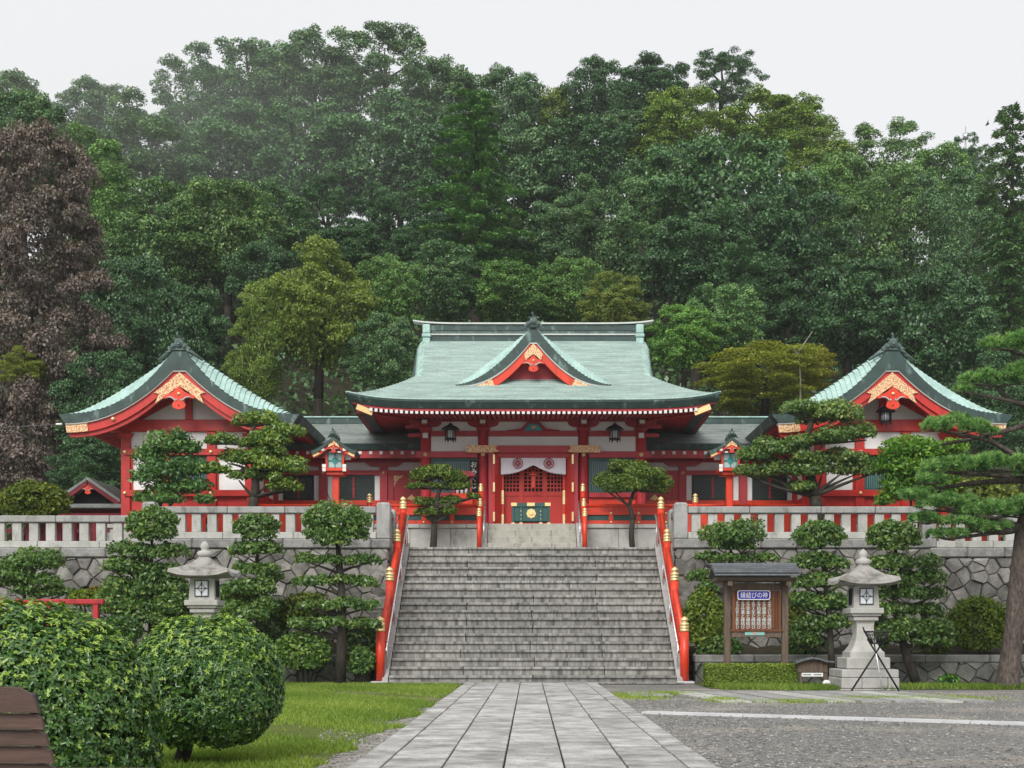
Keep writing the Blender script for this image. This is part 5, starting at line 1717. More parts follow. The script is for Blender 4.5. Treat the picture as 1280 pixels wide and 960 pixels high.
# ------------------------------------------------------------------ stone lanterns
def stone_lantern(x, y, z, label, rot=0.0):
    t = thing('stone_lantern', label, 'stone lantern', (x, y, z), 'pale stone lanterns below the terrace')
    q = math.pi / 4
    # three courses of base blocks
    def course(name, w_, z0, z1, cuts):
        for cuts_, (ya, yb) in ((cuts, (-w_, w_ * .2)), ([0, 1], (w_ * .2 + .006, w_))):
            for a, b in zip(cuts_[:-1], cuts_[1:]):
                MB().box(x - w_ + a * 2 * w_ + .004, x - w_ + b * 2 * w_ - .004, y + ya, y + yb, z + z0 + .004, z + z1 - .004, 0, .018).build(name, M['lantern_stone'], t)
    course('base_block', .80, -.06, .10, [0, .38, .8, 1])
    course('base_block', .785, .10, .33, [0, .58, 1])
    course('base_block', .77, .33, .57, [0, .36, .8, 1])
    course('base_block', .755, .57, .76, [0, 1])
    MB().box(x - .575, x + .575, y - .575, y + .575, z + .764, z + 1.02, 0, .02).build('plinth', M['lantern_stone'], t)
    r2 = math.sqrt(2)
    pr = [(.455, 0), (.455, .12), (.42, .135), (.40, .16), (.33, .25), (.27, .37), (.235, .52), (.225, .66), (.235, .76), (.26, .82)]
    MB().lathe([(r * r2, h) for r, h in pr], (x, y, z + 1.02), 4, 0, False, q).build('shaft', M['lantern_stone'], t)
    m_ = MB()
    m_.box(x - .33, x + .33, y - .33, y + .33, z + 1.84, z + 1.945, 0, .02)
    m_.box(x - .385, x + .385, y - .385, y + .385, z + 1.95, z + 2.0, 0, .01)
    m_.box(x - .445, x + .445, y - .445, y + .445, z + 2.003, z + 2.13, 0, .015)
    m_.build('platform', M['lantern_stone'], t)
    m_ = MB()
    w0, w1 = .345, .315
    z0, z1 = z + 2.133, z + 2.62
    m_.lathe([(w0 * r2, 0), (w1 * r2, z1 - z0)], (x, y, z0), 4, 0, False, q)
    fb = m_.build('fire_box', M['lantern_stone'], t)
    for s, ax in ((-1, 'f'), (1, 'r'), (-1, 'r')):
        m_ = MB(); zc = z + 2.39; k = .165
        d = MB()
        if ax == 'f':
            yy = y - .352
            m_.box(x - k, x + k, yy, yy + .03, zc - k, zc + k)
            for a, b, c, e in ((-k - .02, k + .02, zc + k, zc + k + .02), (-k - .02, k + .02, zc - k - .02, zc - k), (-k - .02, -k, zc - k, zc + k), (k, k + .02, zc - k, zc + k)):
                d.box(x + a, x + b, yy - .02, yy + .02, c, e)
            d.beam((x, yy - .008, zc - k), (x, yy - .008, zc + k), .012, .02, up=(0, 1, 0))
            d.beam((x - k, yy - .008, zc), (x + k, yy - .008, zc), .012, .02, up=(0, 1, 0))
            for sa in (-1, 1):
                for sb in (-1, 1):
                    arc = [(x + sa * k * (1 - math.cos(u)), yy - .006, zc + sb * k * (1 - math.sin(u))) for u in [i * math.pi / 12 for i in range(7)]]
                    for p_, q_ in zip(arc[:-1], arc[1:]): d.beam(p_, q_, .012, .016, up=(0, 1, 0))
        else:
            xx = x + s * .338
            m_.box(xx - .012, xx + .012, y - k, y + k, zc - k, zc + k)
            d.box(xx - .02, xx + .02, y - k, y - k + .03, zc - k, zc + k)
            d.box(xx - .02, xx + .02, y + k - .03, y + k, zc - k, zc + k)
            d.box(xx - .021, xx + .021, y - k - .002, y + k + .002, zc + k - .002, zc + k + .025); d.box(xx - .021, xx + .021, y - k - .002, y + k + .002, zc - k - .025, zc - k + .002)
        w_ = m_.build('window_pane', M['lamp_glass'] if ax == 'f' else M['dark'], fb)
        d.build('window_frame', M['dark_green'], fb)
    # roof with upturned corners
    m_ = MB()
    n = 33
    def rp(i, j):
        a = 2 * math.pi * i / (n - 1) - math.pi
        k = (1, .97, .62, .38, .24, .17)[j]
        zz = (2.66, 2.74, 2.845, 2.955, 3.06, 3.12)[j]
        c, s_ = math.cos(a), math.sin(a)
        m = max(abs(c), abs(s_))
        r = .80 * k / m
        if j >= 4: r = .80 * k * (1 / m * .4 + .6)
        up = .055 * (abs(c * s_) * 2 / (m * m * 2)) ** 3 * (k ** 2) * 1.6
        return (x + r * c, y + r * s_, z + zz + up)
    m_.grid(rp, n, 6, 0, False)
    def up_(i, j):
        a = 2 * math.pi * i / (n - 1) - math.pi
        c, s_ = math.cos(a), math.sin(a)
        m = max(abs(c), abs(s_))
        k = (1, .42)[j]
        up = .055 * (abs(c * s_) / (m * m)) ** 3 * (k ** 2) * 1.6
        return (x + .80 * k * c / m, y + .80 * k * s_ / m, z + (2.66, 2.62)[j] + up)
    m_.grid(up_, n, 2, 0, False)
    m_.build('roof', M['lantern_cap'], t)
    MB().lathe([(.15, 3.11), (.20, 3.14), (.21, 3.20), (.16, 3.24), (.09, 3.26), (.10, 3.29), (.125, 3.34), (.11, 3.40), (.06, 3.44), (.015, 3.47), (.001, 3.475)], (x, y, z), 14).build('finial', M['lantern_stone'], t)
    t.scale = (.84, .84, 1)
    return t


def fit(px, ytop, h, z=0.0):
    """Distance at which something of height h standing at z reaches the pixel row ytop."""
    Y = (h + z - EYE) * F / (VY - ytop)
    return (px - VX) * Y / F, Y


lx, ly = at(1080, 800, 29.6).x, 29.9
stone_lantern(at(1079, 800, ly).x, ly, -.30, 'right pale stone lantern on a block base, beside the black fire basket')
stone_lantern(at(256, 800, ly).x, ly, -.12, 'left pale stone lantern rising behind the round clipped bush on the lawn')

# ------------------------------------------------------------------ notice board with its little roof
yb_ = 31.4
def B(px, py): return at(px, py, yb_)
nb = thing('notice_board', 'wooden notice board with grey roof, blue sign and seven columns of white lettering', 'notice board', (B(942, 0).x, yb_, 0))
zt_, zr_ = B(0, 733).z, B(0, 709).z
for px in (909, 981):
    x = B(px, 0).x
    MB().box(x - .075, x + .075, yb_ - .075, yb_ + .075, 0, B(0, 728).z, 0, .012).build('post', M['wood_grey'], nb)
xl, xr = B(889, 0).x, B(993, 0).x
pr = [(yb_ - .62, B(0, 726).z + .10), (yb_ - .62, B(0, 726).z + .14), (yb_ - .02, zr_ + .05), (yb_ + .5, B(0, 726).z + .14), (yb_ + .5, B(0, 726).z + .10), (yb_, zr_ - .01)]
rf = MB().prism([(a, b - .0) for a, b in pr], xl, xr, axis='x').build('roof', M['zinc'], nb)
for k in range(4):
    t0 = (k + .5) / 4
    y = yb_ - .62 + .58 * t0
    z = B(0, 726).z + .14 + (zr_ + .05 - B(0, 726).z - .14) * t0 * .97
    MB().box(xl - .01, xr + .01, y - .09, y + .07, z - .0, z + .045).build('roof_batten', M['zinc'], rf)
MB().box(xl - .04, xr + .04, yb_ - .12, yb_ + .1, zr_ + .03, zr_ + .09, 0, .02).build('ridge_cap', M['zinc'], rf)
MB().prism([(yb_ - .6, B(0, 727).z + .07), (yb_ + .45, B(0, 727).z + .07), (yb_ + .4, B(0, 727).z), (yb_ - .5, B(0, 727).z)], xl + .06, xr - .06, axis='x').build('eave_boards', M['wood_grey'], nb)
for px in (909, 981):
    x = B(px, 0).x
    MB().box(x - .05, x + .05, yb_ - .5, yb_ + .4, B(0, 733).z, B(0, 727.5).z).build('bracket', M['wood_grey'], nb)
x0, x1 = B(912, 0).x + .05, B(978, 0).x - .05
MB().box(x0 - .02, x1 + .02, yb_ - .05, yb_ + .05, B(0, 736).z - .04, B(0, 729).z).build('head_beam', M['wood_grey'], nb)
zb0, zb1 = B(0, 787).z, B(0, 737.5).z
n = 9
for k in range(n):
    a, b = x0 + (x1 - x0) * k / n, x0 + (x1 - x0) * (k + 1) / n
    MB().box(a + .003, b - .003, yb_ + .0, yb_ + .025, zb0, zb1 - .02).build('board', M['wood_brown'], nb)
for q in ((x0, x0 + .06), (x1 - .06, x1)):
    MB().box(q[0], q[1], yb_ - .08, yb_ - .002, zb0, zb1 - .04).build('frame', M['wood_brown'], nb)
for q in ((x0 + .16, x0 + .19), (x1 - .19, x1 - .16)):
    MB().box(q[0], q[1], yb_ - .05, yb_ - .002, zb0 + .03, zb1 - .06).build('inner_frame', M['wood_brown'], nb)
MB().box(x0 - .06, x1 + .06, yb_ - .10, yb_ + .04, zb0 - .05, zb0 - .002, 0, .008).build('ledge', M['wood_brown'], nb)
MB().box(x0 - .02, x1 + .02, yb_ - .06, yb_ + .03, B(0, 796).z, zb0 - .055).build('bottom_rail', M['wood_grey'], nb)
a, b = B(921, 750), B(962, 738)
cx, cz, hw, hh = (a.x + b.x) / 2, (a.z + b.z) / 2, (b.x - a.x) / 2, (b.z - a.z) / 2
def rrect(cx, cz, hw, hh, r):
    out = []
    for sx, sz, a0 in ((1, 1, 0), (-1, 1, 90), (-1, -1, 180), (1, -1, 270)):
        for k in range(4):
            an = R(a0 + 30 * k)
            out.append((cx + sx * (hw - r) + r * math.cos(an), cz + sz * (hh - r) + r * math.sin(an)))
    return out
sgn = MB().prism(rrect(cx, cz, hw, hh, .05), yb_ - .10, yb_ - .06).build('enamel_sign', M['print_white'], nb)
MB().prism(rrect(cx, cz, hw - .022, hh - .022, .04), yb_ - .104, yb_ - .101).build('blue_field', M['sign_blue'], sgn)
new_obj('lettering', text_mesh('縁結びの神', .155, M['print_white'], ratio=.84), (cx, yb_ - .11, cz), sgn)
words7 = ['よき経営と縁結び', 'よき仕事と縁結び', 'よき学業と縁結び', 'よき人生と縁結び', 'よき知恵と縁結び', 'よき健康と縁結び', 'よき人との縁結び']
for k, wd in enumerate(words7):
    p = B(921.8 + 6.65 * k, 768)
    new_obj('lettering', text_mesh(wd, .094, M['print_pale'], vertical=True, ratio=1.05), (p.x, yb_ - .012, p.z), nb)
a, b = B(930.5, 794), B(955, 789)
lb = MB().box(a.x, b.x, yb_ - .075, yb_ - .062, a.z, b.z).build('mint_label', M['sign_mint'], nb)
MB().box((a.x + b.x) / 2 - .03, (a.x + b.x) / 2 + .03, yb_ - .079, yb_ - .0755, a.z + .02, b.z - .02).build('pink_mark', M['sign_pink'], lb)

# little covered sign box
ys = 30.6
def S(px, py): return at(px, py, ys)
sb = thing('sign_box', 'small weathered wooden sign box with bowed roof and white name strip', 'sign', (S(1016, 0).x, ys, 0))
for px in (1001, 1031.5):
    x = S(px, 0).x
    MB().box(x - .035, x + .035, ys - .035, ys + .035, 0, S(0, 840).z, 0, .006).build('post', M['wood_grey'], sb)
x0, x1 = S(996.5, 0).x, S(1034, 0).x
for k in range(6):
    a, b = x0 + (x1 - x0) * k / 6, x0 + (x1 - x0) * (k + 1) / 6
    MB().box(a + .002, b - .002, ys - .06, ys - .037, S(0, 840).z, S(0, 826).z + .03 * math.sin(math.pi * (k + .5) / 6), 0).build('board', M['wood_grey'], sb)
MB().box(x0, x1, ys - .035, ys + .04, S(0, 839).z, S(0, 827).z).build('back', M['wood_grey'], sb)
rl_ = [S(993, 828), S(1004, 824.5), S(1013, 822.3), S(1022, 823.3), S(1031, 826.5), S(1041, 827.3)]
rb = MB()
for a, b in zip(rl_[:-1], rl_[1:]): rb.beam((a.x, ys - .02, a.z), (b.x, ys - .02, b.z), .34, .04)
rb.build('roof', M['zinc'], sb)
a, b = S(1001.5, 845.5), S(1028, 841)
ns_ = MB().box(a.x, b.x, ys - .07, ys - .055, a.z, b.z).build('name_strip', M['print_white'], sb)
ds = MB()
zc = (a.z + b.z) / 2
for q0, q1 in ((.06, .44), (.57, .93)):
    for k in range(9):
        u = q0 + (q1 - q0) * k / 9
        ds.box(a.x + (b.x - a.x) * u, a.x + (b.x - a.x) * (u + (q1 - q0) / 13), ys - .074, ys - .0705, zc - .012, zc + .012)
ds.build('faint_print', M['print_black'], ns_)
# white floodlight on the grass
p = at(1034, 859, 30.4)
fl = thing('floodlight', 'small white floodlight on the grass beside the stone lantern base', 'floodlight', (p.x, 30.4, 0))
m_ = MB().lathe([(.05, 0), (.085, .03), (.10, .12), (.085, .2), (.04, .23)], (0, 0, 0), 12)
m_.v = [(p.x + a * 1.0, 30.35 + b, .16 + c * .8 - .05) for a, c, b in m_.v]
m_.build('housing', M['print_white'], fl)
MB().box(p.x + .04, p.x + .13, 30.33, 30.45, .0, .10, 0, .01).build('bracket', M['print_white'], fl)
# iron fire basket on crossed legs
ybk = 28.7
def K(px, py): return at(px, py, ybk)
bk = thing('fire_basket', 'black iron fire basket on three crossed legs before the stone lantern', 'fire basket', (K(1094, 0).x, ybk, 0))
c = K(1095, 816)
for (ax, ay), dy in (((1064, 864), -.0), ((1124, 864), -.0)):
    f_ = at(ax, ay, ybk)
    top = c + (c - Vector((f_.x, ybk, .0))) * .36
    MB().tube([(f_.x, ybk + dy, 0), (c.x, ybk + (.01 if ax < 1090 else -.01), c.z), (top.x, ybk + .02, top.z)], .02, 6).build('leg', M['black_metal'], bk)
MB().tube([(c.x + .05, ybk - .35, 0), (c.x, ybk, c.z), (c.x - .02, ybk + .12, c.z + .25)], .016, 6).build('leg', M['steel'], bk)
bs = MB()
for k in range(18):
    a = 2 * math.pi * k / 18
    bs.tube([(c.x + .02 + .13 * math.cos(a), ybk + .13 * math.sin(a), c.z + .20), (c.x + .02 + .27 * math.cos(a), ybk + .27 * math.sin(a), c.z + .46)], .010, 4)
for r, z, w_ in ((.27, .46, .018), (.235, .39, .01), (.18, .30, .01), (.13, .20, .014)):
    bs.tube([(c.x + .02 + r * math.cos(2 * math.pi * k / 20), ybk + r * math.sin(2 * math.pi * k / 20), c.z + z) for k in range(21)], w_, 5)
bs.lathe([(.001, 0), (.13, .002)], (c.x + .02, ybk, c.z + .2), 10)
bs.tube([(c.x - .25, ybk, c.z + .46), (c.x - .29, ybk - .02, c.z + .56)], .018, 5)
bs.build('basket', M['black_metal'], bk)

# ------------------------------------------------------------------ bench in the lower left corner, seen from behind
bn_ = thing('park_bench', 'brown slatted wooden park bench before the clipped hedge, seen from behind', 'bench', (-3.9, 7.6, 0))
yb2 = 7.1
def Q(px, py, dy=0): return at(px, py, yb2 + dy)
# back slats: top edge, bottom edge and right end read from the place it stands
sl = [((861, 890.5), 46, 53), ((892, 911), 54, 59), ((912.5, 931.5), 59.5, 65), ((933, 953), 65.5, 71), ((954.5, 975), 71.5, 76), ((976.5, 998), 77, 82)]
for k, ((ya, yb3), xr1, xr2) in enumerate(sl):
    dy = .035 * k
    p1, p2 = Q(xr1, ya, dy), Q(xr2, yb3, dy + .02)
    xL = -4.6
    c0 = .04 if k == 0 else 0
    prof = [(xL, p1.z + .045), (p1.x - .05 - c0, p1.z + (.01 if k == 0 else .0)), (p1.x - c0 * .3, p1.z - .02 - c0 * .3), (p2.x, p2.z), (xL, p2.z + .035)]
    MB().prism(prof, yb2 + dy - .035, yb2 + dy).build('back_slat', M['bench_wood'], bn_)
for dx in (-.14, -1.0):
    x = Q(70, 900).x + dx
    MB().beam((x, yb2 + .42, .0), (x, yb2 + .03, Q(0, 868).z), .05, .04, up=(1, 0, 0)).build('frame', M['black_metal'], bn_)
for k in range(4):
    xs_ = at(184, 950, 7.7).x
    MB().box(-4.6, xs_, yb2 + .28 + k * .13, yb2 + .39 + k * .13, .375, .415, 0, .008).build('seat_slat', M['bench_wood'], bn_)
for x in (at(178, 950, 7.7).x, -4.3):
    MB().box(x - .05, x + .05, yb2 + .3, yb2 + .75, 0, .375, 0, .01).build('leg', M['granite'], bn_)
# low red rail behind the clipped hedge
rr = thing('red_rail', 'low crimson rail on posts behind the clipped hedge at the left', 'rail', (-9, 30, 0))
yq = 30.0
zt2 = at(0, 749, yq).z
MB().box(-13.5, at(130, 0, yq).x, yq - .07, yq + .07, zt2 - .12, zt2, 0, .02).build('top_rail', M['crimson'], rr)
MB().box(-13.5, at(122, 0, yq).x, yq - .04, yq + .04, zt2 - .62, zt2 - .52, 0, .01).build('lower_rail', M['crimson'], rr)
for px in (120, 60, 0):
    x = at(px, 0, yq).x
    MB().box(x - .06, x + .06, yq - .06, yq + .06, 0, zt2 - .122, 0, .01).build('post', M['crimson'], rr)
# power line and insulator at the left hall, mast and bird far away
cb = thing('cable', 'thin pale cable running from the left hall eave out of frame', 'cable', tuple(at(75, 530, 41)))
pts = [at(74, 529.5, 41) + Vector((-t * 6, 0, -.12 * math.sin(math.pi * min(1, t)) - .02)) for t in [i / 10 for i in range(11)]]
MB().tube(pts, .006, 5).build('wire', M['zinc'], cb)
m_ = MB().lathe([(.02, -.10), (.035, -.07), (.035, .07), (.02, .10)], (0, 0, 0), 8)
m_.v = [(pts[0].x + b, pts[0].y + a, pts[0].z + c) for a, c, b in m_.v]
m_.build('insulator', M['print_white'], cb)
MB().tube([pts[0], at(92, 524, 41.3)], .03, 6).build('bracket', M['black_metal'], cb)
# ------------------------------------------------------------------ garden plants
def plant(name, label, cat, base, lobes, mat, size, dens, trunk=None, group=None, aspect=.5, oval=False, part='foliage', tint=None,
          zmin=-.5, jit=.65, depth=.3, bark='bark', limbs=(), lvb=.5, lvs=.22, inner=True):
    """A plant: leaf lobes in world coordinates over limbs. trunk and limbs are (from, to, r0, r1)."""
    t = thing(name, label, cat, base, group)
    lob = [tuple(l) for l in lobes]
    parts = lobe_leaves(lob, dens, size, aspect, zmin, jit, depth, oval, lvb, lvs)
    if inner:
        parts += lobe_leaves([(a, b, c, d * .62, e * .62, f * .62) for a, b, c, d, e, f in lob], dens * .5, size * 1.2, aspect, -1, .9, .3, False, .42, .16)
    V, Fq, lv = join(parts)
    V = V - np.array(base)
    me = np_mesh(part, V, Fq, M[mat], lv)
    o = new_obj(part, me, base, t)
    o['kind'] = 'stuff'
    if tint: o.color = (*tint, 1)
    if trunk or limbs:
        mb = MB()
        for tr in ([trunk] if trunk else []) + list(limbs):
            if tr and len(tr) >= 4: limb(mb, *tr[:4], bend=tr[4] if len(tr) > 4 else .1, n=8 if tr[2] > .06 else 6)
        mb.build('trunk', M[bark], t)
    return t


def PX(cx, cy, rx, ry, Y, depth_k=1.0):
    """A lobe seen at a pixel with pixel radii, at distance Y."""
    p = at(cx, cy, Y)
    k = Y / F
    return (p.x, p.y, p.z, rx * k, rx * k * depth_k, ry * k)


def ctr(l): return Vector(l[:3])


# --- the two big clipped bushes on the lawn
def near_bush(label, base, lobes, n, size, trunk=None, limbs=(), name='clipped_bush'):
    t = thing(name, label, 'bush', base)
    parts = []
    for lx, ly, lz, rx, ry, rz, k in lobes:
        m = int(n * k)
        d = sph(m, -.92)
        d = d[(d[:, 1] < .55)]
        m = len(d)
        ph = rng.random(4) * 6.3
        rum = 1 + .022 * np.sin(7 * d[:, 0] + ph[0]) * np.sin(8 * d[:, 2] + ph[1]) + .018 * np.sin(15 * d[:, 0] + ph[2]) * np.sin(13 * d[:, 2] + ph[3])
        rr = (1 - .13 * rng.random(m) ** 1.6) * rum + .006 * rng.normal(size=m)
        e = 2.0 / 2.6              # slightly boxy, as if clipped
        d2 = np.sign(d) * np.abs(d) ** e
        d2 = d2 / np.maximum(np.linalg.norm(d2, axis=1, keepdims=True), .9)
        C = np.array([lx, ly, lz]) + d2 * np.array([rx, ry, rz]) * rr[:, None]
        # leaves stand in whorls of five round each shoot tip
        k5 = 5
        ns = m // k5
        pick = rng.permutation(m)[:ns]
        c0, dd, r0_ = C[pick], d[pick], rr[pick]
        ax = unit(dd + rng.normal(size=(ns, 3)) * .38 + np.array([0, 0, .28]))
        young = (rng.random(ns) < (.07 + .42 * np.clip(dd[:, 2], 0, 1) ** 1.5)) & (r0_ > .94)
        c0 = c0 + dd * (young * .03 * rng.random(ns) ** 2)[:, None]
        e1 = unit(np.cross(ax, rng.normal(size=(ns, 3)))); e2 = np.cross(ax, e1)
        for q in range(k5):
            an = 2 * np.pi * q / k5 + rng.normal(size=ns) * .3
            rad = e1 * np.cos(an)[:, None] + e2 * np.sin(an)[:, None]
            lift = np.where(young, 1.5, .55) + rng.normal(size=ns) * .25
            T = unit(rad + ax * lift[:, None])
            s = size * (.7 + .6 * rng.random(ns)) * np.where(young, .85, 1.0)
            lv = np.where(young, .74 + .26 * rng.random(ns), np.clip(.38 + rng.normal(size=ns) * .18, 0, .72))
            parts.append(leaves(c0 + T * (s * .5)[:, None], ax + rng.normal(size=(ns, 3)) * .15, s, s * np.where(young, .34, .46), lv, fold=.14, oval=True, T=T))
        d = sph(m // 2, -.85)
        C = np.array([lx, ly, lz]) + d * np.array([rx, ry, rz]) * (.55 + .33 * rng.random((m // 2, 1)))
        parts.append(leaves(C, rng.normal(size=(m // 2, 3)), size * 1.1, size * .6, np.clip(.34 + .15 * rng.normal(size=m // 2), 0, .7)))
    V, Fq, lv = join(parts)
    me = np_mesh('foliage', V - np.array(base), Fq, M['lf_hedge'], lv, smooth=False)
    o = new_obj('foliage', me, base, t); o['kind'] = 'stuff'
    mb = MB()
    for tr in ([trunk] if trunk else []) + list(limbs): limb(mb, *tr, bend=.08, n=8)
    if mb.v: mb.build('trunk', M['bark'], t)
    # bare twigs under the crown
    return t


yb1 = 12.4
b1 = Vector((at(225, 0, yb1).x, yb1, 0))
c1 = at(258, 855, yb1)
near_bush('round clipped bush on a dark trunk in the middle of the lawn', tuple(b1), [(c1.x, yb1, c1.z, .715, .70, .645, 1.0)], 56000, .042,
          (b1, Vector((b1.x + .05, yb1, .55)), .075, .06),
          [(Vector((b1.x + .03, yb1, .30)), Vector((c1.x + .42, yb1 - .1, .52)), .035, .015), (Vector((b1.x + .05, yb1, .42)), Vector((c1.x - .3, yb1, .7)), .04, .015),
           (Vector((b1.x + .05, yb1, .4)), Vector((c1.x + .15, yb1 + .1, .75)), .04, .02), (Vector((b1.x + .25, yb1 - .05, .44)), Vector((c1.x + .6, yb1 - .1, .62)), .02, .01), (Vector((b1.x, yb1, .35)), Vector((b1.x - .35, yb1 - .1, .62)), .03, .012)])
yb0 = 9.9
cA = at(30, 915, yb0)
near_bush('large glossy clipped hedge behind the brown bench', (cA.x, yb0, 0), [(cA.x, yb0, cA.z, 1.02, .85, .99, 1.0)], 78000, .044, None, name='clipped_hedge')

# --- cloud-pruned shrubs below the left and right balustrades
TOP = dict(mat='lf_topiary', size=.115, dens=360, aspect=.52, zmin=-.45, depth=.45, inner=False)


def topiary(label, pads, Y, base_px, bot, top_px, r0=.10, tint=None, **kw):
    """Pads given in photo pixels; a trunk from the ground to the top pad with limbs out to the pads."""
    lobes = []
    for q in pads:
        cx, cy, rx, ry = q[0], q[1], q[2] * 1.05, q[3] * 1.02
        Yq = Y + (q[4] if len(q) > 4 else 0)
        k = max(1, int(round(rx / ry * 1.0)))
        if rx > 1.7 * ry:           # a flat pad is a row of small lobes
            m = int(rx / ry * 1.6) + 1
            for i in range(m):
                u = -1 + 2 * (i + .5) / m
                lobes.append(PX(cx + u * (rx - ry * .9), cy + random.uniform(-.25, .25) * ry, ry * random.uniform(1.0, 1.35), ry * random.uniform(.75, 1.05), Yq + random.uniform(-.25, .25)))
        else:
            lobes.append(PX(cx, cy, rx * .86, ry * .86, Yq))
            for i in range(9):
                a = 2 * math.pi * i / 9 + random.random()
                lobes.append(PX(cx + .58 * rx * math.cos(a), cy + .55 * ry * math.sin(a), rx * .42, ry * .42, Yq - .3 * rx * Y / F))
    b = at(base_px, 800, Y); b.z = bot
    topp = at(top_px[0], top_px[1], Y)
    limbs = []
    for q in pads[1:]:
        p = at(q[0] + random.uniform(-.4, .4) * q[2], q[1] + q[3] * .3, Y + (q[4] if len(q) > 4 else 0))
        t_ = min(.92, max(.15, (p.z - b.z - .25) / max(.3, topp.z - b.z)))
        limbs.append((b.lerp(topp, t_), p, r0 * .42, .015))
        p2 = at(q[0] + q[2] * .7, q[1] + q[3] * .3, Y); p3 = at(q[0] - q[2] * .7, q[1] + q[3] * .3, Y)
        limbs += [(b.lerp(topp, t_), p2, r0 * .3, .012), (b.lerp(topp, t_), p3, r0 * .3, .012)]
    a = dict(TOP); a.update(kw)
    return plant('pruned_shrub', label, 'pruned shrub', (b.x, b.y, b.z), lobes, a.pop('mat'), a.pop('size'), a.pop('dens'), (b, topp, r0, r0 * .35, .06), 'cloud pruned shrubs below the balustrades', limbs=limbs, tint=tint, **a)


YL = 34.9
topiary('tiered pruned shrub with ball top left of the left stone lantern', [(190, 657, 33, 26), (186, 690, 50, 12), (160, 708, 30, 14), (200, 716, 34, 14), (180, 735, 56, 17), (160, 760, 42, 20), (215, 755, 26, 16), (190, 775, 50, 14)], 33.3, 190, .0, (190, 660), .09)
topiary('narrow tiered pruned shrub with small ball top behind the left stone lantern', [(321, 660, 29, 19), (318, 688, 34, 11), (320, 712, 30, 9), (338, 722, 18, 8), (312, 738, 36, 14), (300, 765, 34, 16), (330, 757, 18, 14)], 33.4, 318, .0, (321, 665), .07)
topiary('tall pruned shrub with big ball top and flat pads beside the stair foot', [(421, 657, 43, 33), (424, 701, 54, 9), (418, 727, 54, 9), (440, 757, 36, 10), (395, 757, 24, 8), (445, 780, 32, 9), (390, 782, 30, 10)], 32.6, 425, .0, (421, 668), .15)
topiary('umbrella shaped pruned shrub above the notice board roof', [(915, 668, 40, 19), (915, 682, 30, 8), (920, 698, 52, 8), (878, 722, 20, 10), (885, 735, 14, 8)], 34.9, 918, .7, (915, 672), .07)
topiary('tiered pruned shrub with ball top between notice board and right stone lantern', [(1023, 670, 33, 20), (1025, 703, 36, 13), (1025, 728, 36, 14), (1022, 755, 40, 16), (1028, 782, 36, 16), (1005, 800, 22, 12)], 33.2, 1040, .0, (1024, 675), .10)
topiary('broad tiered pruned shrub with ball top right of the right stone lantern', [(1117, 671, 34, 22), (1128, 704, 48, 12), (1140, 724, 46, 12), (1135, 742, 50, 12), (1125, 765, 55, 12), (1150, 785, 44, 14), (1120, 792, 30, 14), (1165, 800, 28, 12)], 32.8, 1146, .0, (1120, 675), .13)
topiary('wide layered pruned shrub at the left frame edge below the balustrade', [(40, 706, 42, 17), (10, 718, 36, 16), (30, 728, 50, 12), (55, 740, 40, 9)], 34.4, 30, .6, (35, 712), .08)


def bush(label, cx, cy, rx, ry, Y, mat, tint=None, bot=.6, group='rounded bushes in the planting beds', cat='bush', name='round_bush', size=.12, dens=320, n=12, **kw):
    lobes = [PX(cx, cy, rx * .9, ry * .9, Y)]
    for i in range(n):
        a = 2 * math.pi * i / n
        lobes.append(PX(cx + .62 * rx * math.cos(a), cy + .62 * ry * math.sin(a), rx * .36, ry * .36, Y - .35 * rx * Y / F))
    b = at(cx, cy + ry, Y)
    lim = [(Vector((b.x + random.uniform(-.3, .3) * rx * Y / F, Y, bot)), Vector((b.x + random.uniform(-.5, .5) * rx * Y / F, Y, b.z + ry * Y / F * .8)), .03, .015) for _ in range(5)]
    return plant(name, label, cat, (b.x, Y, bot), lobes, mat, size, dens, None, group, tint=tint, limbs=lim, **kw)


bush('olive rounded bush behind the low bush near the left stair railing', 382, 766, 37, 26, 34.6, 'lf_azalea', (.75, .72, .9))
bush('low wide bush on the lawn edge left of the tall pruned shrub', 378, 815, 38, 27, 33.0, 'lf_topiary', (1.2, 1.2, 1.0), .0)
bush('dark rounded bush right of the left stone lantern', 298, 752, 28, 27, 34.4, 'lf_azalea', (.7, .75, .8))
bush('tiny yellow green bush behind the red rail at the left', 108, 748, 24, 12, 33.9, 'lf_azalea', (1.2, 1.1, 1), .5, size=.08, dens=500)
bush('small reddish bush between the red rail and the tiered shrub', 122, 742, 16, 10, 34.6, 'lf_azalea', (1.5, .7, 1), .6, size=.08, dens=500)
bush('yellow topped rounded bush behind the notice board post', 880, 775, 28, 41, 34.4, 'lf_azalea', (.95, .95, .9))
bush('yellowish bush between notice board and tiered shrub', 992, 772, 16, 34, 34.7, 'lf_azalea', (1.1, .85, .8))
bush('large yellow green rounded bush beside the pine trunk', 1222, 782, 42, 38, 34.4, 'lf_azalea', (1.0, 1.0, .9), size=.10, dens=420)
bush('dark low bush behind the foot of the notice board', 900, 812, 30, 18, 34.3, 'lf_topiary', (.9, .9, .9))
bush('small leafy clump at the foot of the right planter wall', 1186, 851, 14, 9, 32.6, 'lf_topiary', (.9, 1.2, .7), .0, size=.12, dens=200)

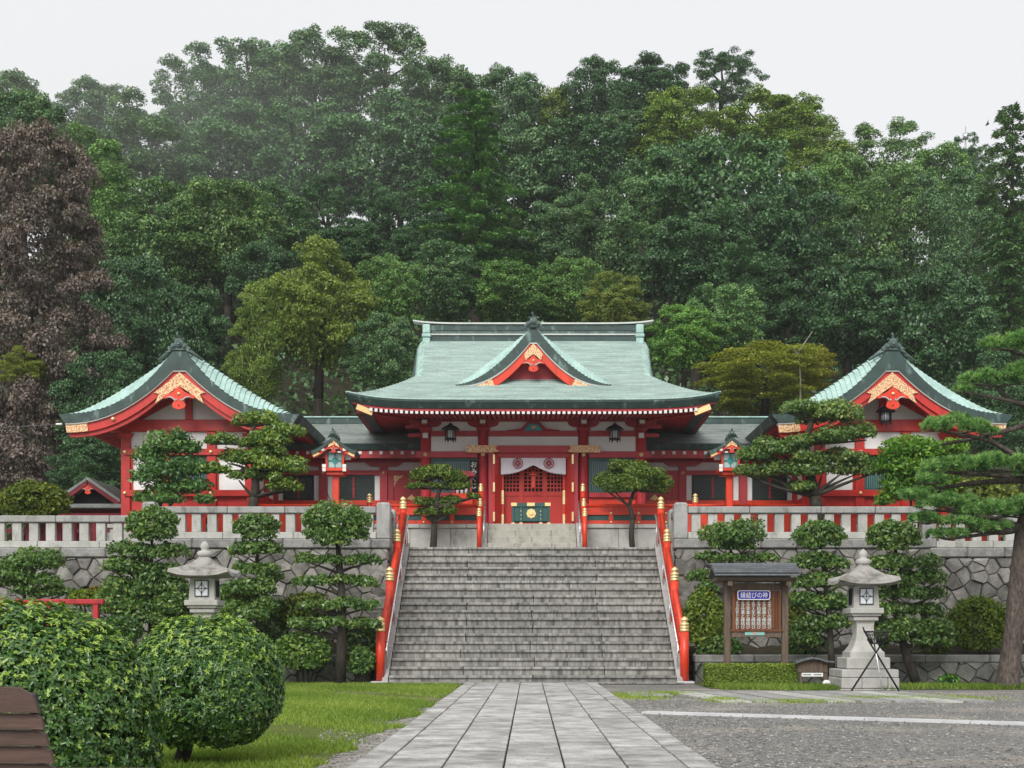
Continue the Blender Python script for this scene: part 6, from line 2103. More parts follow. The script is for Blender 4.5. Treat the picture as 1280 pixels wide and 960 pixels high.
bush('dark leafy bush on the ground below the left tiered shrub', 150, 788, 30, 20, 32.8, 'lf_topiary', (.75, .85, .85), .0)
bush('dark leafy bush behind the left stone lantern shaft', 236, 775, 26, 24, 34.5, 'lf_topiary', (.85, .9, .9))
bush('low dark bush between the lawn shrubs and the left lantern', 335, 800, 22, 26, 34.3, 'lf_topiary', (.8, .85, .9))
bush('low round clipped bush against the foot of the left stair railing', 448, 826, 22, 20, 33.1, 'lf_topiary', (.9, .95, .9), .0)
bush('mid green round bush behind the low bush left of the stairs', 350, 770, 24, 22, 34.6, 'lf_topiary', (1, 1.05, .9))
bush('dark bush in the bed behind the tall pruned shrub', 452, 800, 24, 24, 34.5, 'lf_topiary', (.8, .9, .85))
bush('low dark bush in the bed behind the little sign box', 1008, 808, 26, 18, 34.5, 'lf_topiary', (.85, .9, .9))
bush('dark green bush in the bed just right of the lantern shaft', 1098, 790, 18, 26, 34.5, 'lf_topiary', (.8, .9, .85))
bush('low olive bush in the bed left of the large rounded bush', 1170, 808, 20, 16, 34.4, 'lf_azalea', (.8, .75, .8))

# low box hedge, clipped square
hb0, hb1 = at(882, 857, 31.0), at(994, 831, 31.0)
t = thing('low_hedge', 'low square clipped yellow green hedge in front of the notice board', 'hedge', ((hb0.x + hb1.x) / 2, 31, 0))
n = 17000
lo, hi = np.array([hb0.x, 30.75, .02]), np.array([hb1.x, 31.35, hb1.z])
q = rng.random((n, 3))
fc = rng.integers(0, 10, n)
N = np.zeros((n, 3))
for ids, ax, v, nv in ((fc < 4, 1, 0, (0, -1, .2)), ((fc >= 4) & (fc < 7), 2, 1, (0, -.1, 1)), (fc == 7, 0, 0, (-1, 0, 0)), (fc == 8, 0, 1, (1, 0, 0)), (fc == 9, 1, 1, (0, 1, 0))):
    q[ids, ax] = v + (1 if v == 0 else -1) * .10 * rng.random(ids.sum()) ** 2
    N[ids] = nv
C = lo + q * (hi - lo) + rng.normal(size=(n, 3)) * .014
V, Fq, lv = leaves(C, N + rng.normal(size=(n, 3)) * .5, .06, .036, np.clip(.50 + .22 * (q[:, 2] > .9) + rng.normal(size=n) * .18, 0, 1))
i2 = leaves(lo + rng.random((3000, 3)) * (hi - lo) * .9 + (hi - lo) * .05, rng.normal(size=(3000, 3)), .12, .1, np.clip(.45 + .15 * rng.normal(size=3000), 0, 1))
V, Fq, lv = join([(V, Fq, lv), i2])
bs_ = np.array(((hb0.x + hb1.x) / 2, 31, 0))
o = new_obj('foliage', np_mesh('foliage', V - bs_, Fq, M['lf_azalea'], lv), tuple(bs_), t); o['kind'] = 'stuff'
mb = MB()
for k in range(8): limb(mb, (hb0.x + .2 + k * .25, 31.05, 0), (hb0.x + .25 + k * .25, 31.0, .35), .02, .01)
mb.build('stem', M['bark'], t)

# --- trees on the terrace
def terr(name, label, pads, Y, base_px, bot, mat, size, dens, r0, stem_px, cat='pruned tree', tint=None, **kw):
    lobes = []
    for cx, cy, rx, ry in pads:
        m = max(2, int(rx / ry * 1.5))
        for i in range(m):
            u = -1 + 2 * (i + .5) / m
            lobes.append(PX(cx + u * (rx - ry * .7), cy + random.uniform(-.25, .25) * ry - .25 * ry * (1 - u * u), ry * random.uniform(.95, 1.35), ry * random.uniform(.7, 1.0), Y + random.uniform(-.35, .35)))
    b = at(base_px, 680, Y); b.z = bot
    stem = [b] + [at(x, y, Y) for x, y in stem_px]
    limbs = []
    for k, (a, c) in enumerate(zip(stem[:-1], stem[1:])):
        r = r0 * (1 - .65 * k / max(1, len(stem) - 1)); r2 = r0 * (1 - .65 * (k + 1) / max(1, len(stem) - 1))
        limbs.append((a, c, r, r2, .07))
    for cx, cy, rx, ry in pads:
        for f_ in (-.6, 0, .6):
            p = at(cx + f_ * rx, cy + ry * .35, Y)
            s = min(stem[1:], key=lambda v: (v - p).length + (3 if v.z > p.z + .1 else 0))
            limbs.append((s, p, r0 * .35, .018, .12))
    return plant(name, label, cat, tuple(b), lobes, mat, size, dens, None, None, tint=tint, limbs=limbs, **kw)


terr('pruned_pine', 'small pruned evergreen with flat pads on the terrace left of the door', [(548, 596, 35, 13), (527, 609, 21, 7), (566, 609, 26, 7), (592, 621, 10, 5), (563, 627, 17, 8), (535, 630, 21, 8), (534, 641, 17, 6), (550, 640, 22, 8)], 40.2, 541, TER, 'lf_yew', .085, 620, .11, [(543, 655), (546, 635), (550, 610), (548, 598)], cat='pruned tree')
terr('pruned_pine', 'spreading pruned evergreen with a domed crown on the terrace right of the door', [(785, 585, 28, 9), (793, 596, 42, 12), (775, 606, 36, 11), (818, 607, 26, 11), (795, 612, 44, 9)], 40.2, 791, TER, 'lf_yew', .085, 620, .09, [(791, 650), (786, 632), (793, 612), (790, 598)], cat='pruned tree')
terr('cloud_pruned_tree', 'large cloud pruned evergreen on the terrace in front of the right hall', [(1035, 520, 44, 17), (1000, 512, 26, 12), (1058, 545, 42, 15), (1010, 552, 30, 10), (975, 562, 38, 15), (945, 570, 26, 12), (1040, 575, 52, 12), (958, 590, 40, 12), (1070, 588, 32, 14), (1010, 590, 28, 12), (1000, 610, 20, 9)], 38.6, 1020, TER, 'lf_topiary', .12, 330, .2, [(1018, 620), (1010, 585), (1005, 550), (1015, 525)], tint=(1.15, 1.05, 1.1))
terr('cloud_pruned_tree', 'cloud pruned evergreen on the terrace in front of the left hall', [(318, 526, 32, 13), (352, 540, 30, 11), (278, 552, 24, 10), (330, 553, 36, 12), (305, 575, 34, 13), (352, 585, 36, 14), (268, 588, 22, 9), (320, 597, 36, 9), (358, 610, 24, 11), (335, 565, 26, 9)], 38.6, 318, TER, 'lf_topiary', .115, 340, .16, [(318, 622), (318, 590), (312, 555), (318, 532)], tint=(1.35, 1.2, .9))
plant('leafy_tree', 'loose leafy tree on the terrace before the left hall window', 'tree', tuple(at(213, 650, 38.4)[:2]) + (TER,),
      [PX(cx, cy, rx, ry, 38.4 + random.uniform(-.4, .4)) for cx, cy, rx, ry in ((205, 555, 26, 18), (188, 570, 24, 16), (228, 560, 22, 16), (200, 588, 30, 18), (236, 585, 26, 16), (180, 596, 18, 14), (215, 610, 34, 14), (245, 608, 22, 12), (180, 622, 16, 10), (255, 625, 14, 8), (225, 545, 12, 9), (240, 560, 14, 10), (205, 624, 26, 9))],
      'lf_topiary', .13, 210, None, None, depth=.6, limbs=[(at(205, 655, 38.4), at(200, 600, 38.4), .06, .045), (at(200, 600, 38.4), at(212, 560, 38.4), .045, .02), (at(205, 640, 38.4), at(245, 600, 38.4), .04, .015), (at(200, 605, 38.4), at(180, 575, 38.4), .035, .015), (at(203, 630, 38.4), at(182, 620, 38.4), .03, .015)], tint=(.85, 1.0, 1.1))
plant('leafy_shrub', 'bright green leafy shrub behind the balustrade before the right hall', 'shrub', tuple(at(1150, 650, 38.2)[:2]) + (TER,),
      [PX(cx, cy, rx, ry, 38.2 + random.uniform(-.3, .3)) for cx, cy, rx, ry in ((1135, 560, 34, 16), (1160, 565, 30, 16), (1115, 580, 24, 18), (1145, 585, 40, 22), (1175, 585, 28, 20), (1120, 608, 22, 20), (1150, 612, 34, 20), (1178, 610, 24, 18), (1105, 625, 14, 10), (1190, 560, 20, 12))],
      'lf_bright', .135, 230, None, None, depth=.5, limbs=[(at(1150, 660, 38.2), at(1140, 590, 38.2), .05, .02), (at(1150, 655, 38.2), at(1175, 590, 38.2), .04, .02)])
bush('pale yellowish bush behind the pine on the right terrace', 1222, 622, 56, 26, 38.6, 'lf_azalea', (1.15, .95, 1.6), TER - .3, None, 'bush', 'round_bush', .15, 170)
bush('rounded olive bush behind the lower left balustrade', 42, 628, 46, 27, 39.4, 'lf_azalea', (.95, .85, .9), TER - .3, None, 'bush', 'round_bush', .14, 230)

# --- the big pine on the right
def pine_tufts(lobes, dens, needle, nper):
    parts = []
    for lx, ly, lz, rx, ry, rz in lobes:
        area = 2.2 * math.pi * rx * ry
        n = int(area * dens)
        d = sph(n, -.35)
        rr = .72 + .33 * rng.random(n)
        C = np.array([lx, ly, lz]) + d * np.array([rx, ry, rz]) * rr[:, None]
        ax = unit(d * np.array([.8, .8, .5]) + np.array([0, -.1, .65]) + rng.normal(size=(n, 3)) * .25)
        c = np.repeat(C, nper, 0); a = np.repeat(ax, nper, 0)
        m = len(c)
        dirs = unit(a * .75 + rng.normal(size=(m, 3)) * .62)
        L = needle * (.7 + .5 * rng.random(m))[:, None]
        sd = unit(np.cross(dirs, rng.normal(size=(m, 3)))) * .012
        V = np.stack([c - sd, c + sd, c + dirs * L], 1).reshape(-1, 3)
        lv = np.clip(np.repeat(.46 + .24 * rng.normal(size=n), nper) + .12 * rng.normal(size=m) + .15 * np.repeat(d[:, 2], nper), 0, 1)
        parts.append((V, np.arange(3 * m).reshape(m, 3), lv))
    return parts


YP = 30.2
pb = at(1259, 860, YP); pb.z = 0
pine = thing('pine_tree', 'tall black pine with layered needle pads leaning in at the right frame edge', 'pine tree', tuple(pb))
stem = [pb, at(1266, 800, YP), at(1272, 730, YP), at(1280, 660, YP), at(1296, 600, YP), at(1318, 520, YP), at(1312, 440, YP), at(1300, 380, YP)]
rs = [.27, .215, .195, .19, .165, .14, .11, .06]
mb = MB()
mb.tube([pb + Vector((0, 0, -.1))] + [stem[0].lerp(stem[1], .12)] + stem[1:], [.37] + rs, 14)
mb.build('trunk', M['bark_pine'], pine)
pads = [(1262, 432, 36, 12), (1300, 428, 40, 14), (1245, 476, 48, 14), (1290, 470, 40, 18), (1205, 488, 14, 6), (1195, 535, 44, 15), (1232, 540, 16, 8),
        (1195, 585, 48, 14), (1245, 582, 46, 14), (1165, 600, 22, 10), (1150, 622, 26, 10), (1185, 632, 44, 14), (1240, 640, 44, 16), (1290, 640, 40, 20), (1160, 650, 24, 9), (1205, 657, 34, 11), (1240, 662, 30, 10), (1185, 670, 26, 8), (1300, 590, 40, 18)]
lob = []
for cx, cy, rx, ry in pads:
    m = max(2, int(rx / ry * 1.25))
    for i in range(m):
        for jy in (-.5, .45):
            u = -1 + 2 * (i + .5) / m
            lob.append(PX(cx + u * (rx - ry * .6) + random.uniform(-.2, .2) * ry, cy + random.uniform(-.25, .2) * ry - .3 * ry * (1 - u * u), ry * random.uniform(.85, 1.15), ry * random.uniform(.5, .68), YP - .25 + jy * .8 + random.uniform(-.15, .15)))
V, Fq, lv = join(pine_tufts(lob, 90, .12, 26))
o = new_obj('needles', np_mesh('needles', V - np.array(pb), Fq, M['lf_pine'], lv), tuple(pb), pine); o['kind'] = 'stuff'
mb = MB()
for cx, cy, rx, ry in pads:
    p = at(cx, cy + ry * .5, YP - .2)
    s = min(stem[3:], key=lambda v: (v - p).length + (2 if v.z > p.z + .3 else 0))
    limb(mb, s, p, .07, .03, .15)
    for f_ in (-.75, -.4, .4, .75):
        limb(mb, p, at(cx + f_ * rx, cy + ry * .3, YP - .2 + random.uniform(-.4, .4)), .03, .012, .12)
limb(mb, stem[5], at(1178, 556, YP), .09, .04, .06); limb(mb, stem[4], at(1165, 612, YP), .09, .04, .1); limb(mb, stem[3], at(1180, 665, YP), .08, .03, .1)
mb.build('branch', M['bark_pine'], pine)
# ------------------------------------------------------------------ damp air
hz = MB().box(-210, 210, -66, 180, -1.2, 62)
hzm = bpy.data.materials.new('damp_air')
hzm.use_nodes = True
hn = hzm.node_tree
hn.nodes.remove(hn.nodes["Principled BSDF"])
pv = hn.nodes.new("ShaderNodeVolumePrincipled")
pv.inputs['Color'].default_value = (.92, .96, 1.0, 1)
pv.inputs['Density'].default_value = 0.0003
pv.inputs['Anisotropy'].default_value = 0.0
hn.links.new(pv.outputs[0], hn.nodes["Material Output"].inputs['Volume'])
hzo = tag(hz.build('haze', hzm), 'thin damp haze in the air before the wooded hill', 'haze', kind='stuff')

# a bank of mist lying against the upper left of the hill
mc = at(215, 185, 90)
mb = MB()
mb.lathe([(max(1e-4, math.sin(math.pi * i / 12)), -math.cos(math.pi * i / 12)) for i in range(13)], (0, 0, 0), 24)
mm = bpy.data.materials.new('hill_mist')
mm.use_nodes = True
hn = mm.node_tree
hn.nodes.remove(hn.nodes["Principled BSDF"])
pv = hn.nodes.new("ShaderNodeVolumePrincipled")
pv.inputs['Color'].default_value = (.985, .99, 1.0, 1)
tc = hn.nodes.new("ShaderNodeTexCoord")
ln = hn.nodes.new("ShaderNodeVectorMath"); ln.operation = 'LENGTH'
hn.links.new(tc.outputs['Object'], ln.inputs[0])
mr = hn.nodes.new("ShaderNodeMapRange")
mr.interpolation_type = 'SMOOTHSTEP'
mr.inputs['From Min'].default_value = 1.0; mr.inputs['From Max'].default_value = 0.0
mr.inputs['To Min'].default_value = 0.0; mr.inputs['To Max'].default_value = 0.009
hn.links.new(ln.outputs['Value'], mr.inputs['Value'])
hn.links.new(mr.outputs[0], pv.inputs['Density'])
hn.links.new(pv.outputs[0], hn.nodes["Material Output"].inputs['Volume'])
mo = new_obj('mist', mb.mesh('mist', mm), mc)
mo.scale = (28, 14, 13)
tag(mo, 'faint bank of mist against the upper left of the wooded hill', 'mist', kind='stuff')
# ------------------------------------------------------------------ the wooded hill, tree by tree
def crown_mesh(name, kind, seed):
    """A crown about 1 unit in radius, used at many sizes."""
    global rng
    keep = rng
    rng = np.random.default_rng(seed)
    rn = random.Random(seed)
    parts = []
    def cluster(c, r, n, k0, k1, flat=.75):
        # a bough: a few leafy clumps round a centre, more of them on its upper side
        out = []
        for _ in range(n):
            d = Vector((rn.gauss(0, 1), rn.gauss(0, 1), rn.gauss(.25, .8))).normalized()
            q = r * rn.uniform(.55, 1.0)
            k = rn.uniform(k0, k1)
            out.append((c[0] + d.x * q, c[1] + d.y * q, c[2] + d.z * q * .8, k, k, k * flat))
        return out
    if kind == 'round':
        lobes = []
        n = 30
        for i in range(n):
            z = 1 - 1.55 * (i + .5) / n
            a = i * 2.39996 + rn.uniform(-.5, .5)
            s = math.sqrt(max(0, 1 - z * z))
            r = .76 + rn.uniform(-.16, .14)
            lobes += cluster((s * math.cos(a) * r, s * math.sin(a) * r, z * r), rn.uniform(.14, .24), 7, .08, .15)
        parts = lobe_leaves(lobes, 1500, .040, .6, -.35, .6, .4, lvspread=.2, topbias=.45)
        parts += lobe_leaves([(0, 0, -.05, .64, .64, .58)], 1100, .055, .6, -1, 1, .5, lvbase=.42)
    elif kind == 'tall':
        lobes = []
        n = 30
        for i in range(n):
            h = (i + .5) / n
            z = 1.2 - 2.2 * h
            rad = .80 * math.sin(math.pi * min(1, .14 + .78 * h)) ** .8
            a = i * 2.39996 + rn.uniform(-.6, .6)
            r = rad * rn.uniform(.45, 1.1)
            lobes += cluster((r * math.cos(a), r * math.sin(a), z + rn.uniform(-.15, .15)), rn.uniform(.14, .26), 6, .08, .16)
        parts = lobe_leaves(lobes, 1500, .038, .6, -.35, .6, .4, lvspread=.2, topbias=.45)
        parts += lobe_leaves([(0, 0, .0, .46, .46, .8)], 1000, .052, .6, -1, 1, .5, lvbase=.42)
    elif kind == 'airy':
        lobes = []
        for i in range(62):
            a, z = rn.uniform(0, 6.283), rn.uniform(-.85, .95)
            r = math.sqrt(max(.05, 1 - (z * .85) ** 2)) * rn.uniform(.25, 1.0)
            lobes += cluster((r * math.cos(a), r * math.sin(a), z), rn.uniform(.12, .26), 5, .06, .14, .65)
        parts = lobe_leaves(lobes, 1400, .040, .55, -.45, .7, .55, lvspread=.2, topbias=.35)
    elif kind == 'russet':
        lobes = []
        for i in range(120):
            z = 1.9 - 3.8 * (i + .5) / 120
            a = i * 2.39996 + rn.uniform(-.5, .5)
            rad = 1.0 * (1 - max(0, z / 2.05) ** 2.6) ** .5 * (.93 + .07 * math.cos(z * 2.1 + 1))
            r = rad * rn.uniform(.6, 1.0)
            lobes += cluster((r * math.cos(a), r * math.sin(a), z), rn.uniform(.12, .22), 6, .09, .18, .7)
        parts = lobe_leaves(lobes, 1300, .040, .55, -.4, .6, .45, lvspread=.26, topbias=.45)
        parts += lobe_leaves([(0, 0, .3, .6, .6, 1.4), (0, 0, -1.0, .7, .7, .8)], 800, .05, .6, -1, 1, .5, lvbase=.42)
    elif kind == 'maple':
        lobes = []
        for i in range(70):
            a, z = rn.uniform(0, 6.283), rn.uniform(-.75, .85)
            r = math.sqrt(max(.05, 1 - z * z)) * rn.uniform(.5, 1.05)
            k = rn.uniform(.12, .22)
            lobes.append((r * math.cos(a), r * math.sin(a), z, k * 1.6, k * 1.6, k * .42))
        parts = lobe_leaves(lobes, 1000, .05, .5, -.5, .6, .5, lvspread=.24, topbias=.5)
        parts += lobe_leaves([(0, 0, -.1, .5, .5, .45)], 700, .055, .6, -1, 1, .5, lvbase=.42)
    elif kind == 'conifer':
        Cs, Ns, Ts, Ls = [], [], [], []
        for i in range(92):
            h = (i + .5) / 92
            z = 1.5 - 2.7 * h
            rad = (.22 + .78 * h ** .62) * rn.uniform(.55, 1.1)
            a = i * 2.39996 + rn.uniform(-.3, .3)
            m = int(60 + 190 * rad)
            t_ = rng.random(m) ** .7
            w_ = (rng.random(m) - .5) * .42 * (t_ * (1.15 - t_)) * 2.0 * rad ** .6
            d = np.array([math.cos(a), math.sin(a), 0]); e = np.array([-math.sin(a), math.cos(a), 0])
            P = d * (t_ * rad)[:, None] + e * w_[:, None]
            P[:, 2] += z + .10 * rad * t_ - .22 * rad * t_ ** 2 + .018 * rng.normal(size=m)
            Cs.append(P); Ns.append(np.array([0, 0, 1]) + rng.normal(size=(m, 3)) * .4); Ts.append(d + e * np.sign(w_)[:, None] * .8 + rng.normal(size=(m, 3)) * .35); Ls.append(np.clip(.45 + .2 * t_ + .18 * rng.normal(size=m), 0, 1))
        C, N, T, lv = map(np.concatenate, (Cs, Ns, Ts, Ls))
        parts = [leaves(C, N, .085, .026, lv, T=T)]
    V, Fq, lv = join(parts)
    mat = {'maple': 'lf_maple', 'conifer': 'lf_conifer', 'russet': 'lf_brown'}.get(kind, 'lf_forest')
    me = np_mesh(name, V, Fq, M[mat], lv)
    rng = keep
    return me


CM = {('round', 0): crown_mesh('crown', 'round', 101), ('round', 1): crown_mesh('crown', 'round', 102), ('round', 2): crown_mesh('crown', 'round', 103), ('round', 3): crown_mesh('crown', 'round', 107),
      ('tall', 0): crown_mesh('crown', 'tall', 104), ('tall', 1): crown_mesh('crown', 'tall', 108), ('airy', 0): crown_mesh('crown', 'airy', 105), ('airy', 1): crown_mesh('crown', 'airy', 109),
      ('maple', 0): crown_mesh('crown', 'maple', 106), ('conifer', 0): crown_mesh('crown', 'conifer', 110)}
for k_ in (0, 1):
    CM[('olive', k_)] = CM[(('tall', 0), ('round', 3))[k_]].copy(); CM[('olive', k_)].materials[0] = M['lf_maple']
CM[('russet', 0)] = crown_mesh('crown', 'russet', 120)


def trunk_mesh(seed, conif=False):
    rn2 = random.getstate(); random.seed(seed)
    mb = MB()
    mb.tube([(0, 0, -1), (.02, .01, -.4), (-.02, .02, .2), (.02, 0, .7 if not conif else 1.3)], [.07, .055, .035, .01], 8)
    if not conif:
        for i in range(9):
            a = i * 2.4
            z = -.75 + .12 * i
            limb(mb, (0, 0, z * .6), (.6 * math.cos(a) * random.uniform(.5, 1), .6 * math.sin(a) * random.uniform(.5, 1), z * .6 + random.uniform(.25, .6)), .032, .008, .12, 5, 5)
    random.setstate(rn2)
    return mb.mesh('trunk', [M['bark']], (0, 0, 0))


TM = [trunk_mesh(1), trunk_mesh(2), trunk_mesh(3)]
TMC = trunk_mesh(4, True)
BIGSTEM = MB().tube([(0, 0, -1), (0, 0, -.5), (0, 0, 0)], [1.25, 1.0, .85], 8).mesh('lower_trunk', [M['bark']], (0, 0, 0))
rnf = random.Random(99)


def tree(px, py, rx, ry, Y, kind, var, tint, label, name=None, cat='tree', mesh=None, group='trees on the wooded hill'):
    c = at(px, py, Y)
    sx, sz = rx * Y / F, ry * Y / F
    if kind == 'conifer': sz /= 1.35
    elif kind == 'tall': sz /= 1.18
    elif kind == 'russet': sz /= 1.0
    zb = hill_z(c.x, Y)
    t = thing(name or {'conifer': 'conifer_tree', 'maple': 'maple_tree'}.get(kind, 'broadleaf_tree'), label, cat, (c.x, Y, zb), group)
    o = new_obj('crown', mesh or CM[(kind, var)], c, t)
    o.scale = (sx, sx * .9, sz)
    o.rotation_euler = (0, 0, rnf.uniform(0, 6.28))
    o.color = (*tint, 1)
    o['kind'] = 'stuff'
    k = new_obj('trunk', TMC if kind == 'conifer' else TM[var % 3], c, t)
    k.scale = (sx, sx, sz)
    k.rotation_euler = (0, 0, rnf.uniform(0, 6.28))
    low = c.z - sz * (1.6 if kind == 'russet' else 1)
    if low > zb - .2:
        s = new_obj('lower_trunk', BIGSTEM, (c.x, Y, low + .1), t)
        s.scale = (.068 * sx, .068 * sx, max(.3, low + .1 - zb + .5))
    return t


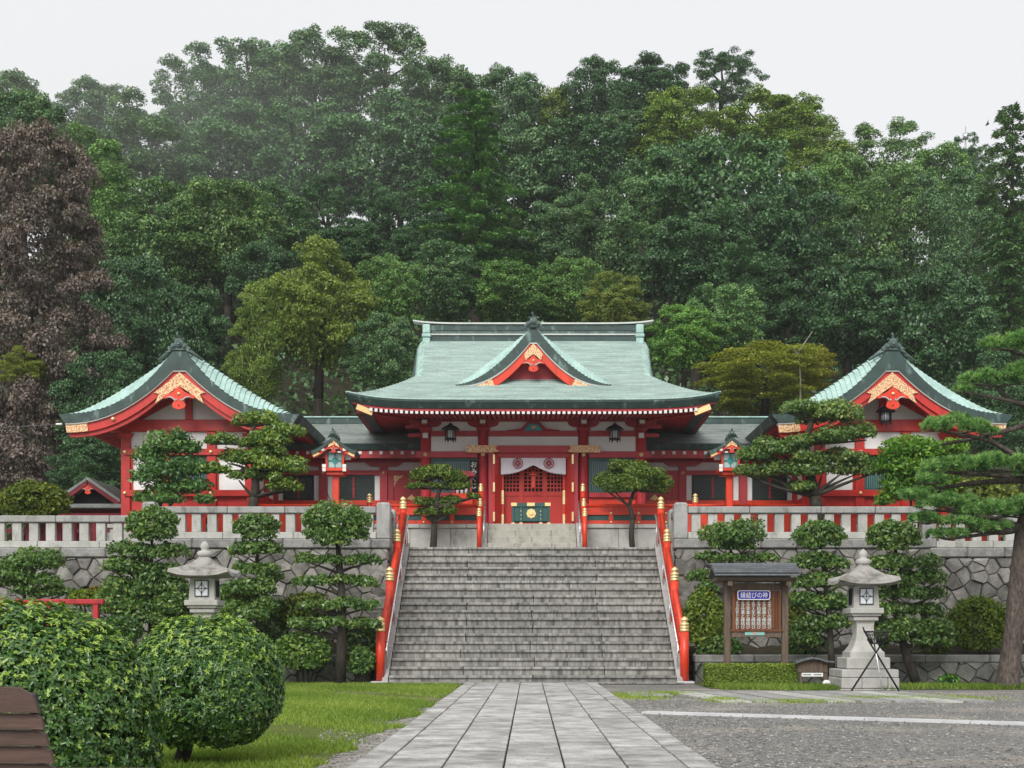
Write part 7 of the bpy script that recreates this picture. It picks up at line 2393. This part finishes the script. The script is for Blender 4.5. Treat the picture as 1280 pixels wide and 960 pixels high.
G = (1.0, 1.0, 1.0); DK = (.62, .72, .74); BL = (.95, 1.05, 1.05); YG_ = (1.75, 1.4, .55); OL = (1.5, 1.2, .6); LG = (1.3, 1.3, .85); GR = (1.0, 1.0, 1.12)
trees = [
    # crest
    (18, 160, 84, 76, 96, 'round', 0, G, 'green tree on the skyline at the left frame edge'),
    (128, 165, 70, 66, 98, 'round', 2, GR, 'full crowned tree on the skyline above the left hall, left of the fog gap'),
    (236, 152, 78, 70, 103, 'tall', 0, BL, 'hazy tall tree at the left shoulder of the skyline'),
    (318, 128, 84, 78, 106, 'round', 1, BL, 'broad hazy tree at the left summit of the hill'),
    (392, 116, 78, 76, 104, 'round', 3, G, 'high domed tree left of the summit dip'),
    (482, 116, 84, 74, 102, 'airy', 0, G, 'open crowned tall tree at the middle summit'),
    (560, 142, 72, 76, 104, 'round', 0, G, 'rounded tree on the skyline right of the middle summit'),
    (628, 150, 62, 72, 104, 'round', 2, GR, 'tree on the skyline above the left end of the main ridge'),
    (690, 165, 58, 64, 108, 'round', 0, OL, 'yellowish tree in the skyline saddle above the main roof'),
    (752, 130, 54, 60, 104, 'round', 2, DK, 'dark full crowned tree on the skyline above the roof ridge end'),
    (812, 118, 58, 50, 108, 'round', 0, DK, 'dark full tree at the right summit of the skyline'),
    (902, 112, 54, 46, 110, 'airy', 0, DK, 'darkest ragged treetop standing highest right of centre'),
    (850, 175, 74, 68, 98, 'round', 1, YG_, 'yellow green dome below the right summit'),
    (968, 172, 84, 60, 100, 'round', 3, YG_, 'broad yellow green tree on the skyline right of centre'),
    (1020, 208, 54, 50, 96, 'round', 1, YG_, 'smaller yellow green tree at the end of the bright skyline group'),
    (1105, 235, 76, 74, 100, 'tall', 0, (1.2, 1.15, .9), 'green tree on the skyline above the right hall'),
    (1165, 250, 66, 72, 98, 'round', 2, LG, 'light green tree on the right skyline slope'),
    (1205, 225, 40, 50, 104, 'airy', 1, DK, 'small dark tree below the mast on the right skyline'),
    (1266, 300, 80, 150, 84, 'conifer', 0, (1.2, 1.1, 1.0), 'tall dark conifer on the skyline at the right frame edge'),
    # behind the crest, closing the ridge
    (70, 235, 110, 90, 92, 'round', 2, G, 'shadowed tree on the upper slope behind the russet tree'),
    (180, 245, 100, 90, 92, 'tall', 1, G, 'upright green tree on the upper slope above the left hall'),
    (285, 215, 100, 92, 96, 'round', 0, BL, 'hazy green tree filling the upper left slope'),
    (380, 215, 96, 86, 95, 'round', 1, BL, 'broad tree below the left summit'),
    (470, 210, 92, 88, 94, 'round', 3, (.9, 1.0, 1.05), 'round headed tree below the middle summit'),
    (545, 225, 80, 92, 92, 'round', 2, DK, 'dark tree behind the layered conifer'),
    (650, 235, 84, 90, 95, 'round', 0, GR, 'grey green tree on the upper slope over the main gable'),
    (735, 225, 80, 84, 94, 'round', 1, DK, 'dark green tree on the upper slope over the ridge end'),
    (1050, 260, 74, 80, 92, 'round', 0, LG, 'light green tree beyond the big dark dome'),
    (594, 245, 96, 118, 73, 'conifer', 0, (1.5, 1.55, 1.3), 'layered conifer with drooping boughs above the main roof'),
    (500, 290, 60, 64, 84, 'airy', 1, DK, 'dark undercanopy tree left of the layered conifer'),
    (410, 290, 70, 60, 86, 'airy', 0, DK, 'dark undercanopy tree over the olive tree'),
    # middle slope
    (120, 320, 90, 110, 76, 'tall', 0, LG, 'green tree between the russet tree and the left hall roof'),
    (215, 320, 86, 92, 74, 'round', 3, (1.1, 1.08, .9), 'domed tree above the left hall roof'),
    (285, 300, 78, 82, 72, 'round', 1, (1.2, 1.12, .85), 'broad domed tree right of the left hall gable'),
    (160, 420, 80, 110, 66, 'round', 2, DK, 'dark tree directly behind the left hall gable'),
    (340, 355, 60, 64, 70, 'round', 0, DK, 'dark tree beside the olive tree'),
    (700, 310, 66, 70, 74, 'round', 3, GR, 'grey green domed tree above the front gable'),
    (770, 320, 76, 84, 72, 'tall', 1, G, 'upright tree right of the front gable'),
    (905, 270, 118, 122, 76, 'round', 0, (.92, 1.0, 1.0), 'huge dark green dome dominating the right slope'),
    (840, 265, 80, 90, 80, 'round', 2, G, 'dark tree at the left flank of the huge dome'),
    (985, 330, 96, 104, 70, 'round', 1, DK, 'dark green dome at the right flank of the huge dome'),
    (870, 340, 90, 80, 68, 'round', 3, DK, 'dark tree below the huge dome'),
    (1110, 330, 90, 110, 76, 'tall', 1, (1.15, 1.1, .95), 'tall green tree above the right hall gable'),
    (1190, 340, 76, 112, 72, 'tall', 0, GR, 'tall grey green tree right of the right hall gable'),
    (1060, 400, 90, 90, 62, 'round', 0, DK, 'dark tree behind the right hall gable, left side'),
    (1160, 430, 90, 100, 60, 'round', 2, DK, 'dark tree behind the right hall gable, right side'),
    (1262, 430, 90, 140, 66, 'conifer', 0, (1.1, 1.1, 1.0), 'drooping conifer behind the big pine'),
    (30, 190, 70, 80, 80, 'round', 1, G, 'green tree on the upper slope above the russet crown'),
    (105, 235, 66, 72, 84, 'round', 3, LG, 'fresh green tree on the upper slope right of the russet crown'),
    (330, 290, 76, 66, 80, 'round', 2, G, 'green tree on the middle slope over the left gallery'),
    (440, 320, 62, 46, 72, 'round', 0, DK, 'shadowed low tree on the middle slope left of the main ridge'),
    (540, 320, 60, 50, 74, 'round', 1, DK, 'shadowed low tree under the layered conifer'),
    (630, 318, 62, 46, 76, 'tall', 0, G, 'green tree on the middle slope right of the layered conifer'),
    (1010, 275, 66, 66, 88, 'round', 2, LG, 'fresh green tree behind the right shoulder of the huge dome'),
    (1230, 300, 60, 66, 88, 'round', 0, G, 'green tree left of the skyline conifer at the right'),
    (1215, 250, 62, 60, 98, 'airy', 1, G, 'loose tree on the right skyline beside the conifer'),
    (935, 395, 80, 70, 64, 'tall', 1, DK, 'dark tree between the huge dome and the main roof corner'),
    (1040, 330, 70, 70, 82, 'tall', 0, G, 'green tree on the slope between the huge dome and the right hall'),
    (800, 190, 60, 60, 100, 'round', 0, G, 'green tree on the upper slope left of the yellow green dome'),
    # foot of the slope
    (398, 402, 92, 96, 57, 'olive', 1, (.78, 1.0, 1.0), 'olive yellow tree between the left hall and the main roof'),
    (322, 458, 54, 72, 55, 'olive', 0, (.70, .98, 1.0), 'smaller olive tree behind the left gallery'),
    (485, 375, 52, 62, 60, 'round', 1, LG, 'light green tree at the left end of the main roof'),
    (478, 450, 56, 66, 55, 'round', 2, G, 'green tree behind the left gallery roof'),
    (560, 365, 66, 62, 63, 'round', 3, G, 'green tree directly behind the left half of the main ridge'),
    (640, 372, 66, 54, 62, 'round', 0, LG, 'bright green tree directly behind the main ridge centre'),
    (710, 372, 58, 54, 63, 'round', 2, LG, 'light green tree behind the front gable finial'),
    (770, 388, 52, 46, 60, 'olive', 1, (.8, .95, 1.1), 'yellowing tree behind the right end of the main ridge'),
    (905, 412, 56, 62, 58, 'round', 1, (1.3, 1.3, 1.15), 'pale green tree behind the right end of the main roof'),
    (855, 430, 56, 52, 57, 'round', 3, (1.5, 1.6, .8), 'bright green tree touching the right corner of the main roof'),
    (955, 478, 90, 44, 53, 'maple', 0, (1.15, 1.15, .8), 'wide yellow orange maple behind the right gallery'),
    (1000, 462, 46, 30, 54, 'maple', 0, (1.25, 1.05, .85), 'small orange maple between main roof and right hall'),
    (225, 430, 70, 90, 58, 'round', 0, DK, 'dark tree rising right behind the left hall ridge'),
    (130, 520, 70, 90, 53, 'round', 1, DK, 'dark tree behind the little sub-shrine'),
    (110, 590, 60, 50, 51, 'round', 2, DK, 'dark shrub-like tree just above the sub-shrine'),
    (1240, 520, 70, 80, 54, 'round', 3, DK, 'dark tree in the gap right of the right hall'),
]
for q in trees: tree(*q)
tree(40, 412, 100, 124, 55, 'russet', 0, (1, 1, 1), 'tall russet brown tree filling the left frame edge beside the left hall', name='russet_tree')
tree(30, 462, 36, 30, 52.5, 'olive', 1, (.9, 1.0, .8), 'small mustard yellow tree in front of the russet trees', name='maple_tree')
# a bare snag over the maple, the mast and the bird
sn = thing('bare_snag', 'pale bare dead branch standing above the yellow orange maple', 'dead tree', tuple(at(998, 470, 50.6)[:2]) + (4.5,))
mb = MB()
limb(mb, at(998, 540, 50.6), at(998, 440, 50.6), .045, .03, .05); limb(mb, at(998, 446, 50.6), at(990, 432, 50.6), .04, .015); limb(mb, at(998, 440, 50.6), at(1016, 414, 50.6), .035, .012, .05)
mb.build('branch', surf('dead_wood', (.30, .27, .23), (.2, .18, .15), 5, .9, .1, .3, 20), sn)
Ym = 118
ms = thing('radio_mast', 'thin pale radio mast above the right skyline trees', 'mast', tuple(at(1207, 200, Ym)[:2]) + (25,))
a, b = at(1207, 260, Ym), at(1207, 158, Ym)
mb = MB().tube([a, b], .05, 6)
mb.tube([a + Vector((-.25, 0, 0)), at(1207, 178, Ym) + Vector((-.05, 0, 0))], .03, 5).tube([a + Vector((.25, 0, 0)), at(1207, 178, Ym) + Vector((.05, 0, 0))], .03, 5)
mb.build('pole', M['steel'], ms)
MB().lathe([(.28, 0), (.28, .5)], tuple(at(1207, 174, Ym)), 8).build('aerial', M['steel'], ms)
bp = at(1234, 155.5, 70)
bd = thing('bird', 'small dark bird flying over the right skyline', 'bird', tuple(bp))
mb = MB()
mb.tube([bp + Vector((-.10, 0, -.06)), bp + Vector((0, 0, 0)), bp + Vector((.07, 0, .05)), bp + Vector((.11, 0, .06))], [.01, .06, .045, .012], 7)
mb.add([bp + Vector(v) for v in ((-.03, 0, .02), (.04, 0, .03), (.02, -.1, .16), (.03, -.16, .24), (-.02, -.12, .14))], [(0, 1, 3, 2), (0, 2, 4)])
mb.add([bp + Vector(v) for v in ((-.03, 0, .02), (.04, 0, .03), (.02, .1, .12), (.0, .2, -.02), (-.02, .12, .06))], [(0, 1, 3, 2), (0, 2, 4)])
mb.build('body', M['black_metal'], bd)

# undergrowth over the slope, between the trunks
n = 70000
y = 50.5 + 62 * rng.random(n) ** 1.3
x = (rng.random(n) - .5) * 2 * (26 + .55 * (y - 30))
z = np.array([hill_z(a, b) for a, b in zip(x, y)]) + 1.9 * rng.random(n) * (.5 + .5 * np.sin(x * .9 + 2 * np.sin(y * .5)) ** 2)
C = np.stack([x, y, z], 1)
N = rng.normal(size=(n, 3)) * .8 + np.array([0, -.35, .7])
sz = .34 * (.6 + .8 * rng.random(n))
V, Fq, lv = leaves(C, N, sz, sz * .6, np.clip(.38 + .2 * rng.normal(size=n), 0, 1))
tag(new_obj('undergrowth', np_mesh('undergrowth', V, Fq, M['lf_forest'], lv), (0, 0, 0)), 'dense dark undergrowth covering the wooded slope', 'undergrowth', kind='stuff')
